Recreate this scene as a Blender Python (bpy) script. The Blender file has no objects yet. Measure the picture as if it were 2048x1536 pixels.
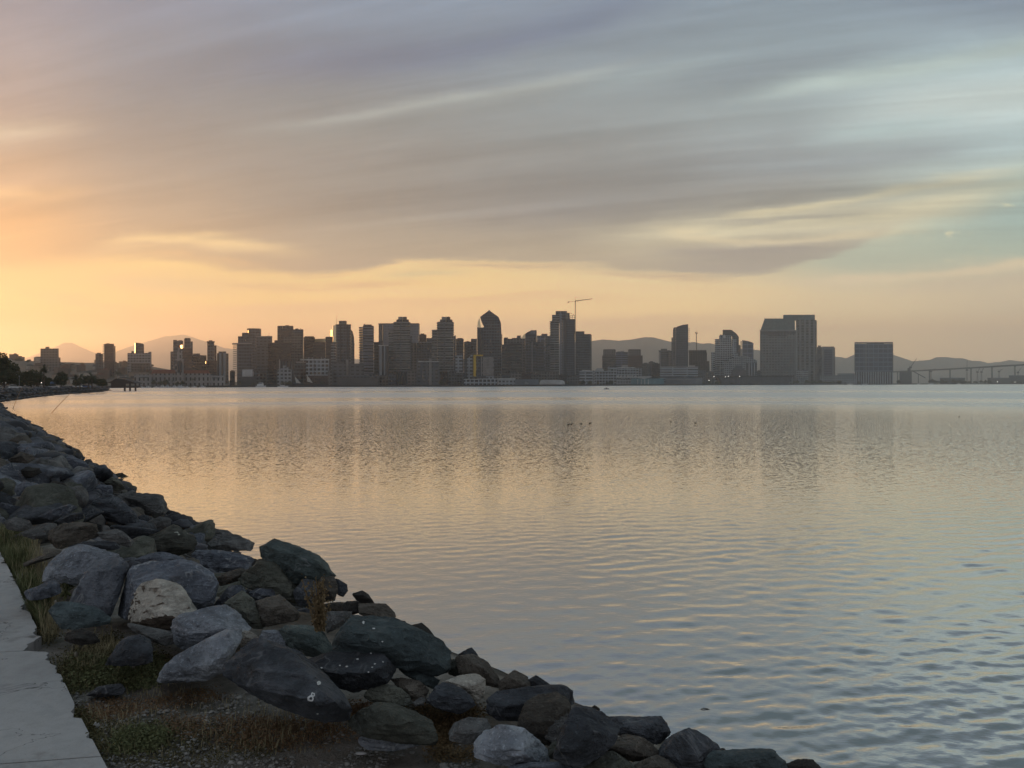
import bpy, bmesh, math, random
import numpy as np
from mathutils import Vector, Matrix, noise as mnoise

random.seed(7)
SC = bpy.context.scene
COL = SC.collection
F = 28.0 / 36.0 * 2048.0          # focal length in pixels of the 2048 wide photo
H = 4.3                           # eye above the water
ROLL = 0.0017
RX = Vector((1, 0, -ROLL)).normalized()
UP = Vector((ROLL, 0, 1)).normalized()

def ray(px, py):
    d = Vector((0, 1, 0)) + RX * ((px - 1024) / F) + UP * ((768 - py) / F)
    return d

def at(px, py, d):
    """point seen at pixel px,py at forward distance d (metres)"""
    r = ray(px, py)
    return Vector((0, 0, H)) + r * d

def atz(px, py, z):
    r = ray(px, py)
    t = (z - H) / r.z
    return Vector((0, 0, H)) + r * t

def srgb(r, g, b, a=1.0):
    f = lambda c: (c / 255 / 12.92) if c / 255 <= .04045 else ((c / 255 + .055) / 1.055) ** 2.4
    return (f(r), f(g), f(b), a)

# ---------------------------------------------------------------- tagging
def tag(o, label=None, cat=None, group=None, kind=None):
    if label: o['label'] = label
    if cat: o['category'] = cat
    if group: o['group'] = group
    if kind: o['kind'] = kind
    return o

def root(name, loc, label, cat, group=None):
    o = bpy.data.objects.new(name, None)
    COL.objects.link(o)
    o.location = loc
    o.empty_display_size = 1.0
    return tag(o, label, cat, group)

def mesh_obj(name, verts, faces, mat, parent=None, loc=None, smooth=False, uvs=None):
    """verts in world coordinates; stored relative to the parent (or to loc)"""
    off = Vector((0, 0, 0))
    if parent is not None and loc is None:
        p = parent
        while p is not None:
            off += p.location
            p = p.parent
    elif loc is not None:
        off = Vector(loc)
    me = bpy.data.meshes.new(name)
    V = np.asarray(verts, dtype=np.float64).reshape(-1, 3) - np.array(off)
    if isinstance(faces, np.ndarray):
        n, k = faces.shape
        me.vertices.add(len(V)); me.vertices.foreach_set('co', V.astype(np.float32).ravel())
        me.loops.add(n * k); me.loops.foreach_set('vertex_index', faces.astype(np.int32).ravel())
        me.polygons.add(n)
        me.polygons.foreach_set('loop_start', np.arange(0, n * k, k, dtype=np.int32))
        me.update(calc_edges=True)
        me.validate()
    else:
        me.from_pydata([tuple(v) for v in V], [], faces)
        me.update()
    if smooth:
        me.polygons.foreach_set('use_smooth', np.ones(len(me.polygons), dtype=bool))
    if uvs is not None:
        l = me.uv_layers.new(name='UVMap')
        l.data.foreach_set('uv', np.asarray(uvs, dtype=np.float32).ravel())
    if mat is not None:
        me.materials.append(mat)
    o = bpy.data.objects.new(name, me)
    COL.objects.link(o)
    if parent is not None:
        o.parent = parent
    elif loc is not None:
        o.location = off
    return o

class MB:
    """collects simple shapes into one mesh (with wall UVs in metres)"""
    def __init__(s):
        s.v = []; s.f = []; s.uv = []
    def quad(s, pts, uv=None):
        i = len(s.v); s.v += [tuple(p) for p in pts]; s.f.append(tuple(range(i, i + len(pts))))
        s.uv += (uv if uv else [(0, 0)] * len(pts))
    def prism(s, poly, o, ax, dp, depth):
        """poly: list of (a, z) outline, counter clockwise seen from the viewer; o origin,
        ax the unit vector along a, dp the unit vector away from the viewer"""
        o = Vector(o); ax = Vector(ax); dp = Vector(dp)
        P = [o + ax * a + Vector((0, 0, z)) for a, z in poly]
        Q = [p + dp * depth for p in P]
        n = len(P)
        s.quad(P, [(a, z) for a, z in poly])
        s.quad(Q[::-1], [(a, z) for a, z in poly][::-1])
        for i in range(n):
            j = (i + 1) % n
            (a0, z0), (a1, z1) = poly[i], poly[j]
            if abs(a1 - a0) < abs(z1 - z0) * 1.5:
                uv = [(0.37, z0), (depth + .37, z0), (depth + .37, z1), (0.37, z1)]
            else:
                uv = [(-900.0, -900.0)] * 4
            s.quad([P[i], Q[i], Q[j], P[j]], uv)
    def box(s, c, sx, sy, sz, rz=0.0):
        """box standing on c (centre of its base)"""
        ax = Vector((math.cos(rz), math.sin(rz), 0)); dp = Vector((-math.sin(rz), math.cos(rz), 0))
        o = Vector(c) - dp * (sy / 2)
        s.prism([(-sx / 2, 0), (sx / 2, 0), (sx / 2, sz), (-sx / 2, sz)], o, ax, dp, sy)
    def tube(s, p0, p1, r0, r1=None, n=6):
        p0 = Vector(p0); p1 = Vector(p1); r1 = r0 if r1 is None else r1
        d = (p1 - p0).normalized()
        a = d.cross(Vector((0, 0, 1)))
        if a.length < 1e-4: a = Vector((1, 0, 0))
        a.normalize(); b = d.cross(a)
        i = len(s.v)
        for k in range(n):
            t = 2 * math.pi * k / n
            e = a * math.cos(t) + b * math.sin(t)
            s.v.append(tuple(p0 + e * r0)); s.v.append(tuple(p1 + e * r1))
        for k in range(n):
            j = (k + 1) % n
            s.f.append((i + 2 * k, i + 2 * j, i + 2 * j + 1, i + 2 * k + 1)); s.uv += [(0, 0)] * 4
        s.f.append(tuple(i + 2 * k for k in range(n))[::-1]); s.uv += [(0, 0)] * n
        s.f.append(tuple(i + 2 * k + 1 for k in range(n))); s.uv += [(0, 0)] * n
    def cyl(s, c, r, h, n=20, ry=None):
        """upright round shaft standing on c, UVs in metres"""
        c = Vector(c); ry = r if ry is None else ry
        for k in range(n):
            t0 = 2 * math.pi * k / n; t1 = 2 * math.pi * (k + 1) / n
            a = c + Vector((r * math.cos(t0), ry * math.sin(t0), 0)); b = c + Vector((r * math.cos(t1), ry * math.sin(t1), 0))
            up = Vector((0, 0, h))
            s.quad([a, b, b + up, a + up], [(t0 * r, 0), (t1 * r, 0), (t1 * r, h), (t0 * r, h)])
        s.quad([c + Vector((r * math.cos(2 * math.pi * k / n), ry * math.sin(2 * math.pi * k / n), h)) for k in range(n)], [(-900, -900)] * n)
    def build(s, name, mat, parent=None, loc=None, smooth=False):
        return mesh_obj(name, s.v, s.f, mat, parent, loc, smooth, s.uv)

# ---------------------------------------------------------------- node maths
class X:
    nt = None
    def __init__(s, sock): s.s = sock
    @staticmethod
    def m(op, *a, clamp=False):
        n = X.nt.nodes.new('ShaderNodeMath'); n.operation = op; n.use_clamp = clamp
        for i, v in enumerate(a):
            if isinstance(v, X): X.nt.links.new(v.s, n.inputs[i])
            else: n.inputs[i].default_value = float(v)
        return X(n.outputs[0])
    def __add__(s, o): return X.m('ADD', s, o)
    def __radd__(s, o): return X.m('ADD', o, s)
    def __sub__(s, o): return X.m('SUBTRACT', s, o)
    def __rsub__(s, o): return X.m('SUBTRACT', o, s)
    def __mul__(s, o): return X.m('MULTIPLY', s, o)
    def __rmul__(s, o): return X.m('MULTIPLY', o, s)
    def __truediv__(s, o): return X.m('DIVIDE', s, o)
    def __rtruediv__(s, o): return X.m('DIVIDE', o, s)
    def __pow__(s, o): return X.m('POWER', s, o)
    def clamp(s, a=0.0, b=1.0): return X.m('MINIMUM', X.m('MAXIMUM', s, a), b)
    def max(s, o): return X.m('MAXIMUM', s, o)
    def min(s, o): return X.m('MINIMUM', s, o)
    def abs(s): return X.m('ABSOLUTE', s)
    def smooth(s, a, b):
        n = X.nt.nodes.new('ShaderNodeMapRange'); n.interpolation_type = 'SMOOTHSTEP'; n.clamp = True
        X.nt.links.new(s.s, n.inputs['Value'])
        if a < b:
            n.inputs['From Min'].default_value = a; n.inputs['From Max'].default_value = b
        else:
            n.inputs['From Min'].default_value = b; n.inputs['From Max'].default_value = a
            n.inputs['To Min'].default_value = 1; n.inputs['To Max'].default_value = 0
        return X(n.outputs['Result'])

def comb(x, y, z):
    n = X.nt.nodes.new('ShaderNodeCombineXYZ')
    for i, v in enumerate((x, y, z)):
        if isinstance(v, X): X.nt.links.new(v.s, n.inputs[i])
        else: n.inputs[i].default_value = v
    return X(n.outputs[0])

def sep(v):
    n = X.nt.nodes.new('ShaderNodeSeparateXYZ'); X.nt.links.new(v.s, n.inputs[0])
    return X(n.outputs[0]), X(n.outputs[1]), X(n.outputs[2])

def noise(vec, scale, detail=3, rough=.5, lac=2.0, dist=0.0, col=False):
    n = X.nt.nodes.new('ShaderNodeTexNoise')
    X.nt.links.new(vec.s, n.inputs['Vector'])
    n.inputs['Scale'].default_value = scale; n.inputs['Detail'].default_value = detail
    n.inputs['Roughness'].default_value = rough; n.inputs['Lacunarity'].default_value = lac
    n.inputs['Distortion'].default_value = dist
    return X(n.outputs['Color' if col else 'Fac'])

def voro(vec, scale, feature='F1', out='Distance', rnd=1.0):
    n = X.nt.nodes.new('ShaderNodeTexVoronoi'); n.feature = feature
    X.nt.links.new(vec.s, n.inputs['Vector']); n.inputs['Scale'].default_value = scale
    n.inputs['Randomness'].default_value = rnd
    return X(n.outputs[out])

def ramp(fac, stops, interp='LINEAR'):
    n = X.nt.nodes.new('ShaderNodeValToRGB'); n.color_ramp.interpolation = interp
    X.nt.links.new(fac.s, n.inputs[0])
    e = n.color_ramp.elements
    while len(e) < len(stops): e.new(0.5)
    for k, (p, c) in enumerate(stops):
        e[k].position = p; e[k].color = c if len(c) == 4 else (*c, 1)
    return X(n.outputs[0])

def mix(f, a, b, blend='MIX'):
    n = X.nt.nodes.new('ShaderNodeMix'); n.data_type = 'RGBA'; n.blend_type = blend; n.clamp_factor = True
    for i, v in ((0, f), (6, a), (7, b)):
        if isinstance(v, X): X.nt.links.new(v.s, n.inputs[i])
        elif i == 0: n.inputs[0].default_value = v
        else: n.inputs[i].default_value = v if len(v) == 4 else (*v, 1)
    return X(n.outputs[2])

def curve(fac, pts):
    n = X.nt.nodes.new('ShaderNodeFloatCurve')
    X.nt.links.new(fac.s, n.inputs['Value'])
    c = n.mapping.curves[0]
    while len(c.points) < len(pts): c.points.new(.5, .5)
    for p, (x, y) in zip(c.points, pts): p.location = (x, y)
    n.mapping.extend = 'HORIZONTAL'
    n.mapping.update()
    return X(n.outputs[0])

def texco(which='Object'):
    n = X.nt.nodes.new('ShaderNodeTexCoord'); return X(n.outputs[which])

def geo(which='Position'):
    n = X.nt.nodes.new('ShaderNodeNewGeometry'); return X(n.outputs[which])

def bump(h, strength=.5, dist=.1, normal=None):
    n = X.nt.nodes.new('ShaderNodeBump'); X.nt.links.new(h.s, n.inputs['Height'])
    n.inputs['Strength'].default_value = strength; n.inputs['Distance'].default_value = dist
    if normal is not None: X.nt.links.new(normal.s, n.inputs['Normal'])
    return X(n.outputs[0])

def vmul(v, k):
    n = X.nt.nodes.new('ShaderNodeVectorMath'); n.operation = 'MULTIPLY'
    X.nt.links.new(v.s, n.inputs[0]); n.inputs[1].default_value = k
    return X(n.outputs[0])

def new_mat(name):
    m = bpy.data.materials.new(name); m.use_nodes = True
    m.node_tree.nodes.clear(); X.nt = m.node_tree
    return m

def principled(base, rough=.6, metal=0.0, normal=None, spec=.5, emit=None, estr=0.0):
    n = X.nt.nodes.new('ShaderNodeBsdfPrincipled')
    def put(k, v):
        if isinstance(v, X): X.nt.links.new(v.s, n.inputs[k])
        elif k in ('Base Color', 'Emission Color'): n.inputs[k].default_value = v if len(v) == 4 else (*v, 1)
        else: n.inputs[k].default_value = v
    put('Base Color', base); put('Roughness', rough); put('Metallic', metal); put('Specular IOR Level', spec)
    if normal is not None: put('Normal', normal)
    if emit is not None: put('Emission Color', emit); n.inputs['Emission Strength'].default_value = estr
    return X(n.outputs[0])

def out(shader, vol=False):
    n = X.nt.nodes.new('ShaderNodeOutputMaterial')
    X.nt.links.new(shader.s, n.inputs['Volume' if vol else 'Surface'])

def mat_plain(name, base, rough=.7, var=.25, scale=1.5, metal=0.0, spec=.4, bmp=0.0):
    """matte surface with an uneven, weathered tone"""
    m = new_mat(name); p = texco('Object')
    f = noise(p, scale, 5, .6)
    lo = tuple(c * (1 - var) for c in base[:3]); hi = tuple(min(1, c * (1 + var)) for c in base[:3])
    c = ramp(f, [(.3, lo), (.7, hi)])
    nrm = bump(noise(p, scale * 9, 4, .6), bmp, .02) if bmp else None
    out(principled(c, rough, metal, nrm, spec))
    return m
# ---------------------------------------------------------------- camera
cam = bpy.data.cameras.new('camera'); cam.lens = 28.0; cam.sensor_width = 36.0; cam.sensor_fit = 'HORIZONTAL'
cam.clip_start = .1; cam.clip_end = 60000
co = bpy.data.objects.new('camera', cam); COL.objects.link(co)
rot = Matrix((RX, UP, RX.cross(UP))).transposed()
co.matrix_world = Matrix.Translation((0, 0, H)) @ rot.to_4x4()
SC.camera = co
SC.view_settings.view_transform = 'Standard'; SC.view_settings.look = 'None'
SC.view_settings.exposure = 0.0; SC.view_settings.gamma = 1.0
SC.render.engine = 'CYCLES'
try:
    SC.cycles.use_denoising = True; SC.cycles.denoiser = 'OPENIMAGEDENOISE'
    SC.cycles.denoising_input_passes = 'RGB_ALBEDO_NORMAL'
except Exception: pass
SC.cycles.max_bounces = 5; SC.cycles.diffuse_bounces = 2; SC.cycles.glossy_bounces = 3
SC.cycles.transmission_bounces = 2; SC.cycles.volume_bounces = 2
SC.cycles.sample_clamp_indirect = 4.0

SUN_AZ = -40.0     # degrees right of straight ahead
SUN_EL = 2.2
sl = bpy.data.lights.new('sun', 'SUN'); sl.energy = 3.4; sl.angle = math.radians(.6); sl.color = (1.0, .52, .22)
so = bpy.data.objects.new('sun', sl); COL.objects.link(so)
a, e = math.radians(SUN_AZ), math.radians(SUN_EL)
tosun = Vector((math.sin(a) * math.cos(e), math.cos(a) * math.cos(e), math.sin(e)))
so.rotation_euler = tosun.to_track_quat('Z', 'Y').to_euler()
so.location = (-400, 400, 300)

# ---------------------------------------------------------------- world
W = bpy.data.worlds.new('World'); SC.world = W; W.use_nodes = True
W.cycles.sampling_method = 'MANUAL'; W.cycles.sample_map_resolution = 1024
nt = W.node_tree; nt.nodes.clear(); X.nt = nt
d = texco('Generated')
dx, dy, dz = sep(d)
hr = X.m('SQRT', dx * dx + dy * dy).max(1e-4)
ca = (dy / hr)
caf = ca.max(.30)
Pm = (dx / hr) / caf                         # tan(azimuth)
Qm = (dz / hr) / caf
pxn = ((Pm * F + 1024.0 + 1024.0) / 4096.0).clamp()      # azimuth scale 0..1
py0 = Qm * (-F) + 768.0                                   # elevation scale (768 at the horizon, 0 high up)

# streaky high cloud: noise on a flat layer overhead, drawn out along one bearing
inv = 1.0 / (dz.max(0.0) + .10)
lx = dx * inv; ly = dy * inv
th = math.radians(163)
sx_ = lx * math.cos(th) + ly * math.sin(th)
sy_ = ly * math.cos(th) - lx * math.sin(th)
st1 = noise(comb(sx_ * .22, sy_ * 1.0, 0.0), 1.3, 6, .55, dist=.6)
st2 = noise(comb(sx_ * .30, sy_ * .8, 3.0), 3.2, 5, .6, dist=.9)
fib = noise(comb(sx_ * .10, sy_ * 1.6, 11.0), 3.4, 7, .66, dist=.35)
st3 = noise(comb(sx_ * .5, sy_ * .9, 7.0), 9.0, 4, .6, dist=.5)
# slow warping so that no edge is ruler straight (finer toward the horizon)
wv = noise(comb(Pm * 1.0, Qm * 5.0, 0.0), 2.6, 4, .55) - .5
wv2 = noise(comb(Pm * 1.0, Qm * 6.0, 4.0), 9.0, 4, .6) - .5
py = py0 + wv * 46.0 + wv2 * 16.0
yn = (1.0 - py / 768.0)                                    # 0 horizon .. 1 top of the photo .. up
ynr = (yn / 3.0).clamp()

def col_ramp(stops):
    s = sorted(((1 - p / 768.0) / 3.0, c) for p, c in stops)
    return ramp(ynr, [(max(0, p), srgb(*c)) for p, c in s])

def by_az(c):
    """blend of colour columns standing at given photo columns"""
    c = sorted(c); r = c[0][1]
    for (x0, _), (x1, b) in zip(c, c[1:]):
        f = pxn.smooth((x0 + 1024) / 4096.0, (x1 + 1024) / 4096.0)
        r = mix(f, r, b)
    return r

ZEN = [(-300, (150, 154, 155)), (-800, (148, 154, 157)), (-1500, (148, 155, 160))]
clear = by_az([
    (-900, col_ramp([(768, (190, 140, 90)), (640, (230, 180, 110)), (400, (190, 165, 140)), (0, (165, 165, 172))] + ZEN)),
    (0, col_ramp([(768, (245, 172, 82)), (720, (254, 192, 92)), (680, (255, 202, 100)), (630, (250, 196, 108)), (590, (254, 208, 122)), (540, (248, 202, 128)), (480, (226, 178, 125)), (400, (215, 180, 145)), (200, (195, 180, 170)), (0, (175, 168, 172))] + ZEN)),
    (350, col_ramp([(768, (216, 152, 100)), (720, (230, 168, 110)), (670, (232, 176, 120)), (630, (240, 190, 126)), (600, (253, 209, 133)), (560, (240, 202, 138)), (520, (254, 214, 142)), (480, (240, 205, 150)), (400, (215, 195, 165)), (200, (190, 185, 180)), (0, (170, 170, 178))] + ZEN)),
    (850, col_ramp([(768, (205, 162, 124)), (720, (222, 180, 136)), (670, (230, 190, 145)), (630, (242, 202, 150)), (590, (252, 212, 146)), (550, (246, 210, 148)), (525, (240, 208, 155)), (450, (215, 200, 175)), (200, (190, 190, 188)), (0, (175, 178, 186))] + ZEN)),
    (1350, col_ramp([(768, (198, 168, 138)), (720, (214, 184, 148)), (670, (232, 198, 152)), (620, (245, 212, 158)), (570, (242, 214, 164)), (530, (228, 206, 168)), (450, (208, 200, 182)), (200, (188, 194, 194)), (0, (176, 180, 188))] + ZEN)),
    (1720, col_ramp([(768, (186, 168, 146)), (700, (208, 184, 152)), (640, (224, 200, 162)), (590, (228, 206, 170)), (556, (214, 200, 172)), (530, (182, 188, 172)), (470, (188, 192, 178)), (380, (190, 198, 192)), (200, (196, 206, 206)), (0, (172, 178, 186))] + ZEN)),
    (2048, col_ramp([(768, (172, 158, 142)), (700, (194, 174, 150)), (640, (208, 188, 160)), (580, (212, 194, 168)), (545, (204, 192, 168)), (510, (174, 186, 174)), (440, (166, 183, 180)), (380, (172, 188, 184)), (300, (188, 200, 198)), (180, (206, 216, 218)), (60, (178, 182, 188)), (0, (160, 164, 174))] + ZEN)),
])
cloud = by_az([
    (-900, col_ramp([(600, (200, 150, 110)), (300, (165, 152, 150)), (0, (150, 150, 160))] + ZEN)),
    (0, col_ramp([(560, (236, 184, 118)), (500, (222, 172, 118)), (440, (214, 166, 122)), (380, (198, 162, 135)), (300, (182, 160, 146)), (200, (174, 158, 154)), (0, (170, 160, 166))] + ZEN)),
    (300, col_ramp([(540, (196, 164, 128)), (480, (180, 158, 136)), (400, (168, 153, 140)), (300, (156, 149, 145)), (200, (150, 148, 150)), (100, (150, 149, 156)), (0, (150, 149, 160))] + ZEN)),
    (700, col_ramp([(560, (164, 148, 132)), (500, (166, 154, 140)), (420, (156, 149, 142)), (300, (156, 151, 147)), (200, (152, 150, 150)), (110, (144, 147, 158)), (0, (152, 156, 168))] + ZEN)),
    (1150, col_ramp([(560, (176, 160, 142)), (500, (176, 163, 146)), (430, (149, 146, 147)), (300, (155, 154, 153)), (200, (166, 166, 166)), (100, (160, 163, 168)), (0, (158, 161, 172))] + ZEN)),
    (1550, col_ramp([(560, (166, 156, 146)), (500, (168, 160, 150)), (420, (166, 160, 154)), (330, (157, 156, 158)), (230, (172, 173, 172)), (130, (164, 167, 169)), (0, (168, 172, 178))] + ZEN)),
    (2048, col_ramp([(560, (176, 170, 156)), (400, (196, 200, 190)), (300, (190, 198, 198)), (150, (206, 214, 214)), (60, (178, 182, 186)), (0, (158, 162, 172))] + ZEN)),
])
def line(pts):
    """height of a drawn line over the azimuth"""
    return curve(pxn, [((x + 1024) / 4096.0, (y + 768) / 2304.0) for x, y in pts]) * 2304.0 - 768.0
edge = line([(-1024, 560), (0, 532), (150, 516), (250, 510), (400, 522), (500, 539), (600, 548), (700, 541), (800, 525), (900, 520), (1024, 523), (1150, 527), (1250, 533), (1350, 545), (1450, 551), (1530, 543), (1620, 520), (1720, 494), (1800, 455), (1900, 405), (2048, 330), (2600, 100), (3072, 0)])
pyf = py0 + wv * 34.0 + wv2 * 20.0 + (st2 - .5) * 26.0 + (st3 - .5) * 12.0
dist_e = edge - pyf                                       # > 0 inside the cloud deck
soft = curve(pxn, [(0, .9), ((0 + 1024) / 4096, .95), ((200 + 1024) / 4096, .75), ((500 + 1024) / 4096, .42), ((900 + 1024) / 4096, .30), ((1400 + 1024) / 4096, .34), ((1700 + 1024) / 4096, .25), ((1900 + 1024) / 4096, .8), (1, .9)]) * 60.0
cm = X.m('ADD', dist_e / soft, .5).smooth(0, 1)
sky = mix(cm, clear, cloud)

def band(c, pts, h, k, x0, x1, f0=120, f1=120, nz=.5, pyv=None):
    """a soft streak of cloud along a drawn line between two bearings"""
    global sky
    g = ((pyv or pyf) - line(pts)) / h
    w = X.m('EXPONENT', g * g * -1.0)
    win = pxn.smooth((x0 - f0 + 1024) / 4096, (x0 + f0 + 1024) / 4096) * pxn.smooth((x1 + f1 + 1024) / 4096, (x1 - f1 + 1024) / 4096)
    t = (st2 - .5) * (nz * 2.5) + 1.0
    sky = mix((w * win * t * k).clamp(), sky, srgb(*c))

# the dark bluish band and the pale streak below it, high up in the middle
band((166, 170, 181), [(300, 40), (700, 30), (1000, -6), (1300, -60)], 28, .5, 600, 1150)
band((139, 143, 161), [(300, 140), (700, 118), (900, 98), (1024, 74), (1200, 28), (1350, -30)], 34, .75, 520, 1290)
band((186, 182, 176), [(300, 285), (480, 262), (700, 236), (850, 211), (1000, 189), (1150, 160), (1300, 112), (1450, 50)], 13, .75, 560, 1250, 220, 160)
band((160, 158, 155), [(480, 282), (700, 258), (850, 232), (1000, 212), (1150, 184)], 14, .5, 600, 1100, 150)
band((176, 178, 176), [(1000, 215), (1200, 170), (1400, 130), (1550, 90)], 24, .6, 1150, 1420)
band((158, 160, 164), [(1100, 190), (1400, 160), (1600, 128), (1800, 92), (2048, 20)], 20, .55, 1380, 1800)
band((141, 138, 138), [(300, 400), (600, 392), (900, 376), (1200, 372), (1500, 384), (1700, 400)], 62, .50, 520, 1480, 260, 200)
band((150, 144, 142), [(300, 330), (700, 318), (1100, 300), (1500, 262)], 26, .35, 380, 1300, 220, 200)
band((137, 139, 149), [(100, 150), (400, 130), (700, 80)], 50, .45, 250, 760, 160, 160)
# pale veil and openings at the right
band((207, 206, 200), [(1300, 250), (1650, 226), (1850, 208), (2048, 190), (2300, 150)], 62, .85, 1720, 2600, 160)
band((212, 213, 204), [(1300, 226), (1450, 200), (1600, 174), (1800, 146), (2048, 96), (2300, 40)], 20, .75, 1540, 2400, 130)
band((190, 196, 193), [(1500, 292), (1700, 274), (1800, 262), (1950, 240)], 17, .75, 1660, 1900, 110, 90)
band((171, 172, 174), [(1300, 352), (1500, 336), (1700, 322), (1900, 300), (2048, 285)], 20, .75, 1450, 1900, 150, 100)
band((222, 208, 182), [(900, 476), (1100, 472), (1250, 478), (1400, 470), (1550, 446), (1750, 438), (1900, 408), (2048, 366), (2300, 300)], 34, .9, 1240, 2050, 170, 200)
band((176, 168, 158), [(1380, 448), (1450, 446), (1600, 437), (1750, 424), (1850, 412)], 7, .75, 1440, 1720, 80, 120)
band((236, 216, 184), [(1240, 452), (1380, 470), (1500, 486), (1700, 476), (1850, 462)], 10, .7, 1340, 1780, 60)
band((232, 214, 182), [(1380, 440), (1500, 428), (1640, 410), (1800, 384), (2048, 340)], 9, .6, 1480, 1980, 60, 120)
band((163, 153, 147), [(1200, 506), (1350, 500), (1430, 506), (1500, 508), (1600, 500), (1720, 492)], 13, .9, 1320, 1660, 70, 70)
band((164, 154, 147), [(1200, 540), (1350, 530), (1480, 534), (1560, 526), (1640, 512)], 15, .85, 1370, 1570, 70, 60)
# breaks of gold light under the deck at the left
band((251, 217, 164), [(80, 506), (200, 492), (300, 484), (450, 489), (620, 504), (760, 512)], 13, .68, 210, 560, 90, 120)
band((214, 178, 134), [(150, 500), (300, 505), (400, 512), (520, 530)], 7, .7, 260, 520, 60, 60)
band((216, 196, 176), [(-100, 262), (0, 264), (100, 257), (220, 244), (330, 235)], 19, .85, -300, 130, 100, 110)
band((226, 186, 146), [(-100, 390), (0, 389), (100, 391), (220, 380), (330, 370)], 13, .8, -300, 120, 100, 110)
band((213, 195, 151), [(700, 552), (760, 549), (870, 545), (960, 551), (1000, 555)], 6, .75, 770, 930, 50, 40)
band((231, 199, 146), [(180, 556), (300, 563), (420, 572), (520, 584)], 12, .75, 220, 450, 60, 60)
band((242, 188, 128), [(0, 572), (120, 590), (240, 612), (330, 624)], 13, .7, 40, 260, 90, 60)
band((240, 198, 146), [(300, 640), (600, 632), (900, 622), (1300, 640)], 14, .5, 420, 1100, 120, 120)
band((222, 184, 146), [(250, 600), (500, 612), (800, 606), (1100, 596), (1400, 600)], 12, .55, 380, 1250, 160, 160, 1.2)
band((238, 204, 158), [(500, 574), (800, 582), (1100, 570), (1400, 576), (1700, 588)], 8, .6, 650, 1550, 160, 160, 1.2)
band((214, 182, 150), [(700, 662), (1000, 654), (1400, 650), (1800, 656), (2048, 648)], 15, .5, 850, 2200, 200, 160, 1.0)
band((206, 168, 134), [(380, 560), (560, 572), (760, 566), (900, 560)], 7, .6, 450, 820, 90, 90, 1.2)
band((188, 160, 138), [(820, 530), (1000, 534), (1200, 540), (1400, 558), (1520, 560)], 7, .55, 900, 1430, 120, 80, 1.4)
# low pink cloud bank and its bright upper rim at the right
band((229, 208, 178), [(1450, 566), (1600, 562), (1700, 556), (1800, 552), (1900, 544), (2048, 530), (2300, 520)], 8, .9, 1620, 2300, 120)
band((206, 188, 166), [(1600, 590), (1800, 578), (1950, 566), (2048, 558), (2300, 545)], 14, .7, 1820, 2300, 130)
# little puffs
pf = noise(comb(Pm * 1.0, Qm * 2.6, 9.0), 46.0, 4, .6).smooth(.5, .68)
for (cx, cy, rx_, ry_) in ((1878, 467, 34, 9), (1925, 470, 26, 4), (1976, 508, 34, 8), (1925, 520, 34, 5), (2000, 412, 40, 4), (1800, 463, 40, 5), (1925, 434, 24, 4)):
    gx = (pxn * 4096.0 - (1024.0 + cx)) / rx_; gy = (py0 - cy) / ry_
    sky = mix((X.m('EXPONENT', (gx * gx + gy * gy) * -1.0) * pf * .95).clamp(), sky, srgb(228, 218, 190))
# streaks: a gentle lightening and darkening of the whole deck
hi = py0.smooth(560, 430)
v = ((st1 - .5) * .60 + (st2 - .5) * .34 + (st3 - .5) * .14 + (fib - .5) * .62) * hi + 1.0 + wv2 * .07 + (fib - .5) * .10
sky = mix(1.0, sky, comb(v, v, v), 'MULTIPLY')
gm = nt.nodes.new('ShaderNodeGamma'); nt.links.new(sky.s, gm.inputs[0]); gm.inputs[1].default_value = 1.28
skyg = vmul(X(gm.outputs[0]), (1.31, 1.32, 1.29))
sky = mix(hi * .9, sky, skyg)
# what the air in front of it takes away is made up for here
el_ = (dz / hr).max(0.0)
eb = X.m('EXPONENT', el_ * -10.5) * curve(pxn, [(0, .30), ((0 + 1024) / 4096, .36), ((500 + 1024) / 4096, .68), ((1000 + 1024) / 4096, 1.1), ((2048 + 1024) / 4096, 1.5), (1, 1.5)])
sky = mix(1.0, sky, comb(eb * 2.50 + .725, eb * 1.90 + .885, eb * 1.05 + .985), 'MULTIPLY')
# the western half of the sky, behind the camera
west = ramp((dz / hr / 3.0).clamp(), [(0, srgb(158, 158, 162)), (.08, srgb(166, 168, 174)), (.25, srgb(150, 155, 163)), (1, srgb(148, 155, 163))])
wf = ca.smooth(.35, -.25)
sky = mix(wf, sky, west)
# below the horizon
sky = mix(dz.smooth(-.002, -.02), sky, srgb(120, 112, 106))
nis = nt.nodes.new('ShaderNodeTexSky'); nis.sky_type = 'NISHITA'; nis.sun_disc = False
nis.sun_elevation = math.radians(SUN_EL); nis.sun_rotation = math.radians(SUN_AZ); nis.altitude = 0; nis.dust_density = 2.0
SKY_GAIN = 10.0
sc10 = vmul(sky, (SKY_GAIN, SKY_GAIN, SKY_GAIN))
fin = mix(.94, X(nis.outputs[0]), sc10)
bg = nt.nodes.new('ShaderNodeBackground'); bg.inputs['Strength'].default_value = .1
nt.links.new(fin.s, bg.inputs[0])
wo = nt.nodes.new('ShaderNodeOutputWorld'); nt.links.new(bg.outputs[0], wo.inputs[0])
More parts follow.
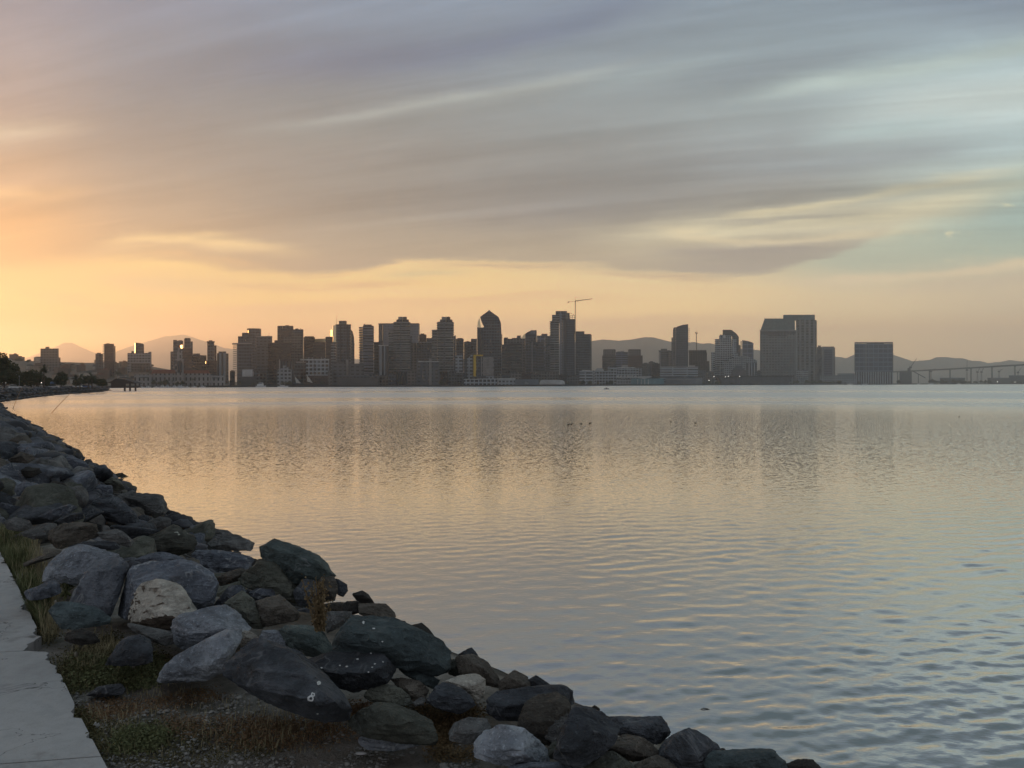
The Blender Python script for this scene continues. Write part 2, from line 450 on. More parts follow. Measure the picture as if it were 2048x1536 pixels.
# ---------------------------------------------------------------- air
hz = bpy.data.materials.new('haze_air'); hz.use_nodes = True; X.nt = hz.node_tree; hz.node_tree.nodes.clear()
pv = hz.node_tree.nodes.new('ShaderNodeVolumePrincipled')
pv.inputs['Color'].default_value = (.975, .955, .93, 1); pv.inputs['Density'].default_value = HAZE = .95e-4
pv.inputs['Anisotropy'].default_value = .66
out(X(pv.outputs[0]), vol=True)
b = MB(); b.prism([(-14000, -60), (14000, -60), (14000, 1120), (-14000, 1120)], (0, -900, 0), (1, 0, 0), (0, 1, 0), 17500)
o = b.build('haze', hz); tag(o, kind='stuff', label='thin warm haze filling the air over the bay'); o.display_type = 'WIRE'

# ---------------------------------------------------------------- shoreline of the near bank (water's edge, world metres)
def wl(px, py): 
    p = atz(px, py, 0.0); return (p.x, p.y)
SHORE = [(60, -64), (22, -13), (11.5, -1.0), (6.6, 5.0)] + [wl(*q) for q in (
    (1650, 1550), (1340, 1452), (1000, 1372), (790, 1245), (690, 1178), (600, 1108), (450, 1052), (335, 985), (235, 930),
    (115, 868), (45, 828), (12, 812))]
SHORE += [wl(*q) for q in ((0, 806), (12, 803.5), (40, 800), (92, 793), (150, 787.5), (200, 784.5))]
SHORE += [(-283, 560), (-300, 592), (-345, 620), (-460, 640), (-800, 660)]
def resample(P, step):
    P = [Vector((x, y, 0)) for x, y in P]
    # Catmull-Rom smoothing
    Q = []
    for i in range(len(P) - 1):
        p0 = P[max(0, i - 1)]; p1 = P[i]; p2 = P[i + 1]; p3 = P[min(len(P) - 1, i + 2)]
        n = max(2, int((p2 - p1).length / step))
        for k in range(n):
            t = k / n
            Q.append(.5 * ((2 * p1) + (p2 - p0) * t + (2 * p0 - 5 * p1 + 4 * p2 - p3) * t * t + (3 * p1 - p0 - 3 * p2 + p3) * t ** 3))
    Q.append(P[-1]); return Q
SH = resample(SHORE, .8)
SHA = np.array([(p.x, p.y) for p in SH])
SEG_A = SHA[:-1]; SEG_D = SHA[1:] - SHA[:-1]; SEG_L = (SEG_D ** 2).sum(1)
def inland(x, y):
    """signed distance from the water's edge, positive on land"""
    p = np.array((x, y)) - SEG_A
    t = np.clip((p * SEG_D).sum(1) / SEG_L, 0, 1)
    q = p - SEG_D * t[:, None]
    d2 = (q ** 2).sum(1); i = int(d2.argmin())
    side = SEG_D[i][0] * q[i][1] - SEG_D[i][1] * q[i][0]
    return math.sqrt(d2[i]) * (1 if side > 0 else -1)
TOP = 2.68
def bank_z(s):
    if s < 1.5: return max(-2.0, (s - 1.5) * .55)
    if s < 5.3: return TOP * .98 * ((s - 1.5) / 3.8) ** .85
    return TOP
def ground_z(x, y):
    s = inland(x, y)
    z = bank_z(s)
    return z - .02 + (.03 * mnoise.noise((x * .9, y * .9, 0)) + .02 * mnoise.noise((x * 4, y * 4, 2))) * (1 if s < 7.4 else .25)
def hit_ground(px, py, lift=0.0):
    """where the sight line through a pixel meets the bank"""
    r = ray(px, py); t = 1.5; step = .05
    while t < 900:
        p = Vector((0, 0, H)) + r * t
        if p.z <= bank_z(inland(p.x, p.y)) + lift: return p
        t += max(.04, t * .006)
    return Vector((0, 0, H)) + r * 900

# bank: dirt shelf and the slope under the stones
m = new_mat('bank_dirt'); p = texco('Object')
n1 = noise(p, .9, 5, .6); n2 = noise(p, 7.0, 5, .65); n3 = noise(p, 60.0, 3, .7)
c = ramp(n2, [(.28, (.12, .112, .096)), (.5, (.23, .215, .19)), (.72, (.34, .326, .297))])
red = ramp(n2, [(.3, (.040, .020, .012)), (.7, (.105, .045, .022))])
c = mix(n1.smooth(.52, .66) * .45, c, red)
moss = noise(comb(*[q for q in sep(p)]), 1.7, 4, .6).smooth(.58, .70)
c = mix(moss * .6, c, (.030, .036, .014))
c = mix(n3.smooth(.60, .72) * .75, c, (.17, .16, .145))
c = mix(n3.smooth(.40, .30) * .6, c, (.02, .018, .016))
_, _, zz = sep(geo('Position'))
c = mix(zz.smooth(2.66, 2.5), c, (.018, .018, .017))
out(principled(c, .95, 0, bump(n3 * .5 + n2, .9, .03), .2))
M_BANK = m
vs, fs = [], []
offs = [-9, -4, -1.2, -.3, 0, .4, .9, 1.4, 2.0, 2.6, 3.2, 3.8, 4.4, 4.9, 5.2, 5.5, 5.8, 6.1, 6.5, 7, 7.5, 8, 9, 11, 14, 20, 40, 90, 240]
nrm = []
for i, q in enumerate(SH):
    t = (SH[min(i + 3, len(SH) - 1)] - SH[max(i - 3, 0)]).normalized()
    nrm.append(Vector((-t.y, t.x, 0)))
for q, n in zip(SH, nrm):
    for s in offs:
        v = q + n * s
        far = v.length > 60
        z = bank_z(s) if far or s > 30 else bank_z(s) - .02 + (.03 * mnoise.noise((v.x * .9, v.y * .9, 0)) + .02 * mnoise.noise((v.x * 4, v.y * 4, 2))) * (1 if s < 7.4 else .25)
        if s > 200: z = 2.4
        vs.append((v.x, v.y, z))
K = len(offs)
for i in range(len(SH) - 1):
    for j in range(K - 1):
        a0 = i * K + j
        fs.append((a0, a0 + K, a0 + K + 1, a0 + 1))
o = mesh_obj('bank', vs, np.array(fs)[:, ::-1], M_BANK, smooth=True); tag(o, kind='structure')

# ---------------------------------------------------------------- concrete path: slabs with joints and a ragged, overgrown edge
m = new_mat('path_concrete'); p = texco('Object')
n1 = noise(p, .8, 4, .6); n2 = noise(p, 14.0, 5, .7); n3 = noise(p, 120.0, 2, .6)
c = ramp(n1, [(.25, (.33, .335, .335)), (.75, (.50, .50, .495))])
c = mix(n2.smooth(.35, .75) * .25, c, (.17, .165, .16))
c = mix(n3.smooth(.62, .75) * .35, c, (.11, .11, .105))
c = mix(noise(p, 2.3, 5, .7).smooth(.54, .70) * .55, c, (.17, .165, .155))
c = mix(X.m('ABSOLUTE', noise(p, 1.1, 5, .65, dist=1.0) - .5).smooth(.006, .0) * .7, c, (.05, .05, .048))
c = mix(noise(p, 5.5, 3, .6).smooth(.68, .74) * .6, c, (.10, .095, .085))
out(principled(c, .9, 0, bump(n3 + n2, .35, .008), .3))
M_PATH = m
ED = [Vector((4.6, -5.0, 0)), Vector((.80, .02, 0)), Vector((-1.0, 2.42, 0))]
for px, py in ((215, 1536), (165, 1440), (120, 1345), (66, 1240), (30, 1160), (0, 1103)):
    q = atz(px, py, TOP + .05); ED.append(Vector((q.x, q.y, 0)))
for i, (q, n) in enumerate(zip(SH, nrm)):
    v = q + n * 10.0
    if v.y > ED[-1].y + 1.2 and v.x < ED[-1].x - .8 and (v - ED[-1]).length > 2.0 and q.length < 260: ED.append(v)
def poly_at(P, s):
    for a_, b_ in zip(P, P[1:]):
        l = (b_ - a_).length
        if s <= l: return a_.lerp(b_, s / l), (b_ - a_).normalized()
        s -= l
    return P[-1], (P[-1] - P[-2]).normalized()
s0 = 0.0; L = sum((b_ - a_).length for a_, b_ in zip(ED, ED[1:]))
pm = MB(); k = 0
JX = Vector((.985, .17, 0))
rnd = random.Random(3)
while s0 < min(L - 2, 150):
    s1 = s0 + 1.75
    n = 44 if s0 < 22 else 3
    right = []
    for i in range(n + 1):
        s = s0 + .006 + (s1 - s0 - .012) * i / n
        q, t = poly_at(ED, s)
        nr = Vector((t.y, -t.x, 0))
        j = 0 if s0 > 22 else (max(0, mnoise.noise((s * 1.1, 0, 5)) * .11 + mnoise.noise((s * 5.0, 0, 5)) * .07 + mnoise.noise((s * 17, 3, 5)) * .06))
        right.append(q - nr * (j + .0))
    left = [q + Vector((-3.3 * JX.x, -3.3 * JX.y, 0)) if s0 < 14 else q + Vector((-poly_at(ED, s0)[1].y * 3, poly_at(ED, s0)[1].x * 3, 0)) for q in right]
    zt = TOP + .050 + rnd.uniform(-.002, .002); zb = TOP - .12
    R_ = [Vector((q.x, q.y, zt)) for q in right]; L_ = [Vector((q.x, q.y, zt)) for q in left]
    Rb = [Vector((q.x, q.y, zb)) for q in right]; Lb = [Vector((q.x, q.y, zb)) for q in left]
    for i in range(n):
        pm.quad([R_[i], R_[i + 1], L_[i + 1], L_[i]])
        pm.quad([Rb[i], Rb[i + 1], R_[i + 1], R_[i]])
    pm.quad([Lb[0], Rb[0], R_[0], L_[0]]); pm.quad([Rb[n], Lb[n], L_[n], R_[n]])
    s0 = s1
o = pm.build('path', M_PATH); tag(o, kind='structure')

# ---------------------------------------------------------------- water
m = new_mat('bay_water'); pos = geo('Position'); wx, wy, wz = sep(pos)
dist = X.m('SQRT', wx * wx + wy * wy)
# ruffled and calm patches drawn out across the bay
pat = noise(comb(wx * .0016, wy * .011, 0.0), 1.0, 3, .55)
pat2 = noise(comb(wx * .012, wy * .06, 2.0), 1.0, 3, .5)
def rng(a0, a1, w): return dist.smooth(a0 - w, a0 + w) * dist.smooth(a1 + w, a1 - w)
ruf = ((pat - .5) * 2.2 + .35).clamp() * dist.smooth(60, 160)
ruf = (ruf + rng(172, 205, 14) * .8 * wx.smooth(-110, -40) + rng(262, 420, 20) * .5 * wx.smooth(-160, -60) + rng(520, 3000, 60) * .4).clamp()
ruf = (ruf - rng(430, 470, 18) * .8 * wx.smooth(60, -60) - rng(216, 250, 12) * .7 * wx.smooth(60, -20)).clamp()
amp = (ruf * .60 + .62)
q = comb(wx * .55, wy * 1.0, 0.0)
s1_ = noise(q, 3.2, 4, .6); s2_ = noise(q, 12.0, 3, .6)
near = dist.smooth(70, 18)
bn = bump(s1_ * .012 * (pat2 * 1.4 + .2) + s2_ * .0042, .75, 1.0)
# beyond the reach of the modelled ripples: random facets
fc = noise(comb(wx * 1.6, wy * 1.0, 1.0), 4.0, 4, .75, col=True)
fx, fy, fz = sep(fc)
farw = dist.smooth(14, 75)
ax_ = (fx - .5) * .22 * amp * farw; ay_ = (fy - .5) * 1.7 * amp * farw
vadd = X.nt.nodes.new('ShaderNodeVectorMath'); vadd.operation = 'ADD'
X.nt.links.new(bn.s, vadd.inputs[0]); X.nt.links.new(comb(ax_, ay_, 0.0).s, vadd.inputs[1])
vn = X.nt.nodes.new('ShaderNodeVectorMath'); vn.operation = 'NORMALIZE'; X.nt.links.new(vadd.outputs[0], vn.inputs[0])
wn = X(vn.outputs[0])
fr = X.nt.nodes.new('ShaderNodeFresnel'); fr.inputs['IOR'].default_value = 1.34; X.nt.links.new(wn.s, fr.inputs['Normal'])
k = X(fr.outputs[0]) ** .26
gl = X.nt.nodes.new('ShaderNodeBsdfGlossy'); gl.inputs['Color'].default_value = (.93, .945, .95, 1)
X.nt.links.new(wn.s, gl.inputs['Normal'])
X.nt.links.new((dist.smooth(20, 260) * .26 * amp + .03).s, gl.inputs['Roughness'])
df = X.nt.nodes.new('ShaderNodeBsdfDiffuse'); df.inputs['Color'].default_value = (.035, .045, .05, 1)
ms = X.nt.nodes.new('ShaderNodeMixShader'); X.nt.links.new(k.s, ms.inputs[0])
X.nt.links.new(df.outputs[0], ms.inputs[1]); X.nt.links.new(gl.outputs[0], ms.inputs[2])
out(X(ms.outputs[0]))
M_WATER = m
# ripples: many small wave trains on a fan of faces that grow with distance
NR, NC = 640, 760
r_ = 6.5 * np.exp(np.linspace(0, math.log(330 / 6.5), NR))
az = np.radians(np.linspace(-44, 47, NC))
Rg, Ag = np.meshgrid(r_, az, indexing='ij')
XX = Rg * np.sin(Ag); YY = Rg * np.cos(Ag); ZZ = np.zeros_like(XX)
sp = Rg * .0062 + .01
rg = np.random.RandomState(11)
def lowfreq(X_, Y_, s, seed):
    r2 = np.random.RandomState(seed); o_ = np.zeros_like(X_)
    for _ in range(7):
        t = r2.uniform(0, 2 * math.pi); k_ = r2.uniform(.5, 1.6) / s; o_ += np.sin(X_ * k_ * math.cos(t) * .45 + Y_ * k_ * math.sin(t) + r2.uniform(0, 6.28))
    return o_ / 7 ** .5
A1 = np.clip(1.0 + .55 * lowfreq(XX, YY, 4.0, 1), .15, 2.2)
A2 = np.clip(1.0 + .6 * lowfreq(XX, YY, 2.2, 2), .05, 2.6)
rightw = np.clip((np.degrees(Ag) + 12) / 30, .40, .92)
for i in range(150):
    lam = math.exp(rg.uniform(math.log(.09), math.log(.85)))
    # crests run mostly across the view, tilting down to the right
    th_ = rg.normal(math.radians(96), math.radians(20 if lam > .4 else 33))
    sl_ = .0118 * (.85 if lam > .4 else 1.2) * rg.uniform(.5, 1.4)
    A_ = sl_ * lam / (2 * math.pi)
    kk = 2 * math.pi / lam
    vis = np.clip((lam / sp - 1.3) / 1.6, 0, 1)
    ph = rg.uniform(0, 6.28)
    a0 = kk * (XX * math.cos(th_) + YY * math.sin(th_)) + ph
    w_ = np.sin(a0) + .25 * np.sin(2 * a0 + .6)
    ZZ += A_ * w_ * vis * (A1 if lam > .5 else A2) * rightw
edge_t = np.clip((330 - Rg) / 80, 0, 1) * np.clip((np.radians(47) - Ag) / .03, 0, 1) * np.clip((Ag + np.radians(44)) / .03, 0, 1) * np.clip((Rg - 6.5) / .5, 0, 1)
ZZ *= edge_t
Vw = np.stack([XX, YY, ZZ], -1).reshape(-1, 3)
idx = np.arange(NR * NC).reshape(NR, NC)
Fw = np.stack([idx[:-1, :-1], idx[:-1, 1:], idx[1:, 1:], idx[1:, :-1]], -1).reshape(-1, 4)
# plain sheets round the fan, out to the horizon
ex = []; base = len(Vw); extra = []
def addq(*pts):
    i = base + len(extra); extra.extend([(x, y, 0.0) for x, y in pts]); ex.append((i + 3, i + 2, i + 1, i))
ring = lambda rr, t: (rr * math.sin(t), rr * math.cos(t))
tt = np.radians(np.linspace(-44, 47, 40))
for t0, t1 in zip(tt, tt[1:]): addq(ring(330, t1), ring(330, t0), ring(13500, t0), ring(13500, t1))
for t0, t1 in zip(tt, tt[1:]): addq(ring(.01, t1), ring(.01, t0), ring(6.5, t0), ring(6.5, t1))
t2 = np.radians(np.linspace(47, 316, 40))
for t0, t1 in zip(t2, t2[1:]): addq(ring(.01, t1), ring(.01, t0), ring(3000, t0), ring(3000, t1))
Va = np.concatenate([Vw, np.array(extra)]); Fa = np.concatenate([Fw, np.array(ex)])
o = mesh_obj('water', Va, Fa, M_WATER, smooth=True); tag(o, kind='structure')
# ---------------------------------------------------------------- facade materials
def facade(name, wall, glass=(.02, .024, .03), fh=4.4, bw=4.0, vf=.55, hf=.7, gr=.18, rough=.8, blind=.25, gmetal=0.0, v0=.2, slab=None):
    m = new_mat(name)
    wall = tuple(min(.6, c * k_) for c, k_ in zip(wall, (.66, .75, .86))); glass = tuple(c * .4 for c in glass); fh *= 1.3; bw *= 1.3
    u, v, _ = sep(texco('UV'))
    cu = X.m('FLOOR', u / bw); cv = X.m('FLOOR', v / fh)
    fu = u / bw - cu; fv = v / fh - cv
    mk = X.m('GREATER_THAN', fv, v0 * (1 if vf < 1 else 0) - .001) * X.m('LESS_THAN', fv, (v0 if vf < 1 else 0) + vf)
    if hf < 1: mk = mk * X.m('LESS_THAN', fu, hf)
    mk = mk * X.m('GREATER_THAN', u, -500.0)
    wn_ = X.nt.nodes.new('ShaderNodeTexWhiteNoise'); wn_.noise_dimensions = '2D'
    X.nt.links.new(comb(cu, cv, 0.0).s, wn_.inputs['Vector'])
    r = X(wn_.outputs['Value'])
    p = texco('Object')
    wv_ = noise(p, .05, 4, .6)
    lo = tuple(c * .82 for c in wall); hi2 = tuple(min(1, c * 1.15) for c in wall)
    wc = ramp(wv_, [(.3, lo), (.7, hi2)])
    gc = mix(X.m('LESS_THAN', r, blind) * .8, mix(r, tuple(c * .6 for c in glass), tuple(c * 1.5 for c in glass)), tuple(.35 * w + .03 for w in wall))
    if slab is not None:
        wc = mix(X.m('LESS_THAN', fv, .16), wc, slab)
    c = mix(mk, wc, gc)
    rg_ = mk * (gr - rough) + rough
    out(principled(c, rg_, mk * gmetal if gmetal else 0.0, None, .5))
    return m
FM = {
 'dark_glass': facade('facade_dark_glass', (.085, .094, .105), (.03, .036, .045), 5.0, 4.0, .6, .8, .15),
 'blue_glass': facade('facade_blue_glass', (.07, .085, .11), (.035, .05, .075), 4.2, 4.0, .72, .86, .12, blind=.1),
 'brown': facade('facade_brown_stone', (.075, .052, .042), (.02, .018, .018), 5.0, 4.0, .5, .7),
 'brown_band': facade('facade_brown_banded', (.12, .10, .08), (.018, .018, .02), 5.0, 6.0, .5, 1.0),
 'red_brown': facade('facade_red_brown', (.11, .06, .045), (.022, .02, .02), 4.2, 3.0, .45, .55),
 'beige_grid': facade('facade_beige_grid', (.16, .135, .11), (.03, .03, .03), 4.6, 4.4, .55, .6),
 'grey_grid': facade('facade_grey_grid', (.13, .13, .125), (.03, .033, .036), 4.4, 4.2, .55, .62),
 'grey_plain': facade('facade_grey_plain', (.12, .12, .118), (.05, .05, .052), 5.0, 7.0, .35, .55),
 'slate': facade('facade_slate', (.10, .11, .118), (.03, .034, .04), 4.8, 4.4, .5, .72),
 'warm_grey': facade('facade_warm_grey', (.20, .165, .135), (.07, .06, .055), 4.4, 5.0, .5, .6),
 'pale': facade('facade_pale', (.34, .33, .31), (.05, .052, .055), 4.6, 5.0, .5, .6),
 'white_grid': facade('facade_white_grid', (.44, .43, .41), (.025, .026, .028), 5.2, 5.4, .6, .72, blind=.05),
 'white_band': facade('facade_white_banded', (.42, .42, .41), (.03, .033, .036), 5.0, 30.0, .48, .93),
 'balcony': facade('facade_balcony_tower', (.13, .135, .13), (.02, .024, .026), 4.5, 8.0, .62, .86, .15, slab=(.34, .35, .34)),
 'balcony_blue': facade('facade_blue_balcony', (.06, .07, .085), (.022, .03, .04), 5.0, 14.0, .6, .9, .15, slab=(.24, .27, .31)),
 'columns': facade('facade_columns', (.33, .32, .31), (.02, .022, .025), 40.0, 6.5, 1.0, .45, blind=0),
 'dark_columns': facade('facade_dark_columns', (.085, .085, .085), (.02, .02, .022), 40.0, 4.0, 1.0, .5, blind=0),
 'pale_panel': facade('facade_pale_panel', (.22, .225, .24), (.17, .175, .19), 5.0, 5.0, .4, .5, .5),
 'hotel': facade('facade_hotel', (.19, .185, .172), (.02, .022, .025), 7.6, 8.2, .45, .48, blind=.35),
 'hotel_tall': facade('facade_hotel_tall_bays', (.19, .185, .17), (.03, .034, .038), 7.6, 13.0, .8, .55, blind=.25),
 'concrete_frame': facade('facade_unfinished_frame', (.10, .075, .06), (.015, .013, .012), 5.0, 6.0, .7, .75, .9, blind=.1),
 'blue_bands': facade('facade_blue_bands', (.13, .155, .21), (.045, .06, .09), 5.2, 40.0, .55, .97, .15, blind=0),
 'navy': facade('facade_navy_glass', (.17, .20, .25), (.075, .11, .17), 12.0, 13.0, .84, .88, .12, blind=.1),
 'cream': facade('facade_cream', (.36, .30, .25), (.05, .04, .038), 6.5, 5.0, .6, .35, blind=.1),
 'screen': facade('facade_white_screen', (.38, .39, .40), (.06, .065, .07), 4.0, 3.4, .5, .5, blind=0),
}
MP = lambda n, c, **k: mat_plain(n, c, **k)
M_ROOFD = MP('roof_dark', (.045, .045, .047), scale=.1)
M_ROOFL = MP('roof_light', (.36, .37, .37), scale=.1)
M_TILE = MP('roof_red_tile', (.20, .07, .045), scale=.3)
M_COPPER = MP('roof_blue_green', (.085, .13, .14), scale=.1)
M_CONC = MP('concrete_pale', (.26, .25, .24), scale=.1)
M_CONCD = MP('concrete_dark', (.07, .07, .072), scale=.1)
M_WHITE = MP('white_panel', (.42, .43, .43), scale=.1)
M_YEL = MP('yellow_panel', (.50, .33, .03), scale=.1)
M_TEAL = MP('teal_panel', (.10, .19, .22), scale=.1)
M_SHED = MP('blue_grey_shed', (.13, .15, .17), scale=.05)
M_STEEL = MP('steel_dark', (.05, .05, .055), scale=1, metal=.3, rough=.5)
M_CRANE = MP('crane_paint', (.07, .045, .025), scale=1)
M_SLABC = MP('balcony_concrete', (.22, .235, .235), scale=.1)
M_SLABB = MP('balcony_concrete_blue', (.20, .22, .26), scale=.1)
m = new_mat('gold_sun_glint'); out(principled((.95, .78, .50), .36, 1.0)); M_GLINT = m  # gold of the low sun's glint is put into the colour of these panes
m = new_mat('lamp_lit'); out(principled((.8, .8, .8), .5, emit=(1, .95, .85), estr=3.0)); M_LAMP = m
FM.update(roofd=M_ROOFD, roofl=M_ROOFL, tile=M_TILE, copper=M_COPPER, conc=M_CONC, concd=M_CONCD, white=M_WHITE, yellow=M_YEL,
          teal=M_TEAL, shed=M_SHED, steel=M_STEEL, glint=M_GLINT)

GZ = 3.0
SD = [(-600, 900), (240, 1038), (500, 1245), (750, 1290), (1000, 1370), (1200, 1712), (1500, 2283), (1850, 3113), (2048, 3260), (2700, 3500)]
def shore_d(px): return float(np.interp(px, [q[0] for q in SD], [q[1] for q in SD]))
def zat(py, px, d): return at(px, py, d).z

# far land with its sea wall
vs = []; pxs = list(np.linspace(-600, 2700, 130))
for px in pxs:
    d_ = shore_d(px) + 3 * math.sin(px * .05)
    q = at(px, 768, d_); u_ = Vector((q.x, q.y, 0)).normalized()
    for (ex_, z) in ((0, -1.5), (0.3, 1.6), (0.6, GZ - .15), (9000, GZ - .15)):
        vs.append((q.x + u_.x * ex_, q.y + u_.y * ex_, z))
fs = []
for i in range(len(pxs) - 1):
    for j in range(3): fs.append((i * 4 + j, (i + 1) * 4 + j, (i + 1) * 4 + j + 1, i * 4 + j + 1))
M_LAND = MP('far_ground', (.022, .022, .022), scale=.02)
o = mesh_obj('far_shore', vs, fs, M_LAND); tag(o, kind='structure')

class B:
    """one building: a root and parts given by their edges in photo pixels at a real distance"""
    def __init__(s, name, label, x0, x1, off, cat='building', group=None, d=None):
        s.d = d or shore_d((x0 + x1) / 2) + off
        q = at((x0 + x1) / 2, 768, s.d)
        s.r = root(name, (q.x, q.y, GZ - .15), label, cat, group); s.x0 = x0; s.x1 = x1
    def part(s, name, mat, x0, x1, yt, yb=None, dep=26, dd=0.0, top=None, xm=None, side=None, parent=None):
        d_ = s.d + dd; b = MB(); mat_ = FM[mat] if isinstance(mat, str) else mat
        zb = GZ - .15 if yb is None else zat(yb, (x0 + x1) / 2, d_)
        if xm is not None:                        # two faces seen: near corner at xm
            c = at(xm, 768, d_); zt = zat(yt, xm, d_)
            wl_ = (xm - x0) / F * d_; wr_ = (x1 - xm) / F * d_
            if side == 'l': dl, dr = dep, max(2.0, wr_ * .25)
            else: dl, dr = max(2.0, wl_ * .25), dep
            a_ = at(x0, 768, d_ + dl); r_ = at(x1, 768, d_ + dr)
            P = [Vector((a_.x, a_.y, 0)), Vector((c.x, c.y, 0)), Vector((r_.x, r_.y, 0))]
            P.append(P[0] + P[2] - P[1])
            n = 4
            for i in range(n):
                p, q = P[i], P[(i + 1) % n]; l = (q - p).length
                b.quad([(p.x, p.y, zb), (q.x, q.y, zb), (q.x, q.y, zt), (p.x, p.y, zt)], [(0.3, zb), (l + .3, zb), (l + .3, zt), (.3, zt)])
            b.quad([(p.x, p.y, zt) for p in P], [(-900, -900)] * 4)
        elif mat == 'glint' and top is None:      # a pane turned toward the low sun
            R_ = at(x1, 768, d_); zt = zat(yt, x1, d_); R_ = Vector((R_.x, R_.y, 0)); rv = ray(x0, 768); rv = Vector((rv.x, rv.y, 0))
            nv_ = (Vector((tosun.x, tosun.y, 0)).normalized() - R_.normalized()).normalized()
            nv_ = (nv_ + Vector((0, -1, 0)) * .06).normalized()
            kk = R_.dot(nv_) / rv.dot(nv_); L_ = rv * kk
            if not (0 < kk < d_ + 40): L_ = R_ + Vector((-(x1 - x0) / F * d_, dep, 0))
            bk = Vector((0, 1.5, 0)); P = [L_, R_, R_ + bk, L_ + bk]
            for i in range(4):
                p, q = P[i], P[(i + 1) % 4]
                b.quad([(p.x, p.y, zb), (q.x, q.y, zb), (q.x, q.y, zt), (p.x, p.y, zt)])
            b.quad([(p.x, p.y, zt) for p in P])
        else:
            o_ = at((x0 + x1) / 2, 768, d_); o_ = Vector((o_.x, o_.y, 0))
            vd = o_.normalized()
            if top is None:
                w = (x1 - x0) / F * d_ / 2; zt = zat(yt, (x0 + x1) / 2, d_)
                poly = [(-w, zb), (w, zb), (w, zt), (-w, zt)]
            else:
                poly = [((px - (x0 + x1) / 2) / F * d_, zat(py_, px, d_)) for px, py_ in top]
                if yb is None: poly = [(-(x1 - x0) / 2 / F * d_, zb), ((x1 - x0) / 2 / F * d_, zb)] + poly
            b.prism(poly, o_, (1, 0, 0), vd, dep)
        return b.build(name, mat_, parent or s.r)
    def rnd_(s, name, mat, x0, x1, yt, yb=None, dd=0.0, parent=None):
        d_ = s.d + dd; b = MB(); zb = GZ - .15 if yb is None else zat(yb, (x0 + x1) / 2, d_)
        c = at((x0 + x1) / 2, 768, d_); r_ = (x1 - x0) / 2 / F * d_
        b.cyl((c.x, c.y + r_, zb), r_, zat(yt, (x0 + x1) / 2, d_) - zb, 24)
        return b.build(name, FM[mat] if isinstance(mat, str) else mat, parent or s.r)
    def slabs(s, x0, x1, yt, yb, n, mat=None, dd=-1.6, dep=28, name='balcony_slab'):
        d_ = s.d + dd; me = None
        w = (x1 - x0) / F * d_ / 2; c = at((x0 + x1) / 2, 768, d_); vd = Vector((c.x, c.y, 0)).normalized()
        z0 = zat(yb, (x0 + x1) / 2, d_); z1 = zat(yt, (x0 + x1) / 2, d_)
        for i in range(n):
            z = z0 + (z1 - z0) * i / (n - 1)
            if me is None:
                b = MB(); b.prism([(-w, z), (w, z), (w, z + 1.1), (-w, z + 1.1)], (c.x, c.y, 0), (1, 0, 0), vd, dep)
                o_ = b.build(name, mat or M_SLABC, s.r); me = o_
            else:
                o_ = me.copy(); COL.objects.link(o_); o_.parent = s.r; o_.location = (0, 0, z - z0)
    def mast(s, name, px, y0, y1, r=.35, dd=8, mat=None):
        d_ = s.d + dd; b = MB(); b.tube(at(px, y1, d_), at(px, y0, d_), r, r * .5, 5)
        return b.build(name, mat or M_STEEL, s.r)
    def rail(s, name, x0, x1, y0, y1, mat, dd=0, dep=1.0):
        return s.part(name, mat, x0, x1, y0, y1, dep, dd)

# ---- left: hillside blocks
b = B('apartment_block', 'broad flat grey slab block with a small rooftop box, far left of the skyline', 81, 118, 760)
b.part('wall', 'warm_grey', 81, 117.5, 697, dep=22); b.part('penthouse', 'warm_grey', 91, 99, 693.5, 699, 8, 4); b.part('side_wing', 'grey_grid', 117.7, 121, 715, dep=20, dd=3)
b = B('apartment_tower', 'slim brown tower with pale balconies down its left edge on the left hillside', 205, 231, 620)
b.part('wall', 'red_brown', 208.5, 228, 687.5, dep=22); b.part('wing', 'warm_grey', 228.2, 231, 692, dep=18, dd=2); b.slabs(205.5, 210, 690, 738, 15, dep=14)
b.part('roof', 'roofd', 213, 219, 686.6, 688.2, 8, 3)
b = B('apartment_block', 'low grey block touching the left side of the slim brown tower', 190, 206, 640)
b.part('wall', 'grey_grid', 191, 206, 707.5, dep=22); b.part('penthouse', 'grey_plain', 194, 202, 705.5, 708, 8, 3)
b = B('hospital_block', 'pale stepped block crowned by a curved-top tower in front of the big left mountain', 255, 303, 700)
b.part('wall', 'pale', 255, 303, 706, dep=30); b.part('wall_tower', 'slate', 271, 288, 690, None, 18, 6, top=[(288, 689), (286, 687.4), (281, 686), (272, 685), (271, 685)])
b.part('glint_corner', 'glint', 269.2, 270.7, 685.5, 706, 3, 3); b.part('stair_core', 'grey_plain', 263, 268, 702, 707, 8, 4); b.part('penthouse', 'pale', 297, 303, 703.5, 707, 10, 3)
b.part('podium', 'warm_grey', 262, 300, 726, dep=14, dd=-16)
b = B('apartment_tower', 'slim grey tower with a notched top left of the brick tower behind the red-roofed hall', 341, 367, 520)
b.part('wall', 'slate', 346.5, 366.5, 681.5, dep=20); b.part('penthouse', 'roofd', 346.5, 354, 679.8, 682, 10, 2); b.part('wing', 'grey_grid', 341, 346.4, 703, dep=18, dd=1); b.part('roof', 'roofd', 357, 364, 680.5, 682, 8, 4)
b = B('apartment_tower', 'brick tower with a dark glass crown and a sunlit left corner above the red-roofed hall', 360, 386, 440)
b.part('wall', 'red_brown', 365.5, 384.5, 696, dep=22); b.part('wall_upper', 'dark_glass', 368.5, 381.5, 677, 697, 18, 3); b.part('shoulder', 'slate', 381.7, 385.6, 683, dep=16, dd=4)
b.part('glint_corner', 'glint', 360.5, 365.3, 689.5, 697, 6, 2); b.part('side_wing', 'balcony', 360.3, 365.3, 697.2, dep=20, dd=1); b.part('roof', 'roofd', 370, 380, 676, 678, 8, 6)
